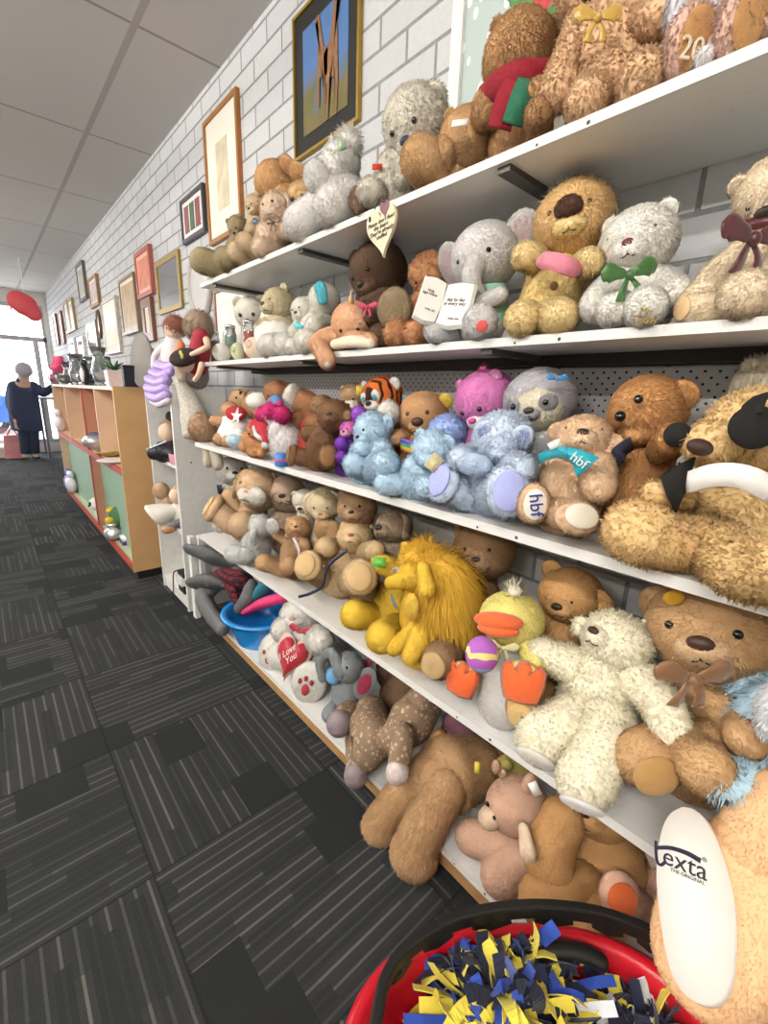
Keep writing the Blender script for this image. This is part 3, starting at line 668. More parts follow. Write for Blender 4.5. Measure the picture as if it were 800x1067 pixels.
# strawberry picture leaning at the back of the top shelf
sp = empty('strawberry_artwork', (WALL-.03, .66, SH[1][1])); tag(sp, 'pale artwork with strawberry plant and white drops, behind brown bear', 'picture')
zb = SH[1][1]
build('frame', join(box((WALL-.032, .9, zb+.002), (WALL-.004, .935, zb+.66)), box((WALL-.032, .3, zb+.002), (WALL-.004, .335, zb+.66)), box((WALL-.032, .335, zb+.002), (WALL-.004, .9, zb+.03)), box((WALL-.032, .335, zb+.63), (WALL-.004, .9, zb+.66))), WHITE, sp, smooth=False)
g = G('drop_print', .6); dd = g.nt.nodes.new('ShaderNodeTexVoronoi'); dd.inputs['Scale'].default_value = 34; g.nt.links.new(g.vec(g.x, g.y, g.M('MULTIPLY', g.z, .62)), dd.inputs['Vector'])
hgt = g.M('GREATER_THAN', g.M('ADD', g.z, g.M('MULTIPLY', g.M('SUBTRACT', g.y, 0), .8)), -.05)
M_drop = g.col(g.mix(g.M('MULTIPLY', hgt, g.M('LESS_THAN', dd.outputs['Distance'], .28)), g.mix(hgt, '#e6e1d3', '#b9c8c4'), '#eef3f0'))
build('canvas', box((WALL-.022, .335, zb+.03), (WALL-.006, .9, zb+.63)), M_drop, sp, smooth=False, loc=(WALL-.02, .66, zb+.38))
lf = mat('leaf_paint', '#5c8a4e', .6, noise=.25, nscale=50); rd = mat('strawberry_paint', '#c04a4a', .5, noise=.15)
def onart(px, py): return P(px, py, x=WALL-.0235)
for (a, b, w) in (((528, -4), (560, 12), .03), ((548, 20), (585, 2), .035), ((560, 22), (590, 10), .03), ((540, 6), (570, -10), .035)):
    p0, p1 = onart(*a), onart(*b); build('leaf', chain([p0, (p0+p1)/2, p1], [.004, w*.7, .004], 10, flat=(V3(1, 0, 0), .12), k=0), lf, sp)
for px, py, r_ in ((565, 2, .03), (548, -14, .025)): build('strawberry', ell(onart(px, py), (.004, r_, r_*1.1)), rd, sp)

# ------------------------------------------------------------------ beech display case (opens to the aisle)
CX0, CX1, CY0, CY1, CH = .553, .80, 2.87, 5.6, 1.14
case = empty('display_case', ((CX0+CX1)/2, (CY0+CY1)/2, 0)); tag(case, 'long beech display case of open bays with red trim and green panels', 'display case')
BE = mat('beech_laminate', '#d6ab78', .5, noise=.1, nscale=8); BE2 = mat('pale_beech', '#e0bfa2', .5, noise=.1, nscale=8); RT = mat('red_edging', '#b4483c', .5); GP = mat('green_panel', '#8fae97', .6)
build('side_panel', box((CX0, CY0, .05), (CX1, CY0+.02, CH)), BE, case, smooth=False)
build('side_panel', box((CX0, CY1-.02, .05), (CX1, CY1, CH)), BE2, case, smooth=False)
build('top_panel', box((CX0, CY0+.02, CH-.02), (CX1, CY1-.02, CH)), mat('pale_top', '#e6d3c6', .5), case, smooth=False)
build('back_panel', box((CX1-.012, CY0+.02, .07), (CX1, CY1-.02, CH-.02)), BE2, case, smooth=False)
build('middle_shelf', box((CX0+.01, CY0+.02, .66), (CX1-.012, CY1-.02, .68)), BE2, case, smooth=False)
build('base_board', box((CX0+.01, CY0+.02, .07), (CX1-.012, CY1-.02, .09)), mat('pale_green_board', '#b9c4a4', .6), case, smooth=False)
for y in (3.46, 3.92, 4.82): build('divider', box((CX0+.004, y-.01, .68 if y != 3.92 else .09), (CX1-.012, y+.01, CH-.02)), BE2 if y != 3.92 else mat('pink_beech', '#c08a72', .5), case, smooth=False)
for (a, b) in ((2.89, 3.91), (3.93, 5.58)):
    build('green_panel', box((CX0+.06, a, .09), (CX0+.07, b, .66)), GP, case, smooth=False)
for z in (.07, .655): build('red_trim', box((CX0-.003, CY0+.02, z-.012), (CX0+.01, CY1-.02, z+.026)), RT, case, smooth=False)
build('red_trim', box((CX0-.003, 3.91, .1), (CX0+.006, 3.93, CH-.02)), RT, case, smooth=False)
build('kick_plinth', box((CX0+.02, CY0+.005, 0), (CX1-.02, CY1-.02, .05)), mat('black_kick', '#1d1c1c', .7), case, smooth=False)

# ------------------------------------------------------------------ white bookcase with dolls
BX0, BX1, BY0, BY1, BH = .668, .93, 2.26, 2.7, 1.15
bk = empty('bookcase', ((BX0+BX1)/2, (BY0+BY1)/2, 0)); tag(bk, 'narrow white bookcase of open shelves holding dolls', 'bookcase')
build('side_panel', box((BX0, BY0, 0), (BX1, BY0+.018, BH)), WHITE, bk, smooth=False)
build('side_panel', box((BX0, BY1-.018, 0), (BX1, BY1, BH)), WHITE, bk, smooth=False)
build('back_panel', box((BX1-.01, BY0+.018, .05), (BX1, BY1-.018, BH)), WHITE, bk, smooth=False)
for z in (.05, .42, .76, BH-.018): build('shelf_board', box((BX0+.004, BY0+.018, z), (BX1-.01, BY1-.018, z+.018)), WHITE, bk, smooth=False)
build('kickboard', box((BX0+.01, BY0+.018, 0), (BX0+.025, BY1-.018, .05)), WHITE, bk, smooth=False)
build('screw_cap', ell((BX0+.07, BY0-.001, .79), (.004, .002, .004)), mat('dark_button', '#3c3532', .4), bk)
# ================================================================== SHELF 1
t = bear('teddy_bear', 'olive-brown furry bear at the very end of the top shelf, feet over the edge', 1, (249, 258, 15), (248, 236, 10), '#9a8a62', nose=(243, 243), d=.09, yaw=10,
    legs=[(212, 272, 13, -.03), (235, 271, 12, -.01)], sn=dict(mouth=False), arms=[])
t = bear('teddy_bear', 'small beige bear with a blue tie near the end of the top shelf', 1, (268, 250, 15), (266, 214, 10), '#cdb48a', nose=(258, 217), d=.09, yaw=30, muz='#e0d0b0',
    legs=[(247, 263, 10, .01), (257, 254, 11, .01)], arms=[(262, 240, 7, .05)])
t.bow(271, 232, 8, '#33506b', d=.03)
t = bear('teddy_bear', 'large orange-tan bear lying with its head turned to the wall', 1, (305, 215, 22), (286, 191, 20), '#cf9d5c', nose=(272, 200), d=.16, ears='round', eark=dict(pos=[(299, 172, 9), (310, 180, 10)]), sn=dict(eyes=None, nose=None, mouth=False, r=0))
t = bear('toy_dog', 'golden dog with black eyes peering between the tan bear and white unicorn', 1, (322, 235, 18), (316, 206, 15), '#c8a566', nose=(310, 214), d=.12, ears='flop', sn=dict(er=.17, ex=.38, ey=.3, nr=.24, r=.5, out=.6))
t = bear('toy_lamb', 'pale pink-beige lamb with a brown bow on the top shelf', 1, (281, 254, 17), (288, 218, 15), '#dfc6ad', nose=(276, 214), d=.05, fur='fluffy', ears='flop', sn=dict(r=.55, out=.5, nose=None, er=.1), muz='#e3d0bb',
    legs=[(272, 262, 9, -.005)], arms=[(300, 240, 8, .02)])
t.bow(285, 232, 8, '#6b4a36', d=-.01)
# white unicorn lying on its front
t = Toy('toy_unicorn', 'white shaggy-maned unicorn lying on the top shelf below the giraffe print', 1, '#f6f3ee', 'fluffy', .09, 30)
t.sit(358, 188, 24, d=.09, top=(352, 172), fur='fluffy')
t.head(355, 170, 19, d=.08, nose=(331, 184), fur='fluffy')
t.add('muzzle', ell(t.pt(331, 185, .03), V3(1, 1, 1)*t.R(15, t.h), frame(t.F)), '#f1eee8', 'plush', parent=t.hd)
t.add('mane', ell(t.pt(363, 152, .09, clamp=False), V3(1, 1.0, .9)*t.R(12, t.h), frame(t.F)), '#f0ece4', 'mane')
t.add('horn', lathe(t.pt(357, 156, .03, clamp=False), [(.011, 0), (.008, .012), (.001, .026)], 10, axis=V3(-.4, 0, 1)), '#a9c79c', None, m=mat('green_satin', '#a9c79c', .4))
t.limb('leg', (313, 232, 17, .0), start=(335, 215, .06)); t.limb('leg', (345, 216, 19, .0), start=(362, 205, .06)); t.limb('leg', (375, 214, 9, .0), start=(372, 205, .06), col='#7b5f4b')
t.ears('round', r=.25, only=(1,))
# grey bear
t = bear('teddy_bear', 'light grey bear with a dark blue nose beside the white unicorn', 1, (412, 190, 26), (433, 130, 33), '#c6c0b2', nose=(419, 146), d=.09, hd=.1, fur='fluffy', yaw=45, ears=None,
    legs=[(386, 200, 13, .0)], arms=[(420, 185, 11, .01)], sn=dict(r=.42, nose='#2a3350', er=.09), muz='#cbc6b9')
t.ears('round', pos=[(452, 103, 14), (410, 118, 9)]); t.add('tag', obox(t.pt(393, 174, .02), (.012, .006, .001), frame(t.F)), '#c8402c', None, m=mat('red_felt', '#c8402c', .8))
# golden bear lying
t = bear('teddy_bear', 'golden-brown bear lying face down with a white price tag on its head', 1, (470, 165, 20), (486, 144, 26), '#bd935a', nose=(484, 165), d=.07, ears=None, sn=dict(eyes=None, nose=None, mouth=False, r=0),
    legs=[(440, 167, 22, -.0), (462, 160, 15, .03)])
t.ears('round', pos=[(508, 112, 17), (470, 122, 8)]); t.add('vest', ell(t.pt(463, 158, .05), V3(.02, .035, .02), frame(t.F)), '#f2efe9', None, m=mat('white_cloth', '#f2efe9', .8))
t.add('price_tag', obox(t.pt(479, 128, -.01, clamp=False), (.016, .006, .001), frame(V3(-.7, -.3, .2), (.3, 0, 1))), '#f5f3ee', None, parent=t.hd, m=mat('paper_tag', '#f5f3ee', .7))
# bear with red & green scarf
t = bear('teddy_bear', 'brown bear wearing a dark red and green scarf in front of strawberry artwork', 1, (545, 112, 33), (540, 60, 36), '#a67a45', nose=(520, 84), d=.12, yaw=35, ears=None, sn=dict(r=.5, nose='#4a3522', eyes=None, mouth=False),
    arms=[(508, 118, 17, .05), (560, 98, 13, .03)], legs=[(562, 118, 14, .01)])
t.ears('round', pos=[(572, 40, 17, .03), (520, 30, 10, .05)])
m_ = mat('red_scarf', '#8f1f2c', .9, bump=.4, nscale=120); t.add('scarf', chain([t.pt(506, 98, .07, clamp=False), t.pt(522, 90, .035, clamp=False), t.pt(542, 82, .03, clamp=False), t.pt(566, 76, .06, clamp=False)], [.018, .026, .026, .02], 12), '#8f1f2c', None, m=m_)
p = [t.pt(538, 84, .015, clamp=False), t.pt(528, 106, -.004, clamp=False), t.pt(520, 134, -.004, clamp=False)]; t.add('scarf_tail', ribbon(bez(p), .042, .008, t.S), '#8f1f2c', None, m=m_)
p = [t.pt(550, 84, .02, clamp=False), t.pt(541, 106, .004, clamp=False), t.pt(533, 130, .004, clamp=False)]; t.add('scarf_tail', ribbon(bez(p), .036, .008, t.S), '#2c6b50', None, m=mat('green_scarf', '#2c6b50', .9, bump=.4, nscale=120), label='green end of the scarf')
t.add('hat_band', ell(t.pt(540, 24, .12, clamp=False), V3(.03, .012, .03), frame(t.F)), '#a03038', None, m=m_)
# big beige bear
t = bear('teddy_bear', 'large curly beige bear with brown and gold ribbon on the top shelf', 1, (640, 78, 44), (622, -22, 38), '#cfa473', nose=(612, -5), d=.1, fur='curly', yaw=45, neck=(628, 6),
    arms=[(580, 96, 17, .02, (594, 55, 15, .05)), (690, 15, 20, .06)], legs=[(612, 108, 22, .02), (668, 92, 22, .02)])
t.scarf('#4a2f22', .3, 'neck_ribbon', mat('brown_satin', '#4a2f22', .4)); t.bow(622, 20, 20, '#c9a24c', d=-.01, rough=.25, name='gold_bow')
# tan bear with numbered foot, white fur
t = bear('teddy_bear', 'mauve-tan bear with printed foot pads at the end of the top shelf nearest the camera', 1, (745, 0, 40), (760, -80, 34), '#c9a08a', d=.13, fur='fluffy', yaw=55, neck=(752, -48), arms=[(700, 0, 16, .1), (800, 20, 16, .05)])
for (a, b) in (((717, 47), (30, 38)), ((772, 27), (34, 44))):
    i = t.limb('leg', (a[0], a[1], 25, .03), start=(748, 20, .16), pad='#b98a55', sole=(1.0, 1.35), toe=V3(-.55, -.8, -.15))
    if a[0] == 717:
        _, pc, fr, r = t.pads[-1]; t.text(i, '201', pc+fr[1]*-.015+fr[2]*.001, fr, .035, '#efe2c8', ext=.001)
t.add('belly_patch', ell(t.pt(733, 8, .06, clamp=False), V3(.05, .06, .03), frame(t.F)), '#eceaf0', 'fluffy')
t2 = Toy('pompom_ball', 'small fluffy white ball wedged between the big foot pads on the top shelf', 1, '#efeaea', 'fluffy', .0, group=None, cat='ball'); t2.ball('fluffy_ball', 735, 60, 10, d=.02)

# ================================================================== SHELF 2
def ornament(label, px, py, r, col, sc=(1, 1, 1), mark=None):
    t = Toy('egg_ornament', label, 2, col, None, .03, cat='ornament', group='egg-shaped ornaments on the second shelf')
    p0 = t.pt(px, py, .03); r_ = mpp(p0)*r; c = V3(p0[0], p0[1], t.zs+r_*sc[1]*.97)
    t.add('shell', ell(c, np.array(sc)*r_, frame(t.F)), col, None, m=mat('ceramic', col, .35, noise=.1))
    t.add('painted_rosette', ell(c+t.F*r_*.9+V3(0, 0, .2*r_), np.array((.42, .42, .14))*r_, frame(t.F)), mark, None, parent=0, m=mat('painted_mark', mark, .5, noise=.3))
ornament('white round egg ornament at the end of the second shelf', 231, 367, 9.5, '#efece2', mark='#cfc6b0')
ornament('pale green egg ornament between the white and the pink ones', 248, 367, 8, '#d6d8b4', (.9, 1.15, .9), mark='#b7bd8b')
ornament('pinkish cream egg ornament, largest of the three', 266, 364, 11.5, '#e8d5c0', (1.05, .98, 1), mark='#c5a592')
def jar(label, px, py, col, d):
    zs = SH[2][1]; p = P(px, py, x=SH[2][0]+d); r = .024; c = V3(p[0], p[1], zs)
    o = empty('glass_jar', c); tag(o, label, 'jar', 'swing-top glass jars on the second shelf')
    build('glass_body', lathe(c, [(r, .0), (r, .115), (r*.8, .13), (r*.8, .139)], 16), mat('clear_glass', '#e9efec', .05, trans=.9, noise=0), o)
    build('contents', lathe(c+V3(0, 0, .004), [(r*.86, 0), (r*.86, .1), (r*.3, .108)], 14), mat('jar_contents', col, .7, noise=.3, nscale=80), o)
    build('lid', lathe(c+V3(0, 0, .139), [(r*.85, 0), (r*.9, .012), (r*.3, .016)], 16), mat('steel_lid', '#c9cacb', .25, .9), o)
    build('wire_clasp', chain([c+V3(-r*.9, -.01, .14), c+V3(-r*1.35, 0, .12), c+V3(-r*1.2, .004, .085)], [.0013]*3, 6, k=0), mat('steel_wire', '#b9bab8', .3, .9), o)
jar('small glass jar with green contents at the shelf end', 240, 345, '#8fb59a', .08); jar('small glass jar with red contents', 260, 350, '#d8502f', .07); jar('small empty-looking glass jar behind the brown-haired doll', 223, 345, '#c9b79c', .12)
t = bear('teddy_bear', 'white bear with black eyes behind the glass jars on the second shelf', 2, (268, 352, 17), (263, 327, 17), '#e6e1d6', nose=(256, 334), d=.15, ears='round', eark=dict(r=.36), inner='#c4bfa0', sn=dict(er=.12, r=.4), fur='short')
t = bear('teddy_bear', 'cream bear with olive ears and white body, nose pointing left', 2, (290, 350, 24), (291, 318, 17), '#ccbd95', nose=(273, 318), d=.1, ears='round', sn=dict(r=.5, out=.75, down=.1), legs=[(280, 362, 12, .01), (297, 362, 12, .02)], arms=[(276, 340, 8, .05)])
[t.parts[i_].update(col='#efece4') for i_ in range(len(t.parts)) if t.parts[i_]['name'] == 'leg']
t.add('white_shirt', chain([t.lo, t.neck], [t.r*1.06, t.r*.8], 16, flat=(t.F, .95)), '#ece8df', None, m=mat('white_cloth', '#ece8df', .85, bump=.2))
t = bear('toy_lamb', 'small white lamb with a turquoise bow', 2, (312, 350, 13), (316, 323, 12), '#e9e5da', nose=(306, 325), d=.08, ears='flop', sn=dict(r=.4, mouth=False), legs=[(305, 363, 9, .01)], arms=[(306, 346, 6, .03)])
t.bow(315, 341, 9, '#4fb7c4', d=.02)
t = bear('toy_dog', 'white dog with turquoise ears on the second shelf', 2, (328, 345, 19), (338, 313, 16), '#f1eee2', nose=(320, 322), d=.1, yaw=35, ears=None, sn=dict(r=.5, out=.6, nose=None, mouth=False), legs=[(319, 357, 13, .0), (345, 358, 11, .04)], arms=[(326, 340, 9, .03)])
t.ears('flop', '#5cbccb', r=.4)
t = bear('toy_octopus', 'orange plush unicorn with striped cream arms, one hanging over the shelf edge', 2, (360, 352, 17), (368, 337, 21), '#f6c59c', nose=(362, 345), d=.06, ears=None, sn=dict(r=0, nose=None, ex=.42, ey=-.05, er=.1, mouth=False), fur='plush')
t.add('horn', lathe(t.hp(.1, .9, .2), [(.009, 0), (.006, .018), (.001, .038)], 10, axis=V3(0, 0, 1)), '#c9a878', None, m=mat('horn_satin', '#c9a878', .4))
rb = mat('ribbed_cream', '#efe0c8', .8, bump=.5, nscale=120)
t.limb('leg', (341, 376, 9, -.035), start=(352, 350, .03), mid=(334, 359, 9, -.01)); t.limb('leg', (330, 360, 9, .0), start=(350, 348, .04), mid=(336, 352, 8, .01)); t.limb('leg', (386, 360, 8, .01), start=(362, 352, .03))
t.add('striped_arm', chain([t.pt(349, 359, 0, .01), t.pt(366, 356, -.012, .01), t.pt(386, 358, .0, .01)], [.014, .016, .013], 12), '#efe0c8', None, m=rb)
t.add('striped_tip', ell(t.pt(341, 379, -.04, clamp=False), V3(.014, .012, .014), frame(t.F)), '#efe0c8', None, parent=4, m=rb)
t = bear('teddy_bear', 'very dark brown bear with a pink ribbon, in shade under the top shelf', 2, (400, 330, 30), (394, 284, 29), '#5b4230', nose=(372, 296), d=.14, yaw=30, ears='round', fur='plush', legs=[(396, 352, 14, .06)], arms=[(388, 330, 12, .08)], inner='#6f5540')
t.add('belly_patch', ell(t.pt(411, 322, .05), V3(.045, .05, .02), frame(t.F)), '#8f7a58', 'plush'); t.bow(383, 320, 9, '#c03a5e', d=.03)
t = bear('teddy_bear', 'curly ginger bear behind the white cloth book', 2, (438, 330, 20), (447, 284, 19), '#b87d48', nose=(440, 300), d=.13, fur='curly', ears=None, yaw=20, sn=dict(eyes='#241711', er=.11), legs=[(413, 347, 13, .02), (432, 347, 12, .03)], neck=(444, 305))
# grey elephant with book
t = bear('toy_elephant', 'pale grey elephant in a mint shirt reading an open white cloth book', 2, (504, 325, 24), (506, 268, 33), '#d2cfcd', nose=(490, 280), d=.11, yaw=35, fur='short', ears=None, sn=dict(r=0, nose=None, ex=.5, ey=.25, mouth=False, er=.08), neck=(508, 300), legs=[(456, 343, 15, .0), (500, 338, 18, -.0)])
t.add('trunk', chain([t.hp(0, .0, .8), t.hp(0, -.15, 1.25), t.hp(.0, -.45, 1.4), t.hp(0, -.75, 1.2)], [t.hr*.36, t.hr*.3, t.hr*.26, t.hr*.27], 14), None, 'short', parent=t.hd)
t.ears('fan', inner='#d9c4c6', r=.6); sh = mat('mint_jersey', '#a9dcc4', .85, bump=.2)
t.add('mint_shirt', chain([t.lo+V3(0, 0, .02), t.neck], [t.r*1.08, t.r*.8], 18, flat=(t.F, .95)), '#a9dcc4', None, m=sh)
t.limb('arm', (482, 322, 8, .05), start=(495, 308, .07)); t.limb('arm', (497, 318, 9, .05), start=(520, 308, .08)); i = t.add('badge', ell(t.pt(502, 340, -.045), V3(.011, .011, .003), frame(t.F)), '#d05050', None, m=mat('red_mark', '#d05050', .6))
# the cloth book
bkp = Toy('cloth_book', "open white cloth book with small black words, held by the grey elephant", 2, '#ebe8e0', None, .0, 30, 'book', None)
bc = bkp.pt(459, 315, -.02, clamp=False); bF = nrm(V3(-.8, -.5, .25)); bf = frame(bF, (.05, .1, 1)); bf = roll(bf, -16); mb = mat('cloth_page', '#efece4', .85, noise=.04, bump=.3, nscale=20)
for sg, w in ((-1, .05), (1, .068)):
    fr = frame(nrm(bF+bf[0]*sg*-.35), bf[1]); fr = (nrm(np.cross(fr[1], fr[2])), fr[1], fr[2]); c = bc+bf[0]*sg*w*.5-bF*.004
    i = bkp.add('page', prism(c, [(-w/2, -.045), (0, -.05), (w/2, -.045), (w/2+.004, 0), (w/2, .045), (0, .05), (-w/2, .045), (-w/2, 0)], .009, fr, .9), None, None, m=mb, smooth=False)
    for q, (txt, dx, dy, s_) in enumerate([('day by day\nin every way', 0, .005, .010), ('little one', .008, -.03, .007)] if sg > 0 else [('long\nago there', -.004, .014, .008), ('was an', .006, -.02, .008)]):
        bkp.text(i, txt, c+fr[2]*.0095+fr[0]*dx+fr[1]*dy, fr, s_, '#2a2a30')
# yellow bear with pink cloth
t = bear('teddy_bear', 'yellow bear with a brown snout, fuzzy mane and a pink cloth across its chest', 2, (574, 304, 33), (597, 231, 36), '#e9d096', nose=(591, 221), d=.12, yaw=40, fur='plush', neck=(590, 262), ears=None,
    arms=[(548, 267, 14, .04), (614, 274, 14, .06)], legs=[(544, 333, 18, .0), (583, 333, 18, .01)], headk=dict(col='#d6ab62'), sn=dict(r=.36, out=.8, down=.25, nose=None, eyes='#4a3020', er=.07, ey=.2, ex=.5, wide=1.2, mouth=True), muz='#e9cf90')
t.parts[t.body]['col'] = '#ead08c'
t.add('brown_snout', ell(t.hp(0, .16, .98), V3(.36, .28, .26)*t.hr, t.hf), '#4f3323', 'short', parent=t.hd)
t.add('mane', ell(t.h-t.HF*t.hr*.28, V3(1.15, 1.08, .72)*t.hr, t.hf), '#c9b58f', 'hair', parent=t.hd)
pk = mat('pink_gingham', '#e0899b', .85, bump=.2, nscale=90)
t.add('pink_cloth', ribbon(bez([t.pt(560, 273, .02, clamp=False), t.pt(574, 272, .002, clamp=False), t.pt(590, 277, .006, clamp=False), t.pt(604, 282, .04, clamp=False)]), [.01, .014, .018, .022]+[.027]*18+[.022, .018, .014], .007, V3(0, 0, 1)), '#e0899b', None, m=pk)
t.add('belly_button', ell(t.pt(577, 298, -.005), V3(.007, .007, .004), frame(t.F)), '#5a3b20', None, m=mat('brown_felt', '#5a3b20', .8))
# white bear with green ribbon
t = bear('teddy_bear', 'white bear with a green satin ribbon and gold stitching on its foot', 2, (672, 309, 30), (664, 254, 34), '#eeebe2', nose=(652, 249), d=.11, yaw=50, fur='plush', neck=(668, 280), up=(.12, -1), ears='round', eark=dict(r=.3),
    arms=[(622, 318, 17, .02, (634, 300, 14, .07)), (705, 306, 15, .06)], legs=[(640, 322, 18, .01), (672, 326, 20, .0)], muz='#f4f1ea', sn=dict(r=.44, nose='#6b2f22', nr=.13, er=.055, ex=.62, ey=.22, eyes='#5a5a58'))
t.scarf('#3f6b36', .2, 'neck_ribbon', mat('green_satin_ribbon', '#3f6b36', .35, bump=.1)); t.bow(655, 287, 24, '#3f6b36', d=-.01, up=(.0, .3, 1), name='green_bow')
t.text(9, 'My\nTeddy', t.pt(672, 329, -.034, clamp=False), frame(V3(-.7, -.7, .1)), .014, '#a58d55', ext=.001)
# cream bear maroon ribbon
t = bear('teddy_bear', 'cream long-armed bear with a dark maroon ribbon, cut off by the photo edge', 2, (792, 292, 42), (806, 200, 32), '#dfcdb0', nose=(794, 222), d=.12, yaw=62, fur='plush', neck=(800, 245), ears='round', sn=dict(nr=.22), muz='#ece0cc',
    arms=[(716, 318, 12, .04, (750, 285, 16, .07))])
t.ears('round', pos=[(793, 178, 10, .02)], only=(1,))
t.limb('leg', (722, 322, 15, .02), start=(780, 320, .06), pad='#dcb98a'); t.limb('leg', (775, 312, 24, .0), start=(800, 318, .08))
t.scarf('#5a2a2c', .25, 'neck_ribbon', mat('maroon_satin', '#54282b', .35, bump=.1)); t.bow(782, 250, 34, '#54282b', d=.01, name='maroon_bow')
# ================================================================== SHELF 3
WC = mat('white_cloth', '#f2efe9', .8); RF = mat('red_felt', '#b5303a', .85, bump=.2)
t = Toy('hair_doll', 'doll lying at the end of the middle shelf, only its shaggy brown hair showing', 3, '#a5805c', 'hair', .06)
t.ball('head', 211, 446, 13, d=.04, sc=(1.1, 1.15, 1), fur='hair')
t.ball('collar', 222, 452, 8, d=.1, col='#cbb8a0', fur=None, m=mat('lace_cloth', '#d6cabb', .8, bump=.4))
t = bear('toy_gnome', 'small doll bear in a white smock with a red cape and white star', 3, (246, 446, 14), (240, 428, 9), '#c99b68', nose=(232, 432), d=.07, ears=None, sn=dict(r=0, eyes=None, nose=None, mouth=False), legs=[(229, 458, 7, .0), (237, 460, 6, .01)], arms=[(224, 438, 5, .02)])
t.add('white_smock', chain([t.lo, t.neck], [t.r*1.4, t.r*.75], 16), '#f0ede8', None, m=mat('white_cloth_folded', '#f0eeea', .8, bump=.4, nscale=25))
t.add('red_cape', ell(t.pt(246, 431, .06, clamp=False), V3(.05, .03, .032), frame(t.F)), '#b5303a', None, m=RF)
st = [(math.sin(a)*(.03 if i % 2 == 0 else .012), math.cos(a)*(.034 if i % 2 == 0 else .012)) for i, a in enumerate(np.linspace(0, 2*math.pi, 10, endpoint=False))]
t.add('white_star', prism(t.pt(247, 434, .015, clamp=False), st, .005, frame(nrm(t.F+V3(0, 0, .3)))), '#f2efe9', None, m=WC, smooth=False)
t = bear('teddy_bear', 'tan bear in a white shirt lying on its back behind the white-smocked doll', 3, (270, 425, 14), (252, 419, 13), '#c9a271', nose=(250, 408), d=.17, seat=False, neck=(258, 421), eark=dict(pos=[(243, 416, 5), (262, 412, 5)]), up=(-1, -.2))
t.add('white_shirt', ell(t.pt(269, 418, .14), V3(.05, .035, .045), frame(t.F)), '#eeece9', None, m=WC)
t = Toy('toy_bootie', 'blue and white patterned bootie at the front of the middle shelf', 3, '#dfe6ea', None, .02, cat='bootie', group=None); t.ball('bootie', 245, 459, 9, d=.03, sc=(1.2, .8, 1), m=mat('blue_print_cloth', '#b9cfdc', .8, noise=.35, nscale=70)); t.ball('cuff', 250, 452, 6, d=.05, m=WC)
# white fluffy toy with magenta scarf
t = bear('soft_toy', 'fluffy white toy with a magenta pompom hat and pink-striped blue gift box foot', 3, (298, 448, 18), (290, 430, 12), '#ece6e6', nose=(284, 434), d=.06, fur='hair', ears=None, sn=dict(r=0, eyes=None, nose=None, mouth=False))
for (px, py, r) in ((274, 432, 8), (283, 428, 9), (294, 432, 9)): t.ball('magenta_wool', px, py, r, d=.03, col='#c42d74', fur='curly')
t.ball('hat', 288, 420, 8, d=.05, col='#6fa3cf', fur='short'); t.ball('hat_pompom', 291, 420, 3.5, d=.02, col='#e05b9a', fur='short')
gb = t.pt(293, 471, -.0); t.add('gift_box', lathe(V3(gb[0], gb[1], t.zs), [(.02, 0), (.022, .002), (.022, .038), (.018, .042)], 18), '#3f86cf', None, m=mat('blue_satin', '#3f86cf', .5))
t.add('gift_ribbon', lathe(V3(gb[0], gb[1], t.zs+.017), [(.0225, 0), (.0228, .001), (.0228, .007), (.0225, .008)], 18), '#d8559a', None, m=mat('pink_satin', '#d8559a', .5))
t = bear('teddy_bear', 'small tan bear wearing a red hat with white pompom, lying on its front', 3, (266, 460, 13), (268, 448, 10), '#cf9250', nose=(258, 452), d=.03, ears=None, sn=dict(mouth=False, r=.4), legs=[(255, 465, 6, .0), (284, 463, 6, .03)], arms=[(272, 471, 5, .005, (262, 470, 5, .005)), (258, 456, 6, .02)])
t.add('red_hat', chain([t.h+V3(0, 0, .01), t.pt(275, 448, .02, clamp=False), t.pt(277, 460, .0, clamp=False)], [t.hr*.95, t.hr*.75, t.hr*.3], 12), '#b5303a', None, m=RF)
t.ball('hat_pompom', 276, 464, 3.6, d=-.005, col='#f2efe9', fur='short'); t.add('hat_trim', chain([t.pt(265, 446, .0, clamp=False), t.pt(267, 453, -.005, clamp=False), t.pt(272, 457, -.005, clamp=False)], [.008]*3, 8), '#f2efe9', 'short')
t = bear('toy_dog', 'brown and white dog lying at the back beside the pegboard', 3, (318, 425, 17), (291, 411, 14), '#a06a3e', nose=(283, 417), d=.19, seat=False, neck=(303, 416), ears='flop', muz='#e6ddd2', eark=dict(r=.3))
t.add('white_stripe', ell(t.pt(306, 418, .16), V3(.03, .06, .05), frame(t.F)), '#e9e4dc', 'plush'); t.limb('leg', (310, 440, 9, .1), start=(316, 432, .15)); t.limb('leg', (328, 442, 10, .1), start=(322, 432, .15))
t = bear('soft_toy', 'red and white felt toy half hidden behind the dark brown bear', 3, (318, 455, 11), (322, 444, 8), '#bf3a33', nose=(316, 448), d=.1, ears=None, sn=dict(eyes=None, mouth=False, r=.5, nose=None), muz='#efe9e2'); t.ball('white_trim', 330, 450, 6, d=.07, col='#f0ece6', fur='fluffy')
t = bear('teddy_bear', 'dark brown bear lying on its back with feet towards the aisle', 3, (333, 462, 17), (349, 434, 17), '#74502f', nose=(342, 430), d=.06, yaw=15, eark=dict(pos=[(334, 428, 6), (362, 433, 6)]), inner='#b58f63', legs=[(305, 474, 10, -.005), (342, 476, 12, -.01)], arms=[(322, 452, 8, .04)], sole=(.9, 1.1), pad='#8a6240', sn=dict(eyes=None))
t = bear('teddy_bear', 'tan-eared brown bear propped behind the dark brown bear', 3, (330, 445, 14), (336, 424, 12), '#8a6a44', nose=(330, 424), d=.14, inner='#d2b98a', eark=dict(r=.45, pos=[(333, 419, 7), (343, 424, 6)]))
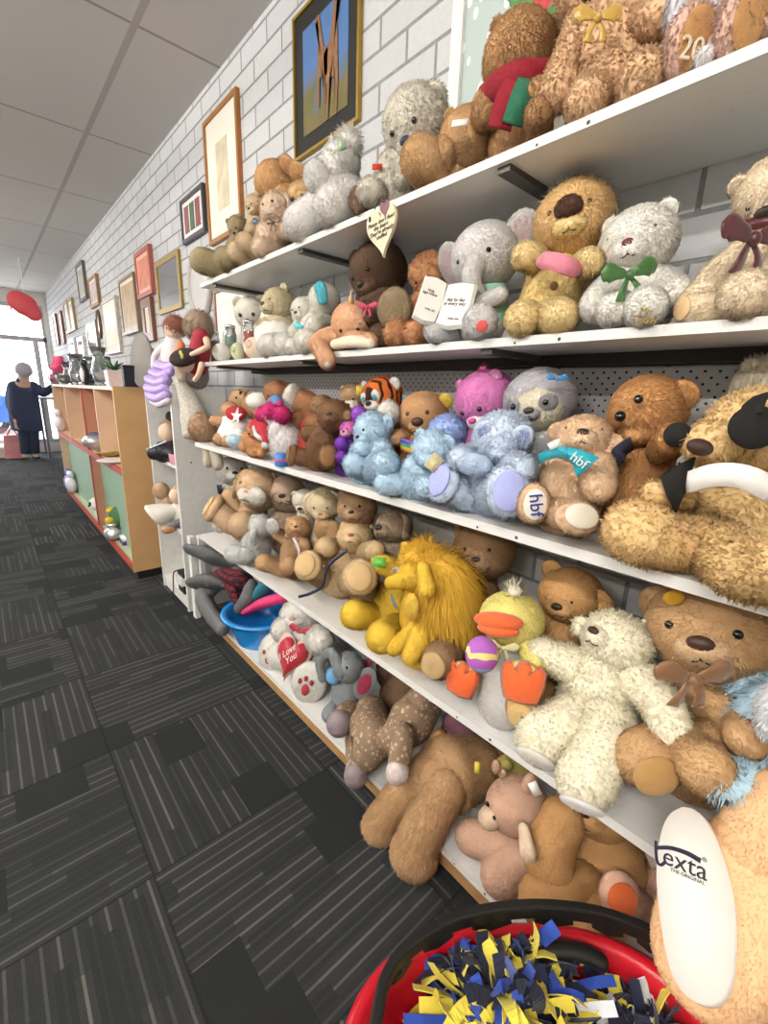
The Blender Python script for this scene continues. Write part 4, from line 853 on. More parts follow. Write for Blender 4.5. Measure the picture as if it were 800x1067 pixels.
t = bear('toy_monkey', 'beige monkey with white muzzle and a yellow ear tag at the back', 3, (372, 440, 16), (370, 414, 14), '#b08c5e', nose=(362, 422), d=.2, muz='#e5ddcf', sn=dict(r=.55), ears='round')
t.add('ear_tag', obox(t.pt(374, 407, .12, clamp=False), (.009, .013, .001), frame(t.F)), '#d9c24a', None, m=mat('yellow_tag', '#d9c24a', .6))
# tiger
t = bear('toy_tiger', 'orange striped tiger with white cheeks and big blue-green eyes', 3, (405, 445, 17), (398, 414, 21), '#e07a33', nose=(381, 420), d=.16, yaw=20, fur='short', ears='round', earcol='#e9e5e0', eark=dict(r=.26, pos=[(380, 402, 5), (411, 400, 7)]), muz='#f0ece6', sn=dict(r=.42, nose='#2a1a14', er=.09, ex=.36, ey=.12))
for p in t.parts:
    if p['name'] in ('head', 'body'): p['stripes'] = '#231812'
for sg in (-1, 1): t.add('eye_patch', ell(t.hp(sg*.36, .2, .84), V3(.24, .28, .12)*t.hr, t.hf), '#f0f0ea', 'short', parent=t.hd); t.add('iris', ell(t.hp(sg*.36, .14, .93), V3(.14, .17, .08)*t.hr, t.hf), '#4f8fa0', None, parent=t.hd, m=mat('blue_iris', '#4f8fa0', .3))
t.ball('cheek', 405, 430, 12, d=.1, col='#e5e0d8', fur='fluffy')
t = bear('toy_giraffe', 'small pink and purple patterned giraffe squeezed beside the blue bear', 3, (360, 462, 12), (364, 447, 9.5), '#d470b4', nose=(357, 450), d=.07, fur='short', muz='#efb7cc', ears='round', sn=dict(r=.6, out=.6), legs=[(355, 476, 6, .01), (356, 462, 7, .02)], arms=[])
t.parts[t.body]['col'] = '#7b3fae'; t.parts[t.hd]['spots'] = '#7b3fae'
for i in (-1, -2): t.parts[i]['col'] = '#7d3fa8'
t.ball('purple_mane', 374, 432, 8, d=.08, col='#9a56c4', fur='fluffy')
# light blue bear, left
LB = '#c6e2f7'
t = bear('teddy_bear', 'sky-blue bear sitting sideways, leftmost of the blue bears', 3, (382, 477, 21), (389, 449, 19), LB, nose=(370, 455), d=.06, yaw=0, fur='fluffy', ears='round', eark=dict(pos=[(381, 436, 6), (404, 440, 8)]), legs=[(370, 484, 12, -.01), (402, 484, 15, -.01)], arms=[(376, 468, 9, .01), (398, 470, 11, .02)], sn=dict(nr=.13))
t.band(t.neck, nrm(t.neck-t.lo), t.r*.7, .02, '#a6dcef')
t = bear('teddy_bear', 'tan bear with a yellow ear and rainbow-striped scarf behind the blue bears', 3, (438, 470, 22), (441, 432, 24), '#c4945a', nose=(433, 440), d=.17, fur='short', ears=None, muz='#cfa268', sn=dict(r=.5, out=.6, nose='#4a3324', nr=.24, nw=1.15, er=.1, ex=.42, ey=.28, eyes='#5a3a26'), arms=[(414, 456, 9, .1)])
t.ears('round', '#e6c850', r=.3, only=(1,), pos=[(464, 418, 8, .02)]); t.ears('round', '#8fb7cc', only=(-1,), pos=[(420, 416, 5, .02)])
for k, cc in enumerate(('#7a55b0', '#4c9bd0', '#7fbf5a', '#e8cf4a', '#e0803a')):
    t.add('scarf_stripe', ribbon(bez([t.pt(418, 458+k*2.2, .08, clamp=False), t.pt(428, 461+k*2.2, .06, clamp=False), t.pt(440, 461+k*2.2, .07, clamp=False)], 5), .009, .006, V3(0, 0, 1)), cc, None, m=mat('scarf_stripe', cc, .85))
t = bear('teddy_bear', 'periwinkle blue furry bear facing away, between the sky-blue bears', 3, (468, 478, 17), (466, 452, 19), '#9db5e6', nose=(455, 448), d=.12, fur='fluffy', ears=None, sn=dict(r=0, eyes=None, nose=None, mouth=False))
t = bear('teddy_bear', 'sky-blue bear with a gold paper tag, middle one of the blue bears', 3, (434, 494, 21), (452, 469, 20), '#c6e2f6', nose=(440, 476), d=.04, yaw=10, fur='fluffy', eark=dict(pos=[(438, 452, 6), (466, 462, 9)]), legs=[(403, 503, 13, -.015), (444, 508, 12, -.02)], sn=dict(eyes=None, nose=None))
t.add('paper_tag', obox(t.pt(452, 482, -.035, clamp=False), (.013, .017, .001), roll(frame(V3(-.8, -.5, .3)), -35)), '#d9cfa0', None, m=mat('gold_tag', '#cfc39a', .5, noise=.3, nscale=200))
t = bear('teddy_bear', 'large pale blue bear with lilac foot pads and inner ears', 3, (503, 484, 27), (523, 456, 27), '#d6e5f8', nose=(516, 470), d=.06, yaw=30, fur='fluffy', ears='round', inner='#a9b2ea', eark=dict(pos=[(507, 450, 13, -.04), (545, 453, 11, -.04)]), legs=[(463, 503, 19, -.02), (529, 512, 24, -.03)], pad='#aeb5ec', arms=[(543, 490, 15, -.0)], sn=dict(eyes=None, nose=None, mouth=False, r=.4), sole=(.95, 1.15), neck=(514, 468))
t.ball('belly_patch', 494, 484, 15, d=-.035, col='#c3d6ee', fur='short', sc=(1.2, .8, .6)); t.limb('arm', (480, 478, 13, -.01))
# pink bear (plain)
t = bear('teddy_bear', 'bright pink round-headed bear with a white muzzle at the pegboard', 3, (505, 455, 22), (506, 416, 30), '#d07db6', nose=(487, 437), d=.17, yaw=30, fur='short', ears='round', eark=dict(r=.24), inner='#f0d5dc', muz='#f2e9ea', sn=dict(r=.36, out=.78, down=.3, nose='#c44a94', nr=.13, er=.1, ex=.36, ey=.12, eyes='#2c2430'))
t.ball('hair_tuft', 503, 386, 5, d=.16, col='#d9609f', fur='fluffy')
# sloth
t = bear('toy_sloth', 'grey sloth with round grey eye patches and a blue bow on its head', 3, (565, 462, 30), (562, 418, 34), '#a3a1a5', nose=(549, 424), d=.17, yaw=45, fur='short', ears=None, muz='#8c8b8e', sn=dict(r=.27, out=.92, down=.22, nose='#3d3436', nr=.12, er=.085, ex=.46, ey=.04, eo=1.19))
t.parts[t.body]['spots'] = '#eceaea'
t.add('face_mask', ell(t.hp(0, -.1, .28), V3(.92, .8, .82)*t.hr, t.hf), '#efe7cf', 'short', parent=t.hd)
for sg in (-1, 1): t.add('eye_patch', ell(t.hp(sg*.5, .02, .92), V3(.27, .24, .09)*t.hr, frame(nrm(t.HF+t.HS*sg*.5), t.HU)), '#7f7f84', 'short', parent=t.hd)
t.bow(580, 395, 9, '#3f86c0', d=.1, tails=0)
# hbf bear
t = bear('teddy_bear', 'light tan bear with white foot pads and a teal printed ribbon', 3, (594, 500, 34), (607, 460, 27), '#d6b084', nose=(607, 448), d=.07, yaw=38, fur='plush', neck=(601, 474), up=(.15, -1), eark=dict(pos=[(582, 450, 11), (637, 464, 13)], r=.3), ears='round', muz='#dcba90', sn=dict(r=.5, nose='#33241c', nr=.17, er=.06, ex=.6, ey=.22),
    arms=[(572, 508, 13, .06), (624, 508, 17, .0, (622, 486, 18, .06))])
i1 = t.limb('leg', (556, 525, 17, -.03), pad='#ece7da', sole=(.95, 1.25), toe=V3(-.75, -.62, .12)); _, pc1, fr1, r1 = t.pads[-1]
i2 = t.limb('leg', (601, 540, 19, -.04), pad='#e6e0cf', sole=(1.35, .95), toe=V3(-.45, -.75, .5))
t.text(i1, 'hbf', pc1+fr1[2]*.001, roll(fr1, -80), .03, '#2c3a8c', ext=.0012, mname='navy_thread')
TE = mat('teal_satin', '#2a9fb0', .35, bump=.08); t.scarf('#2a9fb0', .2, 'neck_ribbon', TE)
nk = t.pt(590, 471, -.04, clamp=False)
i = t.add('ribbon_tail', ribbon(bez([nk, t.pt(603, 478, -.047, clamp=False), t.pt(603, 489, -.045, clamp=False)][:2]+[t.pt(613, 487, -.044, clamp=False)], 6), np.linspace(.016, .04, 13), .002, V3(0, .2, 1)), '#2a9fb0', None, m=TE)
t.text(i, 'hbf', t.pt(603, 480, -.056, clamp=False), roll(frame(V3(-.75, -.6, .15)), -35), .021, '#e9f4f4', ext=.0006, mname='white_print')
t.add('ribbon_tail', ribbon(bez([nk, t.pt(576, 472, -.02, clamp=False), t.pt(561, 478, .01, clamp=False)], 6), .017, .002, V3(0, 0, 1)), '#2a9fb0', None, m=TE)
t.add('care_label', obox(t.pt(578, 463, -.03, clamp=False), (.01, .006, .001), roll(frame(V3(-.8, -.5, .2)), 30)), '#f2efe9', None, m=WC)
# brown bear with black paw
t = bear('teddy_bear', 'brown bear with a black paw and navy sash sitting at the pegboard', 3, (666, 486, 36), (674, 432, 37), '#a8712f', nose=(640, 452), d=.16, yaw=20, fur='plush', ears='round', eark=dict(pos=[(712, 412, 15, -.01)], r=.3), sn=dict(r=.42, out=.7, nose='#3a2614', er=.1, ex=.42, ey=.2), neck=(668, 462)) if False else None
t = Toy('teddy_bear', 'brown bear with a black paw and navy sash sitting at the pegboard', 3, '#ad7733', 'plush', .16, 20)
t.sit(668, 492, 36, top=(670, 462)); t.head(674, 430, 37, nose=(647, 446), wide=1.0)
t.snout('#b8833c', r=.45, out=.62, down=.32, nose=None, eyes=None, mouth=False)
t.add('eye', ell(t.pt(646, 434, .075, clamp=False), V3(.0085, .009, .008), frame(V3(-.8, -.5, .2))), '#2a1a10', None, parent=t.hd, m=mat('glossy_eye', '#140f0c', .12, noise=0))
t.ears('round', r=.3, only=(1,), pos=[(711, 412, 16, .0)])
t.add('button_eye', ell(t.pt(665, 416, .078), V3(.007, .007, .005), frame(V3(-.8, -.5, .2))), '#2a1a10', None, parent=t.hd, m=mat('glossy_eye', '#140f0c', .12, noise=0))
a = t.limb('arm', (700, 458, 16, .04), start=(690, 470, .12)); t.ball('black_paw', 706, 453, 13, d=.015, col='#1d1b1a', fur=None, m=mat('black_felt', '#191817', .85), sc=(1, 1, .7))
t.add('navy_sash', ribbon(bez([t.pt(658, 462, .07, clamp=False), t.pt(645, 472, .055, clamp=False), t.pt(634, 494, .08, clamp=False)], 6), .024, .004, V3(-.3, 0, 1)), '#23263a', None, m=mat('navy_cloth', '#23263a', .8))
t.add('collar', ribbon([t.neck+V3(0, 0, .004)+(t.S*math.cos(q)+t.F*math.sin(q))*t.r*.66 for q in np.linspace(0, 2*math.pi, 25)], .014, .004, V3(0, 0, 1)), '#4a3322', None, m=mat('leather_collar', '#4a3322', .6))
# big golden curly bear with eye patch
t = Toy('teddy_bear', 'large golden curly bear with black eye patch, black cape and white collar', 3, '#d9b269', 'curly', .09, 52)
t.sit(765, 530, 46, top=(770, 500), d=.13); t.head(786, 452, 47, d=.1, nose=(724, 470), up=(.1, -1))
t.add('muzzle', ell(t.pt(742, 462, .03, clamp=False), V3(1.0, .85, 1)*t.R(26, t.h), frame(V3(-.9, -.3, 0))), None, 'curly', parent=t.hd)
t.add('nose', ell(t.pt(729, 466, -.04, clamp=False), V3(.015, .0105, .01), roll(frame(V3(-.85, -.5, .1)), -15)), '#3c2a22', None, parent=t.hd, m=mat('nose_fabric', '#3c2a22', .6, noise=0))
BK = mat('black_felt', '#191817', .85)
t.add('eye_patch', ell(t.pt(786, 445, -.005, clamp=False), V3(1.05, .95, .3)*t.R(21, t.h), frame(V3(-.75, -.65, .15))), '#191817', None, parent=t.hd, m=BK)
t.add('patch_strap', ribbon(bez([t.pt(782, 432, -.01, clamp=False), t.pt(786, 420, .0, clamp=False), t.pt(796, 411, .03, clamp=False)], 6), .022, .004, V3(0, -1, .5)), '#191817', None, parent=t.hd, m=BK)
t.add('white_collar', ribbon(bez([t.pt(716, 503, -.01, clamp=False), t.pt(745, 495, -.035, clamp=False), t.pt(775, 497, -.04, clamp=False), t.pt(806, 512, -.02, clamp=False)], 7), .028, .006, V3(0, 0, 1)), '#f2efe9', None, m=mat('white_felt', '#f4f2ee', .8))
cp = [t.pt(*q, clamp=False) for q in ((722, 476, -.0), (698, 486, -.005), (677, 495, .0), (690, 514, -.012), (705, 534, -.02), (718, 512, -.02))]
fr = frame(V3(-.75, -.6, .1)); cc = cp[0]; t.add('black_cape', prism(cc-fr[2]*.0, [((q-cc)@fr[0], (q-cc)@fr[1]) for q in cp], .008, fr), '#191817', None, m=BK)
t.limb('leg', (664, 554, 34, -.03), start=(735, 562, .06), mid=(702, 566, 28, .01), r0=28)
t.limb('leg', (830, 590, 36, -.1), start=(745, 570, .06), mid=(778, 592, 34, -.04), r0=30)
t.limb('arm', (682, 514, 13, -.005), start=(712, 520, .06))
t2 = Toy('soft_toy', 'cream fluffy toy pushed to the back behind the eye-patched bear', 3, '#cfc5b0', 'fluffy', .2); t2.ball('fluffy_body', 796, 404, 30, d=.24, sc=(1, 1.1, .8)); t2.ball('ear', 782, 382, 9, d=.22)
# ================================================================== SHELF 4
t = bear('toy_bear', 'small grey-white bear face peeping out at the back end of the fourth shelf', 4, (242, 506, 14), (242, 491, 15), '#cdcac4', nose=(245, 492), d=.16, muz='#e8e5de', eark=dict(r=.3), sn=dict(er=.1, ex=.45), ears='round', cat='soft toy')
t.limb('leg', (217, 482, 5, .05), start=(216, 470, .05), mid=None); t.limb('leg', (227, 484, 5.5, .05), start=(224, 470, .05))
for i in (-1, -2): t.parts[i]['col'] = '#d8cfbd'
t = Toy('toy_dog', 'tan and white dog lying on its back with tan paw pads raised', 4, '#d3b083', 'plush', .1, 20)
t.sit(256, 535, 19, top=(264, 520), d=.14, seat=True); t.head(270, 510, 22, d=.12, nose=(254, 512), up=(.3, -1)); t.snout('#ece5da', r=.5, out=.65, nose='#c99a8a', nr=.1, eyes='#2c1a10', ex=.5, ey=.25)
t.add('white_cheek', ell(t.pt(268, 517, .06), V3(.04, .035, .03), frame(t.F)), '#ece7de', 'fluffy', parent=t.hd); t.ears('flop', '#b8935f', r=.36)
t.limb('leg', (223, 530, 13, .0), start=(243, 545, .06), pad='#d9b583', sole=(1, 1.15)); t.limb('leg', (240, 517, 8, .07), start=(250, 535, .1)); t.limb('leg', (252, 547, 14, .02), start=(262, 545, .08)); t.ball('tail', 229, 548, 7, d=.03, col='#ebe6dc')
t2 = Toy('swing_tag', 'small black card tag standing behind the raised tan paw', 4, '#22252e', None, .1, cat='tag', group=None); t2.add('card', obox(t2.pt(229, 510, .1, .02), (.016, .022, .001), roll(frame(t2.F), 8)), None, None, m=mat('black_card', '#1f222b', .6)); t2.add('stem', chain([t2.pt(229, 515, .1, clamp=False), V3(t2.pt(229, 515, .1)[0], t2.pt(229, 515, .1)[1], t2.zs)], [.002, .002], 6, k=0), None, None, m=mat('black_card', '#1f222b', .6))
t = bear('toy_elephant', 'small silvery grey elephant with a glittery white tusk', 4, (266, 566, 15), (272, 548, 11.5), '#b9bab6', nose=(262, 551), d=.04, fur='fluffy', ears=None, sn=dict(r=0, nose=None, mouth=False, eyes=None), legs=[(244, 580, 9, -.01), (258, 578, 9, .0)], arms=[(258, 566, 7, .01)])
t.add('trunk', chain([t.hp(0, -.2, .8), t.hp(0, -.7, 1.2), t.hp(0, -1.3, 1.2)], [t.hr*.38, t.hr*.3, t.hr*.24], 12), None, 'plush', parent=t.hd); t.ears('round', r=.5, inner='#e5e2dd', pos=[(265, 541, 5), (284, 548, 8, -.02)])
t = bear('teddy_bear', 'pinkish tan bear wearing a faded pink ribbon at the back', 4, (298, 542, 18), (299, 515, 19), '#bba084', nose=(293, 516), d=.2, sn=dict(eyes=None)); t.scarf('#b5827c', .25, 'pink_ribbon')
t = bear('teddy_bear', 'white bear with a black nose beside the cream floppy-eared dog', 4, (318, 545, 12), (317, 521, 11), '#e0d9cb', nose=(312, 530), d=.17, fur='plush', sn=dict(r=.5, nr=.2, out=.8))
t = bear('toy_dog', 'cream floppy-eared dog on the fourth shelf', 4, (340, 555, 16), (338, 525, 17), '#d8c8a6', nose=(333, 536), d=.16, ears='flop', muz='#d2bd94', earcol='#dfd3b8', sn=dict(nose='#a87e54', nr=.12, er=.08, eyes='#5a4028'))
t = bear('teddy_bear', 'brown bear sitting upright at the back, above the navy-ribboned bear', 4, (380, 560, 19), (372, 529, 19), '#a5825a', nose=(365, 533), d=.17, muz='#b08e66', inner='#b59a78', sn=dict(er=.08, nr=.13)); t.scarf('#b06a5c', .2, 'pink_ribbon')
t = bear('teddy_bear', 'orange-tan bear lying back in the shade between the cream dog and brown bear', 4, (356, 552, 17), (340, 552, 12), '#a98455', nose=(334, 545), d=.14, seat=True, ears=None, sn=dict(eyes=None, nose=None, mouth=False, r=0))
t = bear('teddy_bear', 'small tan bear sitting at the shelf front with a lilac and white ribbon', 4, (303, 571, 13), (310, 550, 12), '#bd9562', nose=(308, 548), d=.09, eark=dict(r=.28), legs=[(275, 586, 9, .0), (301, 590, 10, -.02)], arms=[(316, 570, 8, .03), (289, 556, 6, .06)], sn=dict(nr=.13, er=.07), ears='round')
t.scarf('#d9c4cc', .14, 'lilac_ribbon'); t.add('ribbon_tail', ribbon(bez([t.pt(306, 560, .015, clamp=False), t.pt(311, 572, -.01, clamp=False), t.pt(311, 584, -.012, clamp=False)], 5), .01, .0015, V3(0, -1, 0)), '#d9c4cc', None, m=mat('lilac_satin', '#d9c4cc', .5))
t = bear('teddy_bear', 'large honey-tan bear lying back with a thin navy ribbon across its belly', 4, (356, 583, 27), (370, 560, 17), '#d6b884', nose=(365, 557), d=.15, yaw=25, neck=(366, 566), fur='plush', muz='#d8bb88', eark=dict(r=.3), sn=dict(r=.5, nose='#a04a3a', nr=.14, eyes=None), legs=[(321, 589, 15, -.01), (375, 601, 18, -.02)], arms=[(339, 571, 11, .06), (391, 574, 10, .06)], sole=(1, 1.05), pad='#d5b683')
t.add('navy_ribbon', ribbon(bez([t.pt(362, 573, -.03, clamp=False), t.pt(342, 590, -.045, clamp=False), t.pt(336, 610, -.045, clamp=False), t.pt(324, 618, -.04, clamp=False), t.pt(311, 622, -.03, clamp=False)], 6), .009, .0015, V3(0, .6, 1)), '#2b2c3c', None, m=mat('navy_satin', '#2b2c40', .4))
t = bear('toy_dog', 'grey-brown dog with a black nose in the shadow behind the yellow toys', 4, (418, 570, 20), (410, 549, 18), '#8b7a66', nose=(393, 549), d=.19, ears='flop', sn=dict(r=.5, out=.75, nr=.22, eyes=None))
# yellow toys
YL = '#f0cd3c'
t = bear('teddy_bear', 'bright yellow bear with a green sticker on its raised paw', 4, (412, 628, 25), (434, 582, 17), YL, nose=(424, 588), d=.12, yaw=15, fur='plush', neck=(424, 606), ears='round', sn=dict(eyes=None, nose=None, mouth=False), legs=[(370, 640, 15, -.01), (398, 664, 17, -.03)], arms=[(396, 588, 10, .03, (408, 592, 10, .05))])
t.add('green_sticker', obox(t.pt(395, 586, -.005, clamp=False), (.017, .013, .001), frame(V3(-.75, -.5, .4))), '#63b04a', None, m=mat('green_sticker', '#63b04a', .5)); t.add('paper_loop', chain([t.pt(408, 596, -.0, clamp=False), t.pt(413, 592, -.01, clamp=False), t.pt(416, 598, -.005, clamp=False)], [.003]*3, 6), '#b9b9c9', None, m=mat('silver_tag', '#b9b9c9', .4))
t.add('thin_ribbon', ribbon(bez([t.pt(407, 620, -.03, clamp=False), t.pt(411, 630, -.04, clamp=False), t.pt(414, 634, -.04, clamp=False)], 4), .006, .001, V3(0, 1, 0)), '#5a6a8a', None, m=mat('blue_thread', '#5a6a8a', .6))
t = Toy('toy_echidna', 'golden-yellow long-snouted toy with a huge shaggy mane down its back', 4, '#f0ca3a', 'plush', .05, 10)
t.sit(438, 636, 20, d=.06, top=(434, 612), col='#f0c53a', fur='short'); t.head(430, 600, 16, d=.02, nose=(408, 607))
t.add('snout', chain([t.h, t.pt(419, 605, -.01, clamp=False), t.pt(407, 607, -.02, clamp=False)], [t.hr*.72, t.hr*.52, t.hr*.4], 14), None, 'short', parent=t.hd)
t.add('eye', ell(t.hp(.35, .35, .82), V3(.08, .08, .06)*t.hr, t.hf), '#6a5a3a', None, parent=t.hd, m=mat('pale_eye', '#cfc6a0', .2))
mn = chain([t.pt(447, 588, .08, clamp=False), t.pt(466, 612, .08, clamp=False), t.pt(468, 640, .07), t.pt(458, 668, .05)], [.055, .075, .08, .055], 16)
t.add('shaggy_mane', mn, '#eec038', 'shag', comb=V3(-.1, -.35, -.9), cap=30000); t.add('crown', ell(t.pt(440, 585, .06, clamp=False), V3(.05, .035, .045), frame(t.F)), '#eec038', 'mane')
t.limb('arm', (445, 614, 9, -.035), start=(441, 592, -.02), r0=7); t.ball('belly_patch', 429, 632, 11, d=-.055, col='#f0cc4a', fur='short', sc=(.8, 1.35, .5))
t.limb('leg', (411, 675, 8, -.03), start=(432, 655, .0)); t.limb('leg', (428, 684, 9, -.04), start=(440, 662, -.0), r0=14)
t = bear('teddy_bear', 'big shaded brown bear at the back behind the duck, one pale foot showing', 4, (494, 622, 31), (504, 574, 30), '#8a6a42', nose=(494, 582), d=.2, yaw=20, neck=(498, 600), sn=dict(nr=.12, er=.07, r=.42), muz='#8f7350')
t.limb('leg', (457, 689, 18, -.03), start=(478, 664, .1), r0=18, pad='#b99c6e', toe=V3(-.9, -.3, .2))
# duck
t = Toy('toy_duck', 'yellow and white duck with orange bill and feet, holding a striped egg', 4, '#f1e588', 'short', .06, 35)
t.sit(527, 704, 26, d=.05, top=(530, 672), col='#faf8f2'); t.head(533, 645, 31, d=.06, nose=(519, 650), wide=1.05, tall=.92)
OR = mat('orange_plush', '#ee6a33', .85, sheen=.3, bump=.15, nscale=90)
bc = t.pt(519, 650, .0, clamp=False); br = t.R(26, bc); bfr = frame(nrm(t.HF+V3(0, 0, -.05)), t.HU)
up_ = ell(bc+bfr[1]*br*.12, (br*1.02, br*.34, br*.6), bfr, 24, 10, .05); lo_ = ell(bc-bfr[1]*br*.22, (br*.86, br*.29, br*.5), bfr, 24, 10, .05)
t.add('upper_bill', up_, None, None, parent=t.hd, m=OR); t.add('lower_bill', lo_, None, None, parent=t.hd, m=OR)
for sg in (-1, 1): t.add('eye', ell(t.hp(sg*.2, .12, .93), V3(.045, .05, .04)*t.hr, t.hf, 8, 6, 0), None, None, parent=t.hd, m=mat('glossy_eye', '#140f0c', .12, noise=0))
t.add('head_tuft', ell(t.h+V3(0, 0, t.hr*1.0), V3(.014, .014, .014), frame(t.F)), '#d9d2bd', 'mane', parent=t.hd, comb=(0, 0, 1))
t.limb('wing', (557, 690, 12, .03), start=(548, 668, .05), r0=11); t.parts[-1]['col'] = '#ecdf80'
def webfoot(px, py, r, d, nf=None):
    c = t.pt(px, py, d); rr = t.R(r, c); f = frame(nf if nf is not None else nrm(V3(-.8, -.45, .25)), (0, 0, 1)); c = V3(c[0], c[1], max(c[2], t.zs+rr*.95))
    pts = [(-.75, -.85), (.0, -1.0), (.75, -.85), (.95, -.1), (1.0, .6), (.7, .95), (.42, .62), (.18, 1.0), (-.18, 1.0), (-.42, .62), (-.7, .95), (-1, .6), (-.95, -.1)]
    i = t.add('foot', prism(c, [(a*rr, b*rr) for a, b in pts], rr*.35, f, .82), None, None, m=OR); t.add('foot_back', ell(c-f[2]*rr*.12, (rr*.95, rr*.92, rr*.35), f), '#efdf90', 'short', parent=i)
webfoot(481, 708, 19, -.02, nrm(V3(-.9, -.2, .25))); webfoot(544, 711, 23, -.02)
ec = t.pt(502, 682, -.05); er = t.R(18, ec)
g = G('striped_plush', .85); zz = g.M('ADD', g.z, g.M('MULTIPLY', g.M('SINE', g.M('MULTIPLY', g.M('ADD', g.x, g.y), 210)), .0035))
M_egg = g.col(g.mix(g.M('GREATER_THAN', zz, -.018), '#93b4d8', g.mix(g.M('GREATER_THAN', zz, .003), '#b863c0', g.mix(g.M('GREATER_THAN', zz, .015), '#efe08c', '#b46ac4'))))
t.add('striped_egg', ell(ec, (er*.95, er*1.1, er*.9), frame(V3(-.8, -.6, 0)), k=0), None, None, m=M_egg)
t.limb('wing', (497, 676, 8, -.01), start=(516, 672, .03)); t.parts[-1]['col'] = '#ecdf80'
t.bow(524, 675, 13, '#efe6b0', d=-.0, rough=.2, name='clear_bow')
t = bear('teddy_bear', 'golden bear with a stitched smile at the brick wall, behind the white bear', 4, (580, 668, 32), (594, 620, 29), '#c08f45', nose=(577, 632), d=.2, yaw=25, neck=(588, 644), fur='plush', ears='round', eark=dict(pos=[(575, 594, 11), (623, 628, 15)], r=.3), sn=dict(r=.42, nr=.16, er=.06, ex=.45, ey=.1), muz='#c7984f')
t.limb('leg', (545, 738, 18, -.0), start=(560, 715, .1), r0=18, pad='#c9aa70', toe=V3(-.9, -.35, .1))
# cream curly bear
t = Toy('teddy_bear', 'creamy white curly bear lying back with arms spread, front of the fourth shelf', 4, '#f2ebd0', 'curly', .08, 40)
t.sit(626, 722, 43, d=.1, top=(640, 674)); t.head(642, 668, 31, d=.11, nose=(614, 660), up=(.35, -1), wide=1.1)
t.snout('#efe6cf', r=.5, out=.7, down=.05, nose='#3f2c22', nr=.16, eyes=None, fur='short', wide=1.0)
t.ears('round', pos=[(604, 652, 10, .0), (674, 658, 14, .02)])
t.limb('arm', (563, 680, 16, .05), start=(600, 694, .08), r0=20); t.limb('arm', (700, 762, 20, .03), start=(664, 708, .09), r0=22, mid=(688, 732, 21, .06))
t.limb('leg', (565, 768, 27, -.02), start=(606, 745, .05), r0=27, pad='#dcd8d0', toe=V3(-.8, -.2, -.55), mid=(588, 756, 26, .01)); t.limb('leg', (610, 812, 29, -.05), start=(634, 750, .05), r0=28, mid=(626, 780, 26, -.01), pad='#dcd8d6', toe=V3(-.8, -.3, -.7))
# tan bear with satin bow
t = bear('teddy_bear', 'big tan bear with brown satin bow and yellow ear tag under the shelf', 4, (742, 736, 48), (738, 656, 52), '#b98f57', nose=(728, 668), d=.17, yaw=52, neck=(738, 704), fur='plush', ears='round', eark=dict(pos=[(686, 628, 18), (800, 640, 22)], r=.3), muz='#c9a574', sn=dict(r=.42, out=.72, nose='#432b22', nr=.17, er=.09, ex=.52, ey=.14), arms=[(777, 770, 20, .05, (770, 750, 20, .1))])
t.limb('leg', (672, 790, 29, -.005), start=(715, 775, .1), r0=28, pad='#b58d55', toe=V3(-.75, -.65, .05)); t.limb('leg', (735, 800, 27, -.01), start=(745, 780, .08), r0=28, mid=(725, 788, 27, .03))
t.bow(720, 706, 34, '#8a6444', d=.03, rough=.3, name='satin_bow'); t.add('ear_tag', ell(t.pt(702, 623, .1, clamp=False), V3(.017, .013, .004), frame(V3(-.7, -.7, 0))), '#d9a92c', None, m=mat('yellow_tag', '#d9a92c', .6))
# light blue and white toy
t = Toy('toy_rabbit', 'pale blue and white shaggy toy at the camera end of the fourth shelf', 4, '#b4d3e4', 'hair', .1, 55)
t.ball('body', 800, 760, 40, d=.1, sc=(.9, 1.3, .8)); t.ball('leg', 776, 812, 26, d=.02, sc=(1.8, .7, 1), fur='hair'); t.ball('back', 782, 725, 22, d=.14, sc=(1, 1.2, .8))
t.ball('white_chest', 815, 740, 24, d=.0, col='#edeff2', fur='fluffy', sc=(1, 1.6, .7))
# rabbit with printed sole, legs over the edge
t = Toy('toy_rabbit', 'peach plush toy with a long white printed foot sole jutting over the shelf edge', 4, '#edc08e', 'short', .0, 60)
fc = P(726, 943, x=.585); tF = nrm(EYE-fc+V3(-.02, .22, -.02)); ff = frame(tF, (0, 0, 1)); px_ = mpp(fc)
def onp(px, py, back=0):
    r = ray(px, py); q = EYE+r*((fc-EYE)@tF/(r@tF)); return q-tF*back
def uv(px, py): q = onp(px, py)-fc; return (q@ff[0], q@ff[1])
m0, mu, mv = onp(758, 938), onp(834, 938), onp(758, 812)
i = t.add('leg', join(ell(m0-tF*.052, (np.linalg.norm(mu-m0), np.linalg.norm(mv-m0), .05), ff, 32, 20, .02, sq=.85), chain([onp(770, 900, .07), P(820, 850, x=.70), P(900, 840, x=.84)], [.05, .052, .06], 16)), None, 'short')
op = [(712, 839), (699, 846), (690, 862), (685, 890), (684, 920), (688, 960), (695, 1000), (705, 1028), (722, 1046), (742, 1050), (757, 1038), (765, 1012), (768, 975), (766, 940), (758, 905), (747, 875), (735, 853), (724, 842)]
t.add('foot_sole', prism(fc-tF*.03, [uv(*q) for q in bez([V3(*q) for q in op+op[:1]], 3)[:-1]], .034, ff, .97), None, None, parent=i, m=mat('white_velour', '#f0ece4', .8, sheen=.3, noise=.03))
L0 = .0046
def lg(px, py): return onp(px, py)+tF*L0
bs = nrm(lg(733, 919)-lg(690, 901)); tr_ = (bs, np.cross(tF, bs), tF); sz = np.linalg.norm(lg(731, 913)-lg(691, 897))/1.6
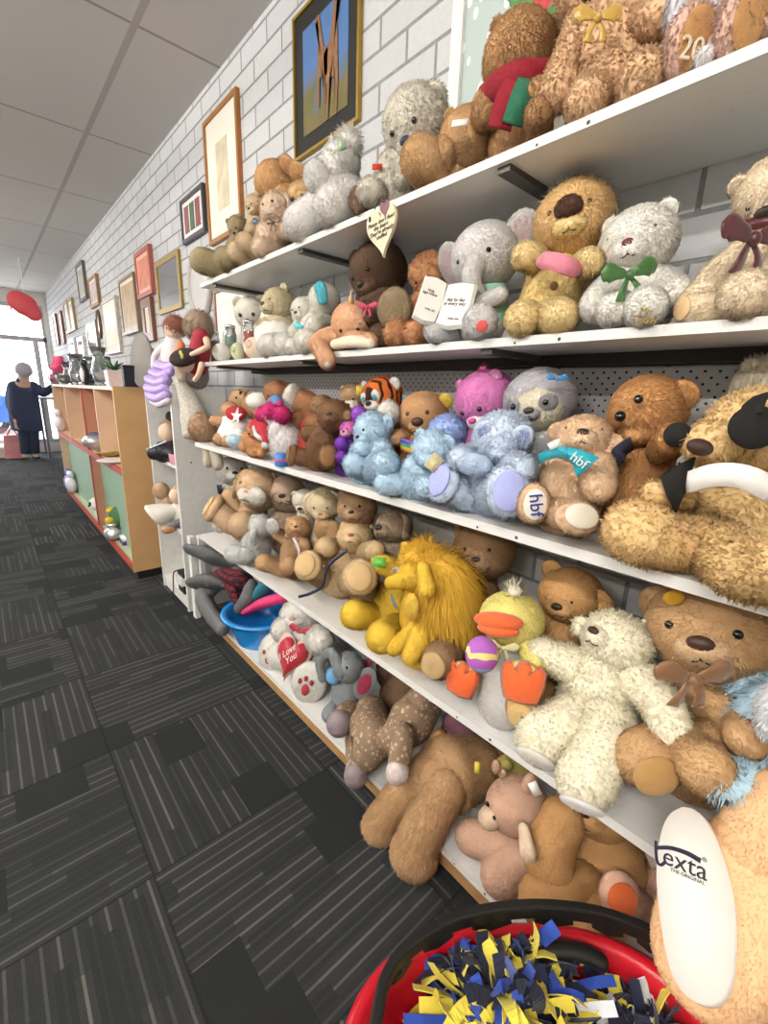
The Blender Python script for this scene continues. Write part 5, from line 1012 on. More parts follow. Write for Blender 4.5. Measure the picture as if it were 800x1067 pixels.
t.text(i, 'exta', lg(714, 901), tr_, sz*1.08, '#25223a', ext=.0006, mname='navy_print'); t.text(i, 'THE ORIGINAL', lg(717, 914), tr_, sz*.21, '#25223a', ext=.0004, mname='navy_print'); t.text(i, '®', lg(735, 897), tr_, sz*.25, '#25223a', ext=.0004, mname='navy_print')
t.add('logo_stroke', join(ribbon(bez([lg(684.5, 877), lg(684.5, 888), lg(686, 899), lg(690, 902), lg(694, 899)], 5), .0034, .0008, ff[0]+ff[1]*.5), ribbon(bez([lg(685, 884), lg(700, 884.5), lg(717, 890), lg(731, 898)], 6), np.linspace(.004, .0062, 19), .0008, ff[1])), None, None, parent=i, m=mat('navy_print', '#25223a', .7, noise=0))
t.add('body', ell(P(900, 790, x=.86), V3(.09, .1, .12)), None, 'short'); t.limb('leg', (815, 880, 24, .06), start=P(880, 840, x=.84))
# ================================================================== SHELF 5 (lowest)
Z5 = SH[5][1]
def P5(px, py, h=0): return P(px, py, z=Z5+h)
# blue basin with things in it
bl = P5(262, 672, 0); bc0 = V3(.80, bl[1]+.03, Z5); rb_ = .112
o = empty('basin', bc0); tag(o, 'round bright blue plastic basin at the far end of the lowest shelf', 'basin')
prof = [(rb_, 0), (rb_*1.02, .006), (rb_*1.28, .10), (rb_*1.34, .125), (rb_*1.52, .13), (rb_*1.54, .122), (rb_*1.56, .13), (rb_*1.54, .137), (rb_*1.32, .134), (rb_*1.2, .09), (rb_*.95, .012)]
build('bowl', lathe(bc0, prof, 40), mat('blue_plastic', '#1f8fe0', .22, spec=.6, noise=.03, coat=.3), o)
t = Toy('toy_elephant', 'dark grey elephant in a red tartan scarf flopped over the blue basin', 5, '#67696a', 'short', .05, 10)
def Q(px, py, x): return P(px, py, x=x)
t.add('body', chain([Q(248, 600, .80), Q(255, 615, .84), Q(265, 628, .88)], [.055, .065, .05], 16), None)
hd = t.add('head', ell(Q(232, 596, .76), (.05, .055, .05)), None)
t.add('ear', chain([Q(240, 588, .78), Q(222, 580, .72), Q(199, 573, .66)], [.045, .066, .042], 14, flat=(V3(.6, .3, .6), .5)), None)
t.add('ear', chain([Q(236, 610, .74), Q(220, 606, .69), Q(203, 608, .655)], [.042, .064, .046], 14, flat=(V3(.5, .3, .7), .5)), None)
t.add('trunk', chain([Q(226, 606, .73), Q(213, 622, .67), Q(221, 640, .655), Q(232, 655, .652)], [.042, .04, .036, .03], 14), None)
g = G('red_tartan', .9); sx_ = g.M('LESS_THAN', g.M('FRACT', g.M('MULTIPLY', g.M('ADD', g.y, g.x), 38)), .35); sy_ = g.M('LESS_THAN', g.M('FRACT', g.M('MULTIPLY', g.z, 42)), .35)
M_tart = g.col(g.mix(sx_, g.mix(sy_, '#7c2a31', '#3a2a33'), g.mix(sy_, '#49222b', '#1f1d25')))
t.add('tartan_scarf', join(chain([Q(226, 598, .735), Q(240, 600, .745), Q(252, 606, .77), Q(258, 612, .82)], [.03, .036, .036, .03], 12), chain([Q(236, 606, .735), Q(243, 618, .735), Q(248, 630, .745)], [.03, .034, .028], 12, flat=(V3(1, 0, 0), .6))), None, None, m=M_tart)
t.add('leg', chain([Q(262, 610, .80), Q(258, 622, .76), Q(250, 634, .735)], [.03, .03, .026], 12), None)
t = Toy('felt_toy', 'pink and teal felt toy sticking up out of the blue basin', 5, '#e0457f', None, .1, cat='soft toy', group=None)
pkf = mat('pink_felt', '#dd3f78', .9, noise=.15); tef = mat('teal_felt', '#2f7f90', .9, noise=.15)
a, b, c_, d_ = Q(252, 640, .74), Q(300, 612, .76), Q(304, 634, .80), Q(262, 638, .82)
t.add('pink_panel', chain([Q(258, 637, .755), Q(276, 628, .765), Q(297, 622, .78)], [.03, .042, .038], 14, flat=(V3(0, .5, 1), .55)), None, None, m=pkf); t.add('teal_panel', chain([Q(266, 624, .79), Q(278, 612, .80), Q(290, 606, .81)], [.024, .04, .03], 14, flat=(V3(.5, .3, 1), .5)), None, None, m=tef)
# white bear with red heart
t = Toy('teddy_bear', 'white fluffy bear hugging a red heart with red paw prints on its feet', 5, '#e4e1da', 'fluffy', .1, 35)
t.sit(322, 690, 27, d=.13, top=(312, 656)); t.head(314, 640, 19, d=.13, nose=(303, 644)); t.snout('#ece9e2', nose='#c9a0a0', eyes=None, mouth=False); t.ears('round', pos=[(300, 640, 9, -.02), (326, 634, 9, .01)], inner='#a9807c')
t.limb('arm', (296, 656, 13, .06)); t.limb('arm', (334, 668, 14, .05))
PR = mat('red_print', '#a5323c', .8)
for (px, py, r, sl, td) in ((284, 681, 15, (.95, 1.3), V3(-.75, -.55, .3)), (322, 712, 18, (1.05, 1.2), V3(-.75, -.6, .35))):
    c0 = P5(px, py, .05); i = t.limb('leg', (px, py, r, c0[0]-t.xf), sole=sl, toe=td)
    r_ = t.R(r, c0); f = frame(td, (0, 0, 1)); cc = t.pt(px, py, c0[0]-t.xf, r_)+f[2]*r_*.62
    t.add('paw_print', join(*[ell(cc+f[0]*u*r_+f[1]*v*r_, (w*r_, w*1.35*r_, .07*r_), f, 10, 6, 0) for u, v, w in ((0, -.3, .24), (-.36, .15, .12), (-.02, .32, .12), (.33, .12, .12))]), None, None, parent=i, m=PR)
hc = t.pt(304, 683, .03, clamp=False); hf = roll(frame(nrm(V3(-.8, -.5, .35))), -12); hw = t.R(18, hc); ho = [(hw*math.sin(a)**3, hw*1.25*(13*math.cos(a)-5*math.cos(2*a)-2*math.cos(3*a)-math.cos(4*a))/15) for a in np.linspace(0, 2*math.pi, 40, endpoint=False)]
fr_ = [(x*1.13, y*1.13+ .0) for x, y in ho]
i = t.add('heart_cushion', prism(hc-hf[2]*hw*.25, ho, hw*.5, hf, .86), None, None, m=mat('red_satin', '#b22a36', .4, sheen=.3, bump=.1)); t.add('lace_frill', prism(hc-hf[2]*hw*.14, [(x*(1+.04*math.sin(k*5)), y*(1+.04*math.sin(k*5))) for k, (x, y) in enumerate(fr_)], hw*.1, hf), None, None, parent=i, m=mat('white_lace', '#d9b9b4', .8))
t.text(i, 'I Love\nYou', hc+hf[2]*hw*.26+hf[0]*-hw*.1, roll(hf, 55), hw*.5, '#f2eeea', shear=.5, ext=.001, mname='white_thread')
t.bow(315, 657, 12, '#b8414f', d=.05, rough=.25, tails=.3, name='red_bow')
# grey elephant with curled trunk
t = Toy('toy_elephant', 'grey elephant with pink-lined ears and raised curled trunk, beside the heart bear', 5, '#7f8486', 'short', .1, 25)
t.sit(362, 728, 17, d=.1, top=(362, 706)); t.head(363, 695, 16, d=.09, nose=(350, 700))
t.add('trunk', chain([t.hp(0, -.1, .7), t.pt(345, 680, .05, clamp=False), t.pt(334, 690, .03, clamp=False), t.pt(336, 706, .03, clamp=False)], [t.hr*.45, t.hr*.36, t.hr*.3, t.hr*.26], 14), None, parent=t.hd)
for q in ((380, 712, 14, .11), (384, 690, 8, .16)):
    c = t.pt(*q[:2], q[3], clamp=False); r_ = t.R(q[2], c); f = roll(frame(V3(-.75, -.6, .1)), -20); e = t.add('ear', ell(c, (r_*.8, r_*1.35, r_*.22), f), None); t.add('inner_ear', ell(c+f[2]*r_*.14, (r_*.5, r_*.95, r_*.14), f), '#a03a52', 'short', parent=e)
for sg in (-1, 1): t.add('eye', ell(t.hp(sg*.5, .25, .8), V3(.1, .1, .08)*t.hr, t.hf, 10, 7, 0), None, None, parent=t.hd, m=mat('glossy_eye', '#140f0c', .12, noise=0))
for q in ((344, 744, 9), (358, 742, 8)): c = P5(q[0], q[1], .04); t.limb('leg', (q[0], q[1], q[2], c[0]-t.xf))
t2 = Toy('small_ball', 'small pale blue ball held under the grey elephant trunk', 5, '#6fa9d6', None, .03, cat='ball', group=None); c = P5(345, 706, .09); t2.add('ball', ell(t.pt(347, 704, .06, clamp=False), (.026, .03, .03)), None, None, m=mat('blue_felt', '#6fa9d6', .8))
# spotted fawns
for lab, bd, hdp, legs_, ear_ in (('spotted brown fawn lying with mauve hooves over the shelf edge', [(386, 745, .1), (388, 770, .02), (382, 785, -.01)], (384, 755, 20, .05), [((372, 770, .03), (371, 803, -.045), 12, '#8d8083'), ((366, 745, .06), (356, 752, .0), 13, '#8d8083')], []),
    ('spotted brown fawn further in, with white-tipped hooves hanging over the edge', [(440, 735, .16), (428, 752, .1), (412, 770, .03)], (438, 730, 15, .14), [((402, 768, .03), (380, 789, -.02), 10, '#e6d7d2'), ((420, 765, .02), (415, 799, -.04), 12, '#e6d7d2')], [])):
    t = Toy('toy_fawn', lab, 5, '#8a7053', 'short', .06, 20)
    p = [t.pt(a, b, d, .045) for a, b, d in bd]; t.add('body', chain(p, [t.R(r, q) for r, q in zip((19, 23, 17), p)], 18), None, spots='#bfa788')
    q = t.pt(hdp[0], hdp[1], hdp[3], .04); t.add('head', ell(q, np.array((1, .95, 1.1))*t.R(hdp[2], q), frame(t.F)), None, spots='#bfa788')
    for a, b, r, hc_ in legs_:
        pa, pb = t.pt(*a, .03), t.pt(*b, .03); rr = t.R(r, pb); i = t.add('leg', chain([pa, (pa+pb)/2+V3(0, 0, .01), pb], [rr*1.1, rr, rr*.9], 14), None, spots='#bfa788')
        t.add('hoof', ell(pb+nrm(pb-pa)*rr*.45, (rr*1.02, rr*.98, rr*1.0)), hc_, 'short', parent=i)
# orange-brown dog on its front
t = Toy('toy_dog', 'orange-brown furry dog sprawled with both long front legs over the shelf edge', 5, '#ab8350', 'fluffy', .08, 25)
p = [t.pt(492, 800, .17, .07), t.pt(468, 806, .1, .07), t.pt(452, 815, .05, .06)]; t.add('body', chain(p, [t.R(r, q) for r, q in zip((30, 36, 30), p)], 18), None)
for a, m_, b, r in (((440, 812, .05), (418, 832, .0), (396, 858, -.045), 17), ((462, 822, .04), (446, 852, -.01), (431, 886, -.05), 22)):
    pa, pm_, pb = t.pt(*a, .03), t.pt(*m_, .04), t.pt(*b, .03, False); i = t.add('leg', chain([pa, pm_, pb], [t.R(r, pa)*1.05, t.R(r, pm_), t.R(r, pb)], 16), None, comb=nrm(pb-pa))
    t.add('paw', ell(pb+V3(-.005, -.004, -.006), np.array((1.1, 1.0, .95))*t.R(r, pb), frame(t.F)), '#b48c5a', parent=i)
e = t.pt(456, 776, .13); t.add('ear', ell(e, (t.R(13, e), t.R(8, e), t.R(17, e))), '#b17f45'); t.add('ear_tag', obox(t.pt(497, 800, .02, clamp=False), (.006, .012, .001), frame(V3(-.8, -.5, .3))), None, None, m=mat('yellow_tag', '#d9c24a', .6))
h = t.pt(512, 795, .24, .06); t.add('head', ell(h, (.07, .065, .065)), '#a8763d')
t = Toy('toy_mouse', 'mauve toy pushed to the wall behind the orange-brown dog', 5, '#8b5f6d', 'short', .25); t.ball('body', 478, 768, 20, d=.25); t.ball('ear', 470, 752, 9, d=.24)
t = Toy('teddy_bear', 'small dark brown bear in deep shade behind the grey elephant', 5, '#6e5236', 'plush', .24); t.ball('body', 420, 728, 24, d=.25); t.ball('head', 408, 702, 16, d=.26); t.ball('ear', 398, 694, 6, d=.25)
# pinkish hippo / calf
t = Toy('toy_calf', 'pink-tan calf with small horns and white ear tag, sitting on the lowest shelf', 5, '#c49a7c', 'short', .06, 25)
t.sit(548, 890, 24, d=.09, top=(545, 860)); t.head(538, 838, 27, d=.08, nose=(505, 850), up=(-.05, -1), deep=1.15)
t.add('muzzle', ell(t.pt(511, 852, .02, clamp=False), V3(.9, .8, .9)*t.R(13, t.h), t.hf), '#d9bd98', parent=t.hd)
for sg, (px, py) in ((-1, (508, 838)), (1, (515, 853))): t.add('eye', ell(t.pt(px, py, .012, clamp=False), V3(.07, .11, .07)*t.hr, t.hf, 10, 7, 0), None, None, parent=t.hd, m=mat('glossy_eye', '#140f0c', .12, noise=0))
for q in ((517, 799, 6, .07), (524, 806, 5, .09)): t.ball('horn', q[0], q[1], q[2], d=q[3], sc=(.7, 1.3, .7), fur='short')
e = t.pt(552, 818, .09, clamp=False); t.add('ear', ell(e, (t.R(10, e), t.R(7, e), t.R(13, e))), None); e = t.pt(551, 880, .0, clamp=False); t.add('ear', chain([t.pt(546, 865, .02, clamp=False), t.pt(550, 888, .0, clamp=False)], [.012, .016], 10, flat=(t.F, .4)), '#d9c3a8')
t.add('ear_label', obox(t.pt(557, 822, .05, clamp=False), (.009, .014, .001), roll(frame(V3(-.7, -.6, .3)), 30)), None, None, m=mat('paper_tag', '#f5f3ee', .7))
for q, tp in (((492, 872, 17), V3(-.8, -.3, .2)), ((522, 912, 21), V3(-.75, -.5, .25))): c = P5(q[0], q[1], .05); t.limb('leg', (q[0], q[1], q[2], c[0]-t.xf), toe=tp, start=t.pt(545, 890, .07, .04))
# camel-tan bear
t = Toy('teddy_bear', 'big camel-tan bear slumped behind the basket handle on the lowest shelf', 5, '#b5843f', 'short', .14, 35)
t.sit(620, 905, 46, d=.18, top=(618, 862)); t.head(622, 838, 34, d=.2, nose=(606, 846)); t.snout('#bd8d48', eyes=None)
t.add('arm', chain([t.pt(585, 856, .1, clamp=False), t.pt(572, 885, .06), t.pt(578, 925, .03)], [.045, .05, .045], 16), None); t.add('leg', chain([t.pt(605, 925, .08, .05), t.pt(585, 935, .03, .05), t.pt(566, 938, .0, .045)], [.05, .05, .048], 16), None); t.add('leg', chain([t.pt(625, 955, .06, .04), t.pt(618, 985, .0, .04)], [.045, .042], 16), None)
t = Toy('toy_frog', 'olive yellow-green toy peeping over the calf on the lowest shelf', 5, '#a89a2e', 'short', .2); t.ball('body', 537, 803, 16, d=.2, sc=(1.3, .8, 1)); t.ball('eye_bump', 528, 797, 6, d=.16)
t = Toy('toy_ball', 'shiny dark blue ball under the fourth shelf beside the camel-tan bear', 5, '#1f4f8f', None, .14, cat='ball', group=None); c = t.pt(653, 888, .2); t.add('ball', ell(V3(c[0], c[1], Z5+.075), (.05, .05, .074), k=0), None, None, m=mat('blue_gloss', '#1f5fa8', .15, coat=.5, noise=.05)); t.add('white_line', lathe(V3(c[0], c[1], Z5+.083), [(.0485, 0), (.0505, .001), (.0505, .004), (.0485, .005)], 24), None, None, m=mat('white_print', '#e9f4f4', .7))
t = Toy('teddy_bear', 'pinkish toy with an orange-red printed foot, beside the texta-printed sole', 5, '#d9a88a', 'short', .06, 45)
t.sit(688, 925, 20, d=.22, top=(690, 902)); c = P5(647, 935, .05); i = t.limb('leg', (645, 932, 20, .07), sole=(1, 1.15), toe=V3(-.7, -.6, .35), pad='#d8652f'); t.head(694, 893, 18, d=.2, nose=(680, 900)); t.parts[-1]['col'] = '#b9a79a'
t = Toy('gift_bag', 'blue and white printed bag at the camera end of the lowest shelf', 5, '#3f86c8', None, .05, cat='bag', group=None)
c = P5(682, 962, .0); f = frame(V3(-.8, -.55, .1)); g = G('blue_white_print', .5); t.add('bag_body', obox(V3(c[0]+.04, c[1], Z5+.045), (.035, .044, .03), (V3(.55, -.83, 0), V3(0, 0, 1), V3(-.83, -.55, 0))), None, None, m=g.col(g.mix(g.M('GREATER_THAN', g.noise(28, 2), .54), '#3a7fc4', '#e8eef4')), smooth=False); t.add('bag_handle', chain([V3(c[0]+.03, c[1]+.02, Z5+.085), V3(c[0]+.035, c[1], Z5+.11), V3(c[0]+.05, c[1]-.02, Z5+.085)], [.003]*3, 6), None, None, m=mat('white_cord', '#e9f4f4', .7))
# ================================================================== basket with pompoms
BC = V3(.378, .089, 0); be = V3(.78, -.627, 0); bn = V3(.627, .78, 0); BH_ = .36
bk_ = empty('shopping_basket', BC); tag(bk_, 'red plastic shopping basket with black folding handles, standing on the carpet', 'basket')
def rim(a, k, z): ca, sa = math.cos(a), math.sin(a); f = lambda v: math.copysign(abs(v)**.8, v); return BC+be*.243*k*f(ca)+bn*.176*k*f(sa)+V3(0, 0, z)
A_ = np.linspace(0, 2*math.pi, 48, endpoint=False); rows = [(.80, .002), (.88, .14), (.96, BH_-.02), (1.05, BH_-.012), (1.06, BH_), (1.0, BH_+.004), (.955, BH_-.004), (.87, .15), (.78, .012)]
V = np.array([rim(a, k, z) for k, z in rows for a in A_]); n = 48; q = [(j*n+i, j*n+(i+1) % n, (j+1)*n+(i+1) % n, (j+1)*n+i) for j in range(len(rows)-1) for i in range(n)]
n0 = len(V); V = np.vstack([V, V[:n].mean(0), V[-n:].mean(0)]); tt = [((i+1) % n, i, n0) for i in range(n)]+[((len(rows)-1)*n+i, (len(rows)-1)*n+(i+1) % n, n0+1) for i in range(n)]
build('basket_body', (V, np.array(q), np.array(tt)), mat('red_plastic', '#c31526', .3, spec=.5, noise=.04), bk_)
BKP = mat('black_plastic', '#1b1a19', .45, noise=.05)
hp_ = [P(px, py, z=z) for px, py, z in ((388, 1085, .385), (402, 1020, .39), (432, 984, .395), (480, 958, .40), (545, 947, .405), (610, 951, .405), (660, 966, .40), (700, 986, .395), (745, 1020, .39))]
build('handle', ribbon(bez(hp_, 6), .024, .014, (0, 0, 1)), BKP, bk_, smooth=False, bevel=.003)
for i in range(1, 8): build('handle_rib', ribbon([hp_[i]*.8+hp_[i-1]*.2-V3(0, 0, .013), hp_[i]*.5+hp_[i-1]*.5-V3(0, 0, .02), hp_[i]*.2+hp_[i-1]*.8-V3(0, 0, .013)], .012, .01, (0, 0, 1)), BKP, bk_, smooth=False)
h2 = [P(px, py, z=z) for px, py, z in ((556, 992, .365), (585, 990, .37), (610, 994, .37), (625, 1002, .365))]
build('handle_grip', chain(h2, [.012]*4, 12, flat=(V3(0, 0, 1), .9), k=0), BKP, bk_)
def inside(p):
    q = p-BC; a, b = q@be, q@bn; return p+be*(np.clip(a, -.205, .205)-a)+bn*(np.clip(b, -.15, .15)-b)
def pompom(label, c, R0, cols, n, seed):
    r = np.random.default_rng(seed); o = empty('pompom', c-V3(0, 0, R0*.8)); tag(o, label, 'pompom', 'cheering pompoms in the basket')
    build('core', ell(c-V3(0, 0, .01), (R0*.55, R0*.55, R0*.5)), mat('navy_ribbon_cloth', '#191b33', .8), o)
    for nm, h_, share in cols:
        ms = []
        for k in range(int(n*share)):
            th = r.uniform(0, 2*math.pi); el = math.asin(r.uniform(.0, 1)); d = V3(math.cos(th)*math.cos(el), math.sin(th)*math.cos(el), math.sin(el)*.75)
            sd = nrm(np.cross(d, r.normal(size=3))); b2 = nrm(r.normal(size=3)); L_ = R0*r.uniform(.38, .62); p0 = c+d*R0*r.uniform(.35, .62)
            pts = [p0, p0+d*L_*.4+b2*L_*.3, p0+d*L_*.7+b2*L_*.7-V3(0, 0, .004), p0+d*L_*.8+b2*L_*1.1-V3(0, 0, .014)]
            pts = [inside(V3(*p)) for p in pts]
            ms.append(ribbon(bez(pts, 3), r.uniform(.012, .021), .0014, sd))
        ob = build(nm, join(*ms), mat(nm+'_cloth', h_, .75, sheen=.2), o, smooth=False); ob['kind'] = 'stuff'
CL = [('navy_strips', '#1a1d38', .42), ('yellow_strips', '#efdc52', .34), ('blue_strips', '#2747a6', .22), ('white_strips', '#dfe3ea', .03)]
pompom('larger yellow, navy and blue strip pompom in the red basket', P(528, 1050, z=.31), .1, CL, 560, 3)
pompom('smaller navy and yellow pompom at the right side of the red basket', P(680, 1095, z=.285), .075, [('navy_strips', '#1a1d38', .6), ('yellow_strips', '#efdc52', .18), ('white_strips', '#dfe3ea', .12), ('blue_strips', '#2747a6', .1)], 260, 5)
# ================================================================== things on the case, dolls, person, far end
def at(px, x, z): # point at column px on the plane x, height z
    y = P(px, 400, x=x)[1]; return V3(x, y, z)
CT = CH
GL = mat('clear_glass', '#eef3f4', .04, trans=.92, noise=0, spec=.6)
GG = 'glassware on top of the display case'
def vase(label, px, x, h, r, kind):
    c = at(px, x, CT); o = empty('glass_'+kind, c); tag(o, label, kind.replace('_', ' '), GG)
    if kind == 'goblet': pr = [(r*.8, 0), (r*.8, .006), (r*.15, .012), (r*.12, h*.5), (r*.6, h*.58), (r, h*.8), (r*.9, h), (r*.84, h), (r*.9, h*.8), (r*.5, h*.62)]
    elif kind == 'vase': pr = [(r*.7, 0), (r*.75, h*.08), (r, h*.4), (r*.62, h*.75), (r*.95, h), (r*.9, h), (r*.55, h*.75), (r*.9, h*.4), (r*.6, h*.1)]
    elif kind == 'bowl': pr = [(r*.5, 0), (r*.5, .01), (r*.9, h*.5), (r, h), (r*.95, h), (r*.85, h*.55), (r*.45, .02)]
    else: pr = [(r*.8, 0), (r, .01), (r, h*.6), (r*.4, h*.75), (r*.38, h*.95), (r*.5, h), (r*.3, h), (r*.3, h*.76), (r*.9, h*.58)]
    build('glass_body', lathe(c, pr, 18), GL, o)
    build('rim', lathe(c+V3(0, 0, pr[6][1] if kind == 'goblet' else h), [(r*.86, -.003), (r*.95, 0), (r*.86, .003)], 18), GL, o)
rg = random.Random(4)
desc = ['tall thin', 'short round', 'narrow fluted', 'wide low', 'slim clear', 'heavy cut', 'small plain', 'broad flared', 'frosted tall', 'squat thick']
k = 0
for px in (58, 61, 65, 69, 73, 77, 81, 85, 89, 93, 97, 101, 106, 111):
    kd = ('vase', 'goblet', 'bottle', 'bowl', 'vase', 'goblet')[k % 6]; place = ['window end of the case', 'second from window end', 'beside pink flowers', 'behind the dark box', 'next to the dark box', 'under the oval mirror', 'before the far mirrors', 'mid-case', 'just past mid-case', 'under the patterned mirror', 'near the black figurine', 'behind the black figurine', 'two from the plant', 'right beside the plant pot'][k]
    h = {'vase': rg.uniform(.16, .24), 'goblet': rg.uniform(.16, .22), 'bottle': rg.uniform(.18, .26), 'bowl': .08}[kd]; h = h if px < 118 else h*.75
    vase('%s clear glass %s, %s' % (desc[k % 10], kd, place), px, .60+.05*(k % 3)+(.02 if k % 2 else 0), h, {'vase': .05, 'goblet': .045, 'bottle': .04, 'bowl': .075}[kd], kd); k += 1
# plant pot
c = at(121, .60, CT); o = empty('potted_succulent', c); tag(o, 'spiky green succulent in a square pinkish white pot on the case', 'potted plant')
build('pot', prism(c, [(-.043, -.043), (.043, -.043), (.043, .043), (-.043, .043)], .088, (V3(1, 0, 0), V3(0, 1, 0), V3(0, 0, 1)), 1.12), mat('speckled_pot', '#e3cfcb', .5, noise=.12, nscale=60), o, smooth=False, bevel=.004)
build('soil', box(c+V3(-.043, -.043, .084), c+V3(.043, .043, .09)), mat('soil', '#4a4038', .95), o, smooth=False)
for a in range(13):
    th = a*2.4; l = .07+.03*((a*7) % 5)/5; d = V3(math.cos(th)*.8, math.sin(th)*.8, .35+.5*((a*3) % 4)/4); p0 = c+V3(0, 0, .09); build('leaf', chain([p0, p0+d*l*.6, p0+d*l+V3(0, 0, -.004)], [.008, .007, .001], 8, flat=(nrm(np.cross(d, V3(d[1], -d[0], .1))), .5)), mat('leaf_green', '#4f7d52', .5, noise=.2), o)
c = at(135, .62, CT); o = empty('card_box', c); tag(o, 'small black upright box between the plant pot and grey dish', 'box'); build('box_body', box(c+V3(-.03, -.03, 0), c+V3(.05, .02, .1)), mat('black_card', '#24242a', .5), o, smooth=False, bevel=.003); build('box_lid', box(c+V3(-.032, -.032, .1), c+V3(.052, .022, .112)), mat('black_card', '#24242a', .5), o, smooth=False, bevel=.003)
c = P(147, 389, x=.66); o = empty('hat', V3(c[0], c[1], CT)); tag(o, 'grey felt hat standing on its brim behind the lilac doll', 'hat')
fr = frame(V3(-.975, -.2, .08)); b = lathe(V3(0, 0, 0), [(.135, 0), (.14, .008), (.135, .016), (.08, .018), (.075, .06), (.05, .075), (.01, .078)], 28); Vv = b[0]; cc = V3(c[0], c[1], CT+.138); Vv = cc+Vv[:, :1]*fr[0]*.8+Vv[:, 1:2]*fr[1]+Vv[:, 2:]*fr[2]*-1; build('brim_and_crown', (Vv, b[1], b[2]), mat('grey_felt', '#8f8b86', .9), o)
build('hat_band', ell(cc-fr[2]*.03, (.066, .082, .014), fr), mat('dark_band', '#3b3a3d', .8), o)
# flowers, dark box, figurine
for px, z, lab in ((66, 1.30, 'bunch of bright pink flowers, upper one at the window end of the case'), (61, 1.2, 'bunch of pink flowers low at the window end of the case')):
    c = at(px, .64, CT); o = empty('flower_bunch', c); tag(o, lab, 'flowers', 'pink artificial flowers')
    build('stem', chain([c, V3(c[0], c[1], z)], [.006, .005], 6, k=0), mat('leaf_green', '#4f7d52', .5, noise=.2), o); build('vase', lathe(c, [(.03, 0), (.035, .05), (.02, .1), (.016, .1), (.02, .05)], 12), mat('white_ceramic', '#eceaea', .3), o)
    for q in range(5): build('bloom', ell(V3(c[0]-.03+.03*(q % 3), c[1]-.12+.06*q, z+.03*((q*2) % 3)), (.05, .06, .045), k=.15), mat('pink_petals', '#e2557f', .7, noise=.2), o)
c = at(79, .70, CT); o = empty('card_box', c); tag(o, 'dark blue-black box on a stand among the glassware', 'box'); build('box_body', box(c+V3(-.05, -.22, .2), c+V3(.05, .22, .27)), mat('dark_blue_card', '#3d4258', .5), o, smooth=False, bevel=.004); build('stand', box(c+V3(-.03, -.1, 0), c+V3(.03, .1, .2)), mat('grey_card', '#8b8a90', .5), o, smooth=False)
c = at(90, .585, CT); o = empty('figurine', c); tag(o, 'small black and white penguin-like figurine on the case front edge', 'figurine'); build('body', ell(c+V3(0, 0, .07), (.03, .04, .07)), mat('black_glaze', '#26262c', .3), o); build('head', ell(c+V3(0, 0, .15), (.022, .026, .026)), mat('black_glaze', '#26262c', .3), o); build('belly', ell(c+V3(-.018, -.012, .07), (.016, .026, .05)), mat('white_ceramic', '#eceaea', .3), o)
# things in the case
def small(name, label, cat, px, py, z, x, parts):
    c = P(px, py, x=x); c = V3(x, c[1], z); o = empty(name, c); tag(o, label, cat, 'bric-a-brac in the display case')
    for nm, M, m in parts(c): build(nm, M, m, o)
WCr = mat('white_ceramic', '#eceaea', .3); SIL = mat('silver_foil', '#d6d8dc', .25, .6, bump=.5, nscale=60)
small('toy_panda', 'white and black soft panda sitting at the bottom front of the case', 'soft toy', 108, 555, .09, .60, lambda c: [('body', ell(c+V3(.02, 0, .06), (.06, .07, .065)), fur_mat('#e9e7e2')), ('head', ell(c+V3(-.02, 0, .14), (.055, .065, .055)), fur_mat('#efede8')), ('ear', ell(c+V3(0, .05, .19), (.015, .02, .02)), fur_mat('#25242a')), ('ear', ell(c+V3(0, -.05, .19), (.015, .02, .02)), fur_mat('#25242a')), ('eye_patch', ell(c+V3(-.068, -.022, .15), (.01, .016, .018)), fur_mat('#25242a')), ('nose', ell(c+V3(-.075, 0, .13), (.008, .01, .008)), fur_mat('#25242a'))])
small('foil_parcel', 'crumpled silver foil parcel between the panda and the flower pot', 'parcel', 119, 565, .09, .57, lambda c: [('foil_wrap', ell(c+V3(0, 0, .05), (.05, .07, .05), k=.25), SIL), ('foil_neck', ell(c+V3(0, 0, .11), (.03, .04, .025), k=.3), SIL)])
small('flower_pot', 'pot of yellow flowers with dark green leaves at the case bottom', 'potted plant', 128, 575, .09, .62, lambda c: [('pot', lathe(c, [(.05, 0), (.07, .09), (.06, .09), (.045, .02)], 14), mat('dark_pot', '#2c3550', .5)), ('foliage', ell(c+V3(0, 0, .15), (.07, .08, .07), k=.35), mat('leaf_green', '#3f6b3f', .6, noise=.3)), ('bloom', ell(c+V3(-.06, -.02, .14), (.03, .04, .03), k=.2), mat('yellow_petals', '#dcb833', .7)), ('bloom', ell(c+V3(-.04, .03, .2), (.025, .03, .025), k=.2), mat('yellow_petals', '#dcb833', .7))])
small('gift_box', 'purple and white striped box by the case end panel', 'box', 137, 582, .09, .64, lambda c: [('lower_box', box(c+V3(-.05, -.05, 0), c+V3(.05, .05, .03)), mat('purple_card', '#4b3a8a', .5)), ('upper_box', box(c+V3(-.05, -.05, .03), c+V3(.05, .05, .055)), mat('white_card', '#eceaea', .5))])
small('silver_bowl', 'round silver and blue bowl on the case middle shelf', 'bowl', 101, 475, .68, .60, lambda c: [('bowl_body', lathe(c, [(.04, 0), (.08, .04), (.085, .07), (.06, .1), (.02, .11)], 18), SIL), ('lid', ell(c+V3(0, 0, .11), (.04, .04, .02)), mat('blue_enamel', '#5f6f9c', .3))])
small('gold_dish', 'low gold-brown basket at the near end of the middle shelf', 'dish', 118, 490, .68, .62, lambda c: [('dish_body', lathe(c, [(.06, 0), (.1, .03), (.09, .035), (.05, .01)], 18), mat('gold_weave', '#a58a4c', .5, .3)), ('contents', ell(c+V3(0, 0, .035), (.06, .06, .02), k=.2), mat('pale_straw', '#cdbd98', .8))])
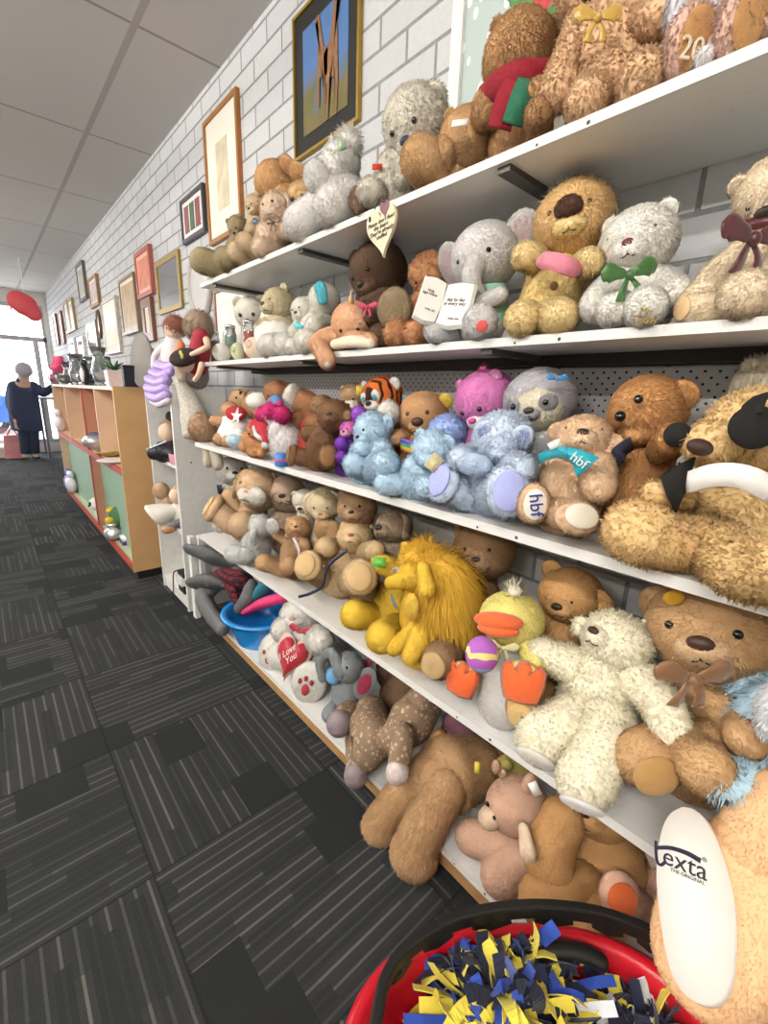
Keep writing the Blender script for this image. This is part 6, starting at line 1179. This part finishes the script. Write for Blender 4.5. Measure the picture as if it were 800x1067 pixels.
small('plate', 'white plate lying on the near edge of the middle shelf', 'plate', 122, 498, .68, .58, lambda c: [('plate', lathe(c, [(.05, 0), (.1, .014), (.098, .018), (.05, .006)], 24), WCr), ('rim', lathe(c+V3(0, 0, .015), [(.094, 0), (.1, .002), (.094, .004)], 24), WCr)])
for i, (px, py, h_, lab) in enumerate(((66, 470, '#eae6ea', 'white china swan in the far bay of the case'), (70, 488, '#5b6db0', 'blue china cup at the bottom of the far case bay'), (73, 500, '#6b4f8c', 'purple vase at the bottom of the case far bay'), (75, 508, '#e9e7ee', 'white crumpled bag at the bottom of the case, far bay'))):
    z = .68 if i == 0 else .09
    small(('china_swan', 'china_cup', 'purple_vase', 'paper_bag')[i], lab, ('ornament', 'cup', 'vase', 'bag')[i], px, py, z, .57, lambda c, h_=h_: [('body', ell(c+V3(0, 0, .08), (.05, .09, .08), k=.15), mat('glazed_china', h_, .35)), ('top', ell(c+V3(0, -.02, .18), (.03, .05, .04), k=.15), mat('glazed_china', h_, .35))])
# ---------------- dolls
SK = mat('doll_skin', '#e8c8ae', .5); 
def Dq(px, py, x): return P(px, py, x=x)
D = Toy('doll', 'porcelain doll with auburn curls, white lace top and lilac ruffled skirt', 0, '#e8c8ae', None, group='dolls on the white bookcase', cat='doll', zs=None)
h = Dq(181, 344, .76); q = mpp(h); D.add('head', ell(h, (9.5*q, 9*q, 11*q)), None, None, m=SK)
D.add('auburn_hair', ell(h+V3(.012, .006, .018), (12*q, 12*q, 10*q), k=.12), '#8a4f3c', 'hair'); 
for a in (-1, 1): D.add('eye', ell(h+V3(-.9*9*q, a*3.5*q-.004, .004), (.003, .004, .004)), None, None, parent=0, m=mat('glossy_eye', '#140f0c', .12, noise=0))
D.add('lace_bodice', chain([Dq(181, 356, .76), Dq(180, 372, .75)], [9*q, 12*q], 14), None, None, m=mat('lace_cloth', '#ece3e4', .8, bump=.4)); D.add('arm', chain([Dq(172, 360, .73), Dq(162, 370, .70), Dq(160, 382, .69)], [4*q, 3.5*q, 3*q], 10), None, None, m=mat('lace_cloth', '#ece3e4', .8, bump=.4)); D.add('arm', chain([Dq(188, 360, .72), Dq(184, 372, .70)], [4.5*q, 4*q], 10), None, None, m=mat('peach_cloth', '#e59a6c', .7))
D.add('lilac_skirt', join(*[chain([Dq(px, py, x) for px, py in ((px0-9, py0), (px0, py0+3), (px0+9, py0))], [5*q]*3, 10, k=.15) for px0, py0, x in ((174, 380, .70), (168, 388, .675), (165, 396, .662), (164, 404, .658), (165, 412, .656))]), None, None, m=mat('lilac_satin', '#b9a0dc', .45, bump=.4, nscale=30))
D.add('skirt_hem', chain([Dq(158, 418, .656), Dq(167, 421, .656), Dq(176, 417, .656)], [3.5*q]*3, 10, k=.2), None, None, m=mat('white_lace', '#e6ddea', .8)); D.add('shoe', ell(Dq(172, 393, .70), (.02, .02, .014)), None, None, m=mat('brown_leather', '#7a5648', .4))
D = Toy('doll', 'doll with frizzy light brown hair and a red dress, one arm reaching forward', 0, '#e8c8ae', None, group='dolls on the white bookcase', cat='doll')
h = Dq(204, 346, .80); D.add('head', ell(h, (9*q, 9*q, 10*q)), None, None, m=SK); D.add('frizzy_hair', ell(h+V3(.01, -.01, .025), (14*q, 17*q, 15*q), k=.1), '#97806b', 'hair')
D.add('red_dress', chain([Dq(209, 352, .78), Dq(208, 366, .78), Dq(206, 380, .79)], [8*q, 10*q, 11*q], 14), None, None, m=mat('red_cloth', '#a8313d', .7, bump=.2)); D.add('grey_skirt', chain([Dq(205, 372, .79), Dq(204, 394, .80)], [10*q, 13*q], 14), None, None, m=mat('grey_print_cloth', '#9a8f8d', .8, noise=.3, nscale=90)); D.add('arm', chain([Dq(215, 354, .745), Dq(216, 361, .73), Dq(207, 366, .715), Dq(200, 369, .70)], [3*q, 2.6*q, 2.4*q, 2*q], 10), None, None, m=SK)
D = Toy('doll', 'doll in dark beret with yellow-green bow, silver dress hanging over the bookcase side', 0, '#e8c8ae', None, group='dolls on the white bookcase', cat='doll')
h = Dq(192, 377, .70); D.add('head', ell(h, (9*q, 9*q, 10*q)), None, None, m=SK); D.add('dark_beret', ell(h+V3(-.004, -.01, .018), (13*q, 14*q, 7*q), roll(frame(V3(-.4, -.3, .9)), 10)), None, None, m=mat('dark_felt', '#3b302d', .9)); 
i = D.add('pale_hair', chain([h+V3(-.01, .02, 0), Dq(188, 388, .69), Dq(189, 394, .69)], [6*q, 5*q, 4*q], 10), '#d6cbb9', 'short')
bw = Dq(189, 369, .66); D.add('green_bow', join(ell(bw+V3(0, .008, .006), (.006, .013, .01)), ell(bw+V3(0, -.006, -.008), (.006, .012, .012))), None, None, m=mat('lime_satin', '#b9c45a', .5))
D.add('lace_dress', chain([V3(.71, 2.235, 1.17), V3(.735, 2.215, 1.09), V3(.745, 2.18, 1.0), V3(.75, 2.165, .935)], [.026, .044, .066, .07], 20, k=.06, flat=(V3(.2, 1, 0), .55), capE=.3), None, None, m=mat('silver_brocade', '#cbc6bb', .5, noise=.35, nscale=110, bump=.5)); D.add('arm', chain([Dq(210, 380, .69), Dq(207, 390, .68), Dq(203, 396, .675)], [2.6*q, 2.2*q, 2*q], 10), None, None, m=SK)
D = Toy('doll', 'doll in a black dress with white piping slumped on the middle bookcase shelf', 0, '#e8c8ae', None, group='dolls on the white bookcase', cat='doll'); zsB = .778
D.add('brown_hair', ell(V3(.715, 2.46, zsB+.15), (.05, .06, .065), k=.1), '#7d6452', 'hair'); D.add('head', ell(V3(.69, 2.44, zsB+.145), (.04, .042, .05)), None, None, m=SK); D.add('black_dress', join(chain([V3(.715, 2.45, zsB+.11), V3(.70, 2.45, zsB+.06), V3(.66, 2.46, zsB+.045), V3(.625, 2.47, zsB+.04)], [.038, .058, .055, .035], 14, k=.1), ell(V3(.70, 2.43, zsB+.045), (.06, .08, .045), k=.12)), None, None, m=mat('black_satin', '#24232b', .5, bump=.3, nscale=30)); D.add('white_piping', chain([V3(.60, 2.48, zsB+.06), V3(.635, 2.43, zsB+.085), V3(.67, 2.40, zsB+.105)], [.004]*3, 6), None, None, m=mat('white_cord', '#e9f4f4', .7)); D.add('black_bow', ell(V3(.715, 2.45, zsB+.22), (.02, .045, .03)), None, None, m=mat('black_felt', '#191817', .85))
D = Toy('paper_tiara', 'pink and orange paper crown lying on the middle bookcase shelf', 0, '#e59a6c', None, group=None, cat='crown'); 
for k_ in range(2): D.add(('orange_rim', 'pink_points')[k_], lathe(V3(.70, 2.33, zsB+.001), [(.035, .0), (.038, .03), (.034, .03), (.032, .0)] if k_ == 0 else [(.039, .001), (.043, .05), (.04, .05), (.036, .002)], 9), None, None, m=mat('orange_card' if k_ == 0 else 'pink_card', '#e08a45' if k_ == 0 else '#e7a3b5', .6), smooth=False)
D = Toy('doll', 'doll in a shiny white satin dress slouched on the lower bookcase shelf', 0, '#e8c8ae', None, group='dolls on the white bookcase', cat='doll'); zsB = .438
D.add('pale_hair', ell(V3(.725, 2.42, zsB+.165), (.045, .05, .055), k=.1), '#b9a58f', 'hair'); D.add('head', ell(V3(.70, 2.41, zsB+.16), (.036, .038, .044)), None, None, m=SK); D.add('white_bodice', chain([V3(.72, 2.42, zsB+.12), V3(.715, 2.42, zsB+.05)], [.035, .046], 14), None, None, m=mat('white_satin', '#ece8de', .35, bump=.3, nscale=25)); D.add('satin_skirt', chain([V3(.71, 2.43, zsB+.08), V3(.66, 2.45, zsB+.068), V3(.605, 2.47, zsB+.05)], [.045, .068, .085], 18, flat=(V3(.3, 0, 1), .62), k=.16, capE=.15), None, None, m=mat('white_satin', '#ece8de', .35, bump=.3, nscale=25)); D.add('foot', ell(V3(.632, 2.36, zsB+.0), (.034, .03, .022)), None, None, m=mat('tan_leather', '#b98c66', .5)); D.add('striped_leg', chain([V3(.74, 2.37, zsB+.035), V3(.68, 2.36, zsB+.025), V3(.64, 2.36, zsB+.012)], [.022, .02, .018], 12), None, None, m=mat('grey_stripe_cloth', '#77747c', .7, noise=.4, nscale=140))
D = Toy('toy_bear', 'small sandy soft toy leaning behind the white satin doll', 0, '#cba67c', 'short', group=None, zs=.438); D.add('body', ell(V3(.70, 2.56, .51), (.05, .05, .07)), None); D.add('head', ell(V3(.67, 2.57, .6), (.042, .045, .045)), None)
D = Toy('handbag', 'black and white bag with a dangling strap on the bottom bookcase shelf', 0, '#1d1c1c', None, group=None, cat='bag'); D.add('bag_body', obox(V3(.73, 2.38, .125), (.045, .06, .055), (V3(0, 1, 0), V3(0, 0, 1), V3(1, 0, 0))), None, None, m=mat('black_vinyl', '#1d1c1c', .4), smooth=False); D.add('white_flap', obox(V3(.70, 2.38, .14), (.046, .022, .036), (V3(0, 1, 0), V3(0, 0, 1), V3(1, 0, 0))), None, None, m=mat('white_vinyl', '#eceaea', .4), smooth=False); D.add('strap', ribbon(bez([V3(.69, 2.40, .185), V3(.655, 2.42, .175), V3(.648, 2.425, .1), V3(.643, 2.43, .01)], 6), .012, .003, V3(0, 1, 0)), None, None, m=mat('black_vinyl', '#1d1c1c', .4))
# ---------------- red decoration hanging under the ceiling
D = Toy('hanging_decoration', 'rounded red paper decoration hanging from the ceiling by the shop window', 0, '#d04a4e', None, group=None, cat='decoration')
hx = [P(20, 314, y=7.2), P(27, 319, y=7.2), P(35, 327, y=7.2)]; q = mpp(hx[0]); D.add('paper_body', chain(hx, [10.5*q, 11*q, 7.5*q], 22, flat=(V3(0, 1, 0), .5), k=.01), None, None, m=mat('red_paper', '#d9555c', .6)); D.add('cord', chain([hx[1], V3(hx[1][0], hx[1][1], CEIL-.003)], [.004, .004], 6, k=0), None, None, m=mat('white_cord', '#e9f4f4', .7)); D.add('paper_tail', chain([P(11, 318, y=7.2), P(12, 325, y=7.2)], [1.0*q, .5*q], 8), None, None, m=mat('red_paper', '#d9555c', .6))
# ---------------- person
PY = 8.8
def J(px, py, dy=0): return P(px, py, y=PY+dy)
o = empty('person', V3(*(J(33, 478)[:2]), 0)); tag(o, 'person with grey hair in dark coat and trousers leaning on the far case end', 'person')
def lift(p, z): return V3(p[0], p[1], z)
jt = {'pelvis': (J(27, 436), .12), 'waist': (J(25, 424, -.02), .12), 'chest': (J(24, 408, -.05), .14), 'neck': (J(24, 397, -.1), .055), 'head': (J(25, 388, -.14), .085), 'top': (J(25, 382, -.15), .06),
 'shl': (J(15, 403, -.05), .06), 'ell_': (J(11, 419, .05), .045), 'wrl': (J(15, 434, -.08), .032), 'hnl': (J(17, 440, -.1), .028), 'shr': (J(34, 403, -.05), .06), 'elr': (J(45, 409, -.1), .045), 'wrr': (J(54, 404, -.2), .032), 'hnr': (J(58, 403, -.25), .028),
 'hpl': (J(24, 440, .02), .09), 'knl': (lift(J(27, 458), .52), .06), 'anl': (lift(J(27, 474), .085), .042), 'tol': (lift(J(26, 479), .04)+V3(.02, .12, 0), .032), 'hpr': (J(32, 440, -.02), .09), 'knr': (lift(J(36, 458), .52), .06), 'anr': (lift(J(37, 475), .085), .042), 'tor': (lift(J(38, 479), .04)+V3(.03, .12, 0), .032)}
ed = [('pelvis', 'waist'), ('waist', 'chest'), ('chest', 'neck'), ('neck', 'head'), ('head', 'top'), ('chest', 'shl'), ('shl', 'ell_'), ('ell_', 'wrl'), ('wrl', 'hnl'), ('chest', 'shr'), ('shr', 'elr'), ('elr', 'wrr'), ('wrr', 'hnr'), ('pelvis', 'hpl'), ('hpl', 'knl'), ('knl', 'anl'), ('anl', 'tol'), ('pelvis', 'hpr'), ('hpr', 'knr'), ('knr', 'anr'), ('anr', 'tor')]
for hnd, wr in (('hnl', 'wrl'), ('hnr', 'wrr')):
    d = nrm(jt[hnd][0]-jt[wr][0]); sd = nrm(np.cross(d, V3(0, 0, 1)))
    for k_, (off, L_) in enumerate(((-.03, .07), (-.01, .085), (.01, .08), (.028, .065), (-.05, .045))):
        b0 = jt[hnd][0]+sd*off*.8+d*(.02 if k_ < 4 else -.015); b1 = b0+d*L_*.5+sd*(off*.3); b2 = b0+d*L_*.85-V3(0, 0, .02)+sd*(off*.3)
        n1, n2, n3 = ['%s%d%s' % (hnd, k_, s_) for s_ in 'abc']; jt[n1] = (b0, .01); jt[n2] = (b1, .009); jt[n3] = (b2, .008); ed += [(hnd, n1), (n1, n2), (n2, n3)]
names = list(jt); vs = [tuple(jt[n_][0]-np.array(o['_w'])) for n_ in names]
me = bpy.data.meshes.new('body'); me.from_pydata(vs, [(names.index(a), names.index(b)) for a, b in ed], []); bo = bpy.data.objects.new('body', me); COL.objects.link(bo); bo.parent = o
sk = bo.modifiers.new('skin', 'SKIN'); 
for n_, v_ in zip(names, me.skin_vertices[0].data): v_.radius = (jt[n_][1], jt[n_][1]); v_.use_root = (n_ == 'pelvis')
ss = bo.modifiers.new('smooth', 'SUBSURF'); ss.levels = ss.render_levels = 2; me.materials.append(mat('skin_tone', '#d9b39a', .6)); sk.use_smooth_shade = True
CO = mat('navy_coat', '#39405a', .85, bump=.2); TR_ = mat('dark_trousers', '#333b52', .85)
build('coat', chain([J(24, 398, -.09), J(24, 405, -.05), J(25, 424, -.02), J(27, 440), J(28, 448)], [.085, .185, .19, .2, .19], 20, flat=(V3(0, 1, 0), .75), capE=.15), CO, o)
build('sleeve', chain([jt['shl'][0], jt['ell_'][0], jt['wrl'][0]], [.085, .068, .052], 14), CO, o); build('sleeve', chain([jt['shr'][0], jt['elr'][0], jt['wrr'][0]], [.085, .068, .052], 14), CO, o)
for a, b, c_ in (('hpl', 'knl', 'anl'), ('hpr', 'knr', 'anr')): build('trouser_leg', chain([jt[a][0], jt[b][0], jt[c_][0]], [.105, .082, .065], 14, capE=.2), TR_, o)
for a, b in (('anl', 'tol'), ('anr', 'tor')): build('shoe', chain([lift(jt[a][0], .045), lift(jt[b][0], .035)], [.048, .04], 12, flat=(V3(0, 0, 1), .75)), mat('pale_shoe', '#cfc2b4', .6), o)
hh = jt['head'][0]; build('grey_hair', ell(hh+V3(0, -.025, .035), (.105, .11, .11), k=.05), mat('grey_hair', '#b3adb5', .8, noise=.2, nscale=80), o)
fd = V3(.25, .95, -.1)
for nm, dx, dz, r_, mm in (('eye', -.035, .01, .012, mat('glossy_eye', '#140f0c', .12, noise=0)), ('eye', .035, .01, .012, mat('glossy_eye', '#140f0c', .12, noise=0)), ('nose', 0, -.02, .016, mat('skin_tone', '#d9b39a', .6)), ('mouth', 0, -.055, .018, mat('lip_tone', '#a5685f', .6)), ('ear', -.088, -.005, .02, mat('skin_tone', '#d9b39a', .6)), ('ear', .088, -.005, .02, mat('skin_tone', '#d9b39a', .6))):
    f_ = nrm(fd); s_ = nrm(np.cross(f_, V3(0, 0, 1))); build(nm, ell(hh+f_*(.084 if nm != 'ear' else 0)+s_*dx+V3(0, 0, dz), (r_, r_, r_)), mm, o)
# far end: pink bag, white ledge, car outside
c = V3(.30, 9.0, 0); o = empty('shopping_bag', c); tag(o, 'pink and white bag on the carpet beside the person in dark clothes', 'bag'); build('bag_body', prism(c, [(-.14, -.1), (.14, -.1), (.14, .1), (-.14, .1)], .36, (V3(1, 0, 0), V3(0, 1, 0), V3(0, 0, 1)), .8), mat('pink_paper', '#e39a9c', .7, noise=.25, nscale=8), o, smooth=False, bevel=.01)
for s_ in (-1, 1): build('bag_handle', chain([c+V3(-.06, .06*s_, .36), c+V3(0, .06*s_, .46), c+V3(.06, .06*s_, .36)], [.008]*3, 8, k=0), mat('red_cord', '#c44b4b', .7), o)
c = V3(-.15, 9.3, 0); o = empty('display_ledge', c); tag(o, 'low white display ledge under the shop window', 'ledge'); build('ledge_top', box(c+V3(-1.2, -.25, .14), c+V3(.35, .25, .17)), WHITE, o, smooth=False); build('ledge_front', box(c+V3(-1.2, -.22, 0), c+V3(.33, -.2, .14)), WHITE, o, smooth=False)
c = V3(.9, 9.15, 0); o = empty('side_table', c); tag(o, 'small grey table with bottles under it by the window corner', 'table'); build('table_top', box(c+V3(-.2, -.3, .9), c+V3(.1, .3, .93)), mat('grey_laminate', '#8f8d92', .5), o, smooth=False)
for dx in (-.18, .08):
    for dy in (-.28, .28): build('leg', box(c+V3(dx-.015, dy-.015, 0), c+V3(dx+.015, dy+.015, .9)), mat('grey_steel', '#77767c', .4, .5), o, smooth=False)
c = V3(-1.2, 14.5, -.05); o = empty('parked_car', c); tag(o, 'dark blue car parked in the street outside the shop window', 'car')
bp = [(-2.1, .25), (2.1, .25), (2.15, .75), (1.5, .95), (.9, 1.42), (-1.0, 1.45), (-1.7, .98), (-2.1, .85)]
build('car_body', prism(c+V3(0, .8, 0), bp, 1.6, (V3(1, 0, 0), V3(0, 0, 1), V3(0, -1, 0)), .96), mat('blue_car_paint', '#2d4f86', .25, .3), o, smooth=False, bevel=.05); build('side_window', prism(c+V3(0, -.83, 0), [(-1.35, .98), (1.3, .98), (.8, 1.36), (-.95, 1.38)], .03, (V3(1, 0, 0), V3(0, 0, 1), V3(0, -1, 0)), .97), mat('tinted_glass', '#1e2a33', .08), o, smooth=False)
for dx in (-1.35, 1.35): w_ = build('wheel', lathe(c+V3(dx, -.65, .32), [(.2, -.1), (.32, -.09), (.32, .09), (.2, .1)], 24, axis=(0, -1, 0)), mat('tyre', '#1c1c1e', .8), o); build('hub_cap', lathe(c+V3(dx, -.76, .32), [(.19, -.01), (.18, .01), (.05, .02)], 16, axis=(0, -1, 0)), mat('steel_lid', '#c9cacb', .25, .9), w_)
for t in TOYS: t.done()
# ------------------------------------------------------------------ light
LM = mat('fluorescent_tube', '#fffaf3', emit=1, noise=0); LM.node_tree.nodes['Principled BSDF'].inputs['Emission Strength'].default_value = 112
for i, (x, y) in enumerate(((-1.2, -.4), (-1.2, 2.4), (-2.6, -.3), (-2.6, 2.0), (-1.1, 5.6))):  # unseen tubes hung low to light the ceiling; further row added as frontal fill
    o = empty('unseen_ceiling_light', (x, y, CEIL-.22)); tag(o, ('nearest', 'second', 'added fill row nearest', 'added fill row second', 'window end')[i]+' suspended fluorescent ceiling light over the aisle', 'ceiling light', 'ceiling lights')
    build('tube', chain([V3(x, y-.6, CEIL-.2), V3(x, y, CEIL-.2), V3(x, y+.6, CEIL-.2)], [.03]*3, 12, k=0), LM, o)
    for dy in (-.63, .63): build('end_cap', box((x-.03, y+dy-.015, CEIL-.24), (x+.03, y+dy+.015, CEIL-.001)), WHITE, o, smooth=False)
w = bpy.data.worlds.new('daylight'); scene.world = w; w.use_nodes = True; bg = w.node_tree.nodes['Background']
bg.inputs[0].default_value = (.93, .97, 1, 1); bg.inputs[1].default_value = 9.0
scene.view_settings.view_transform = 'Standard'; scene.view_settings.look = 'None'; scene.view_settings.gamma = 1; scene.view_settings.exposure = 0.0
scene.view_settings.use_curve_mapping = False
scene.cycles.use_denoising = True; scene.cycles.max_bounces = 6; scene.cycles.diffuse_bounces = 3; scene.cycles.transparent_max_bounces = 12
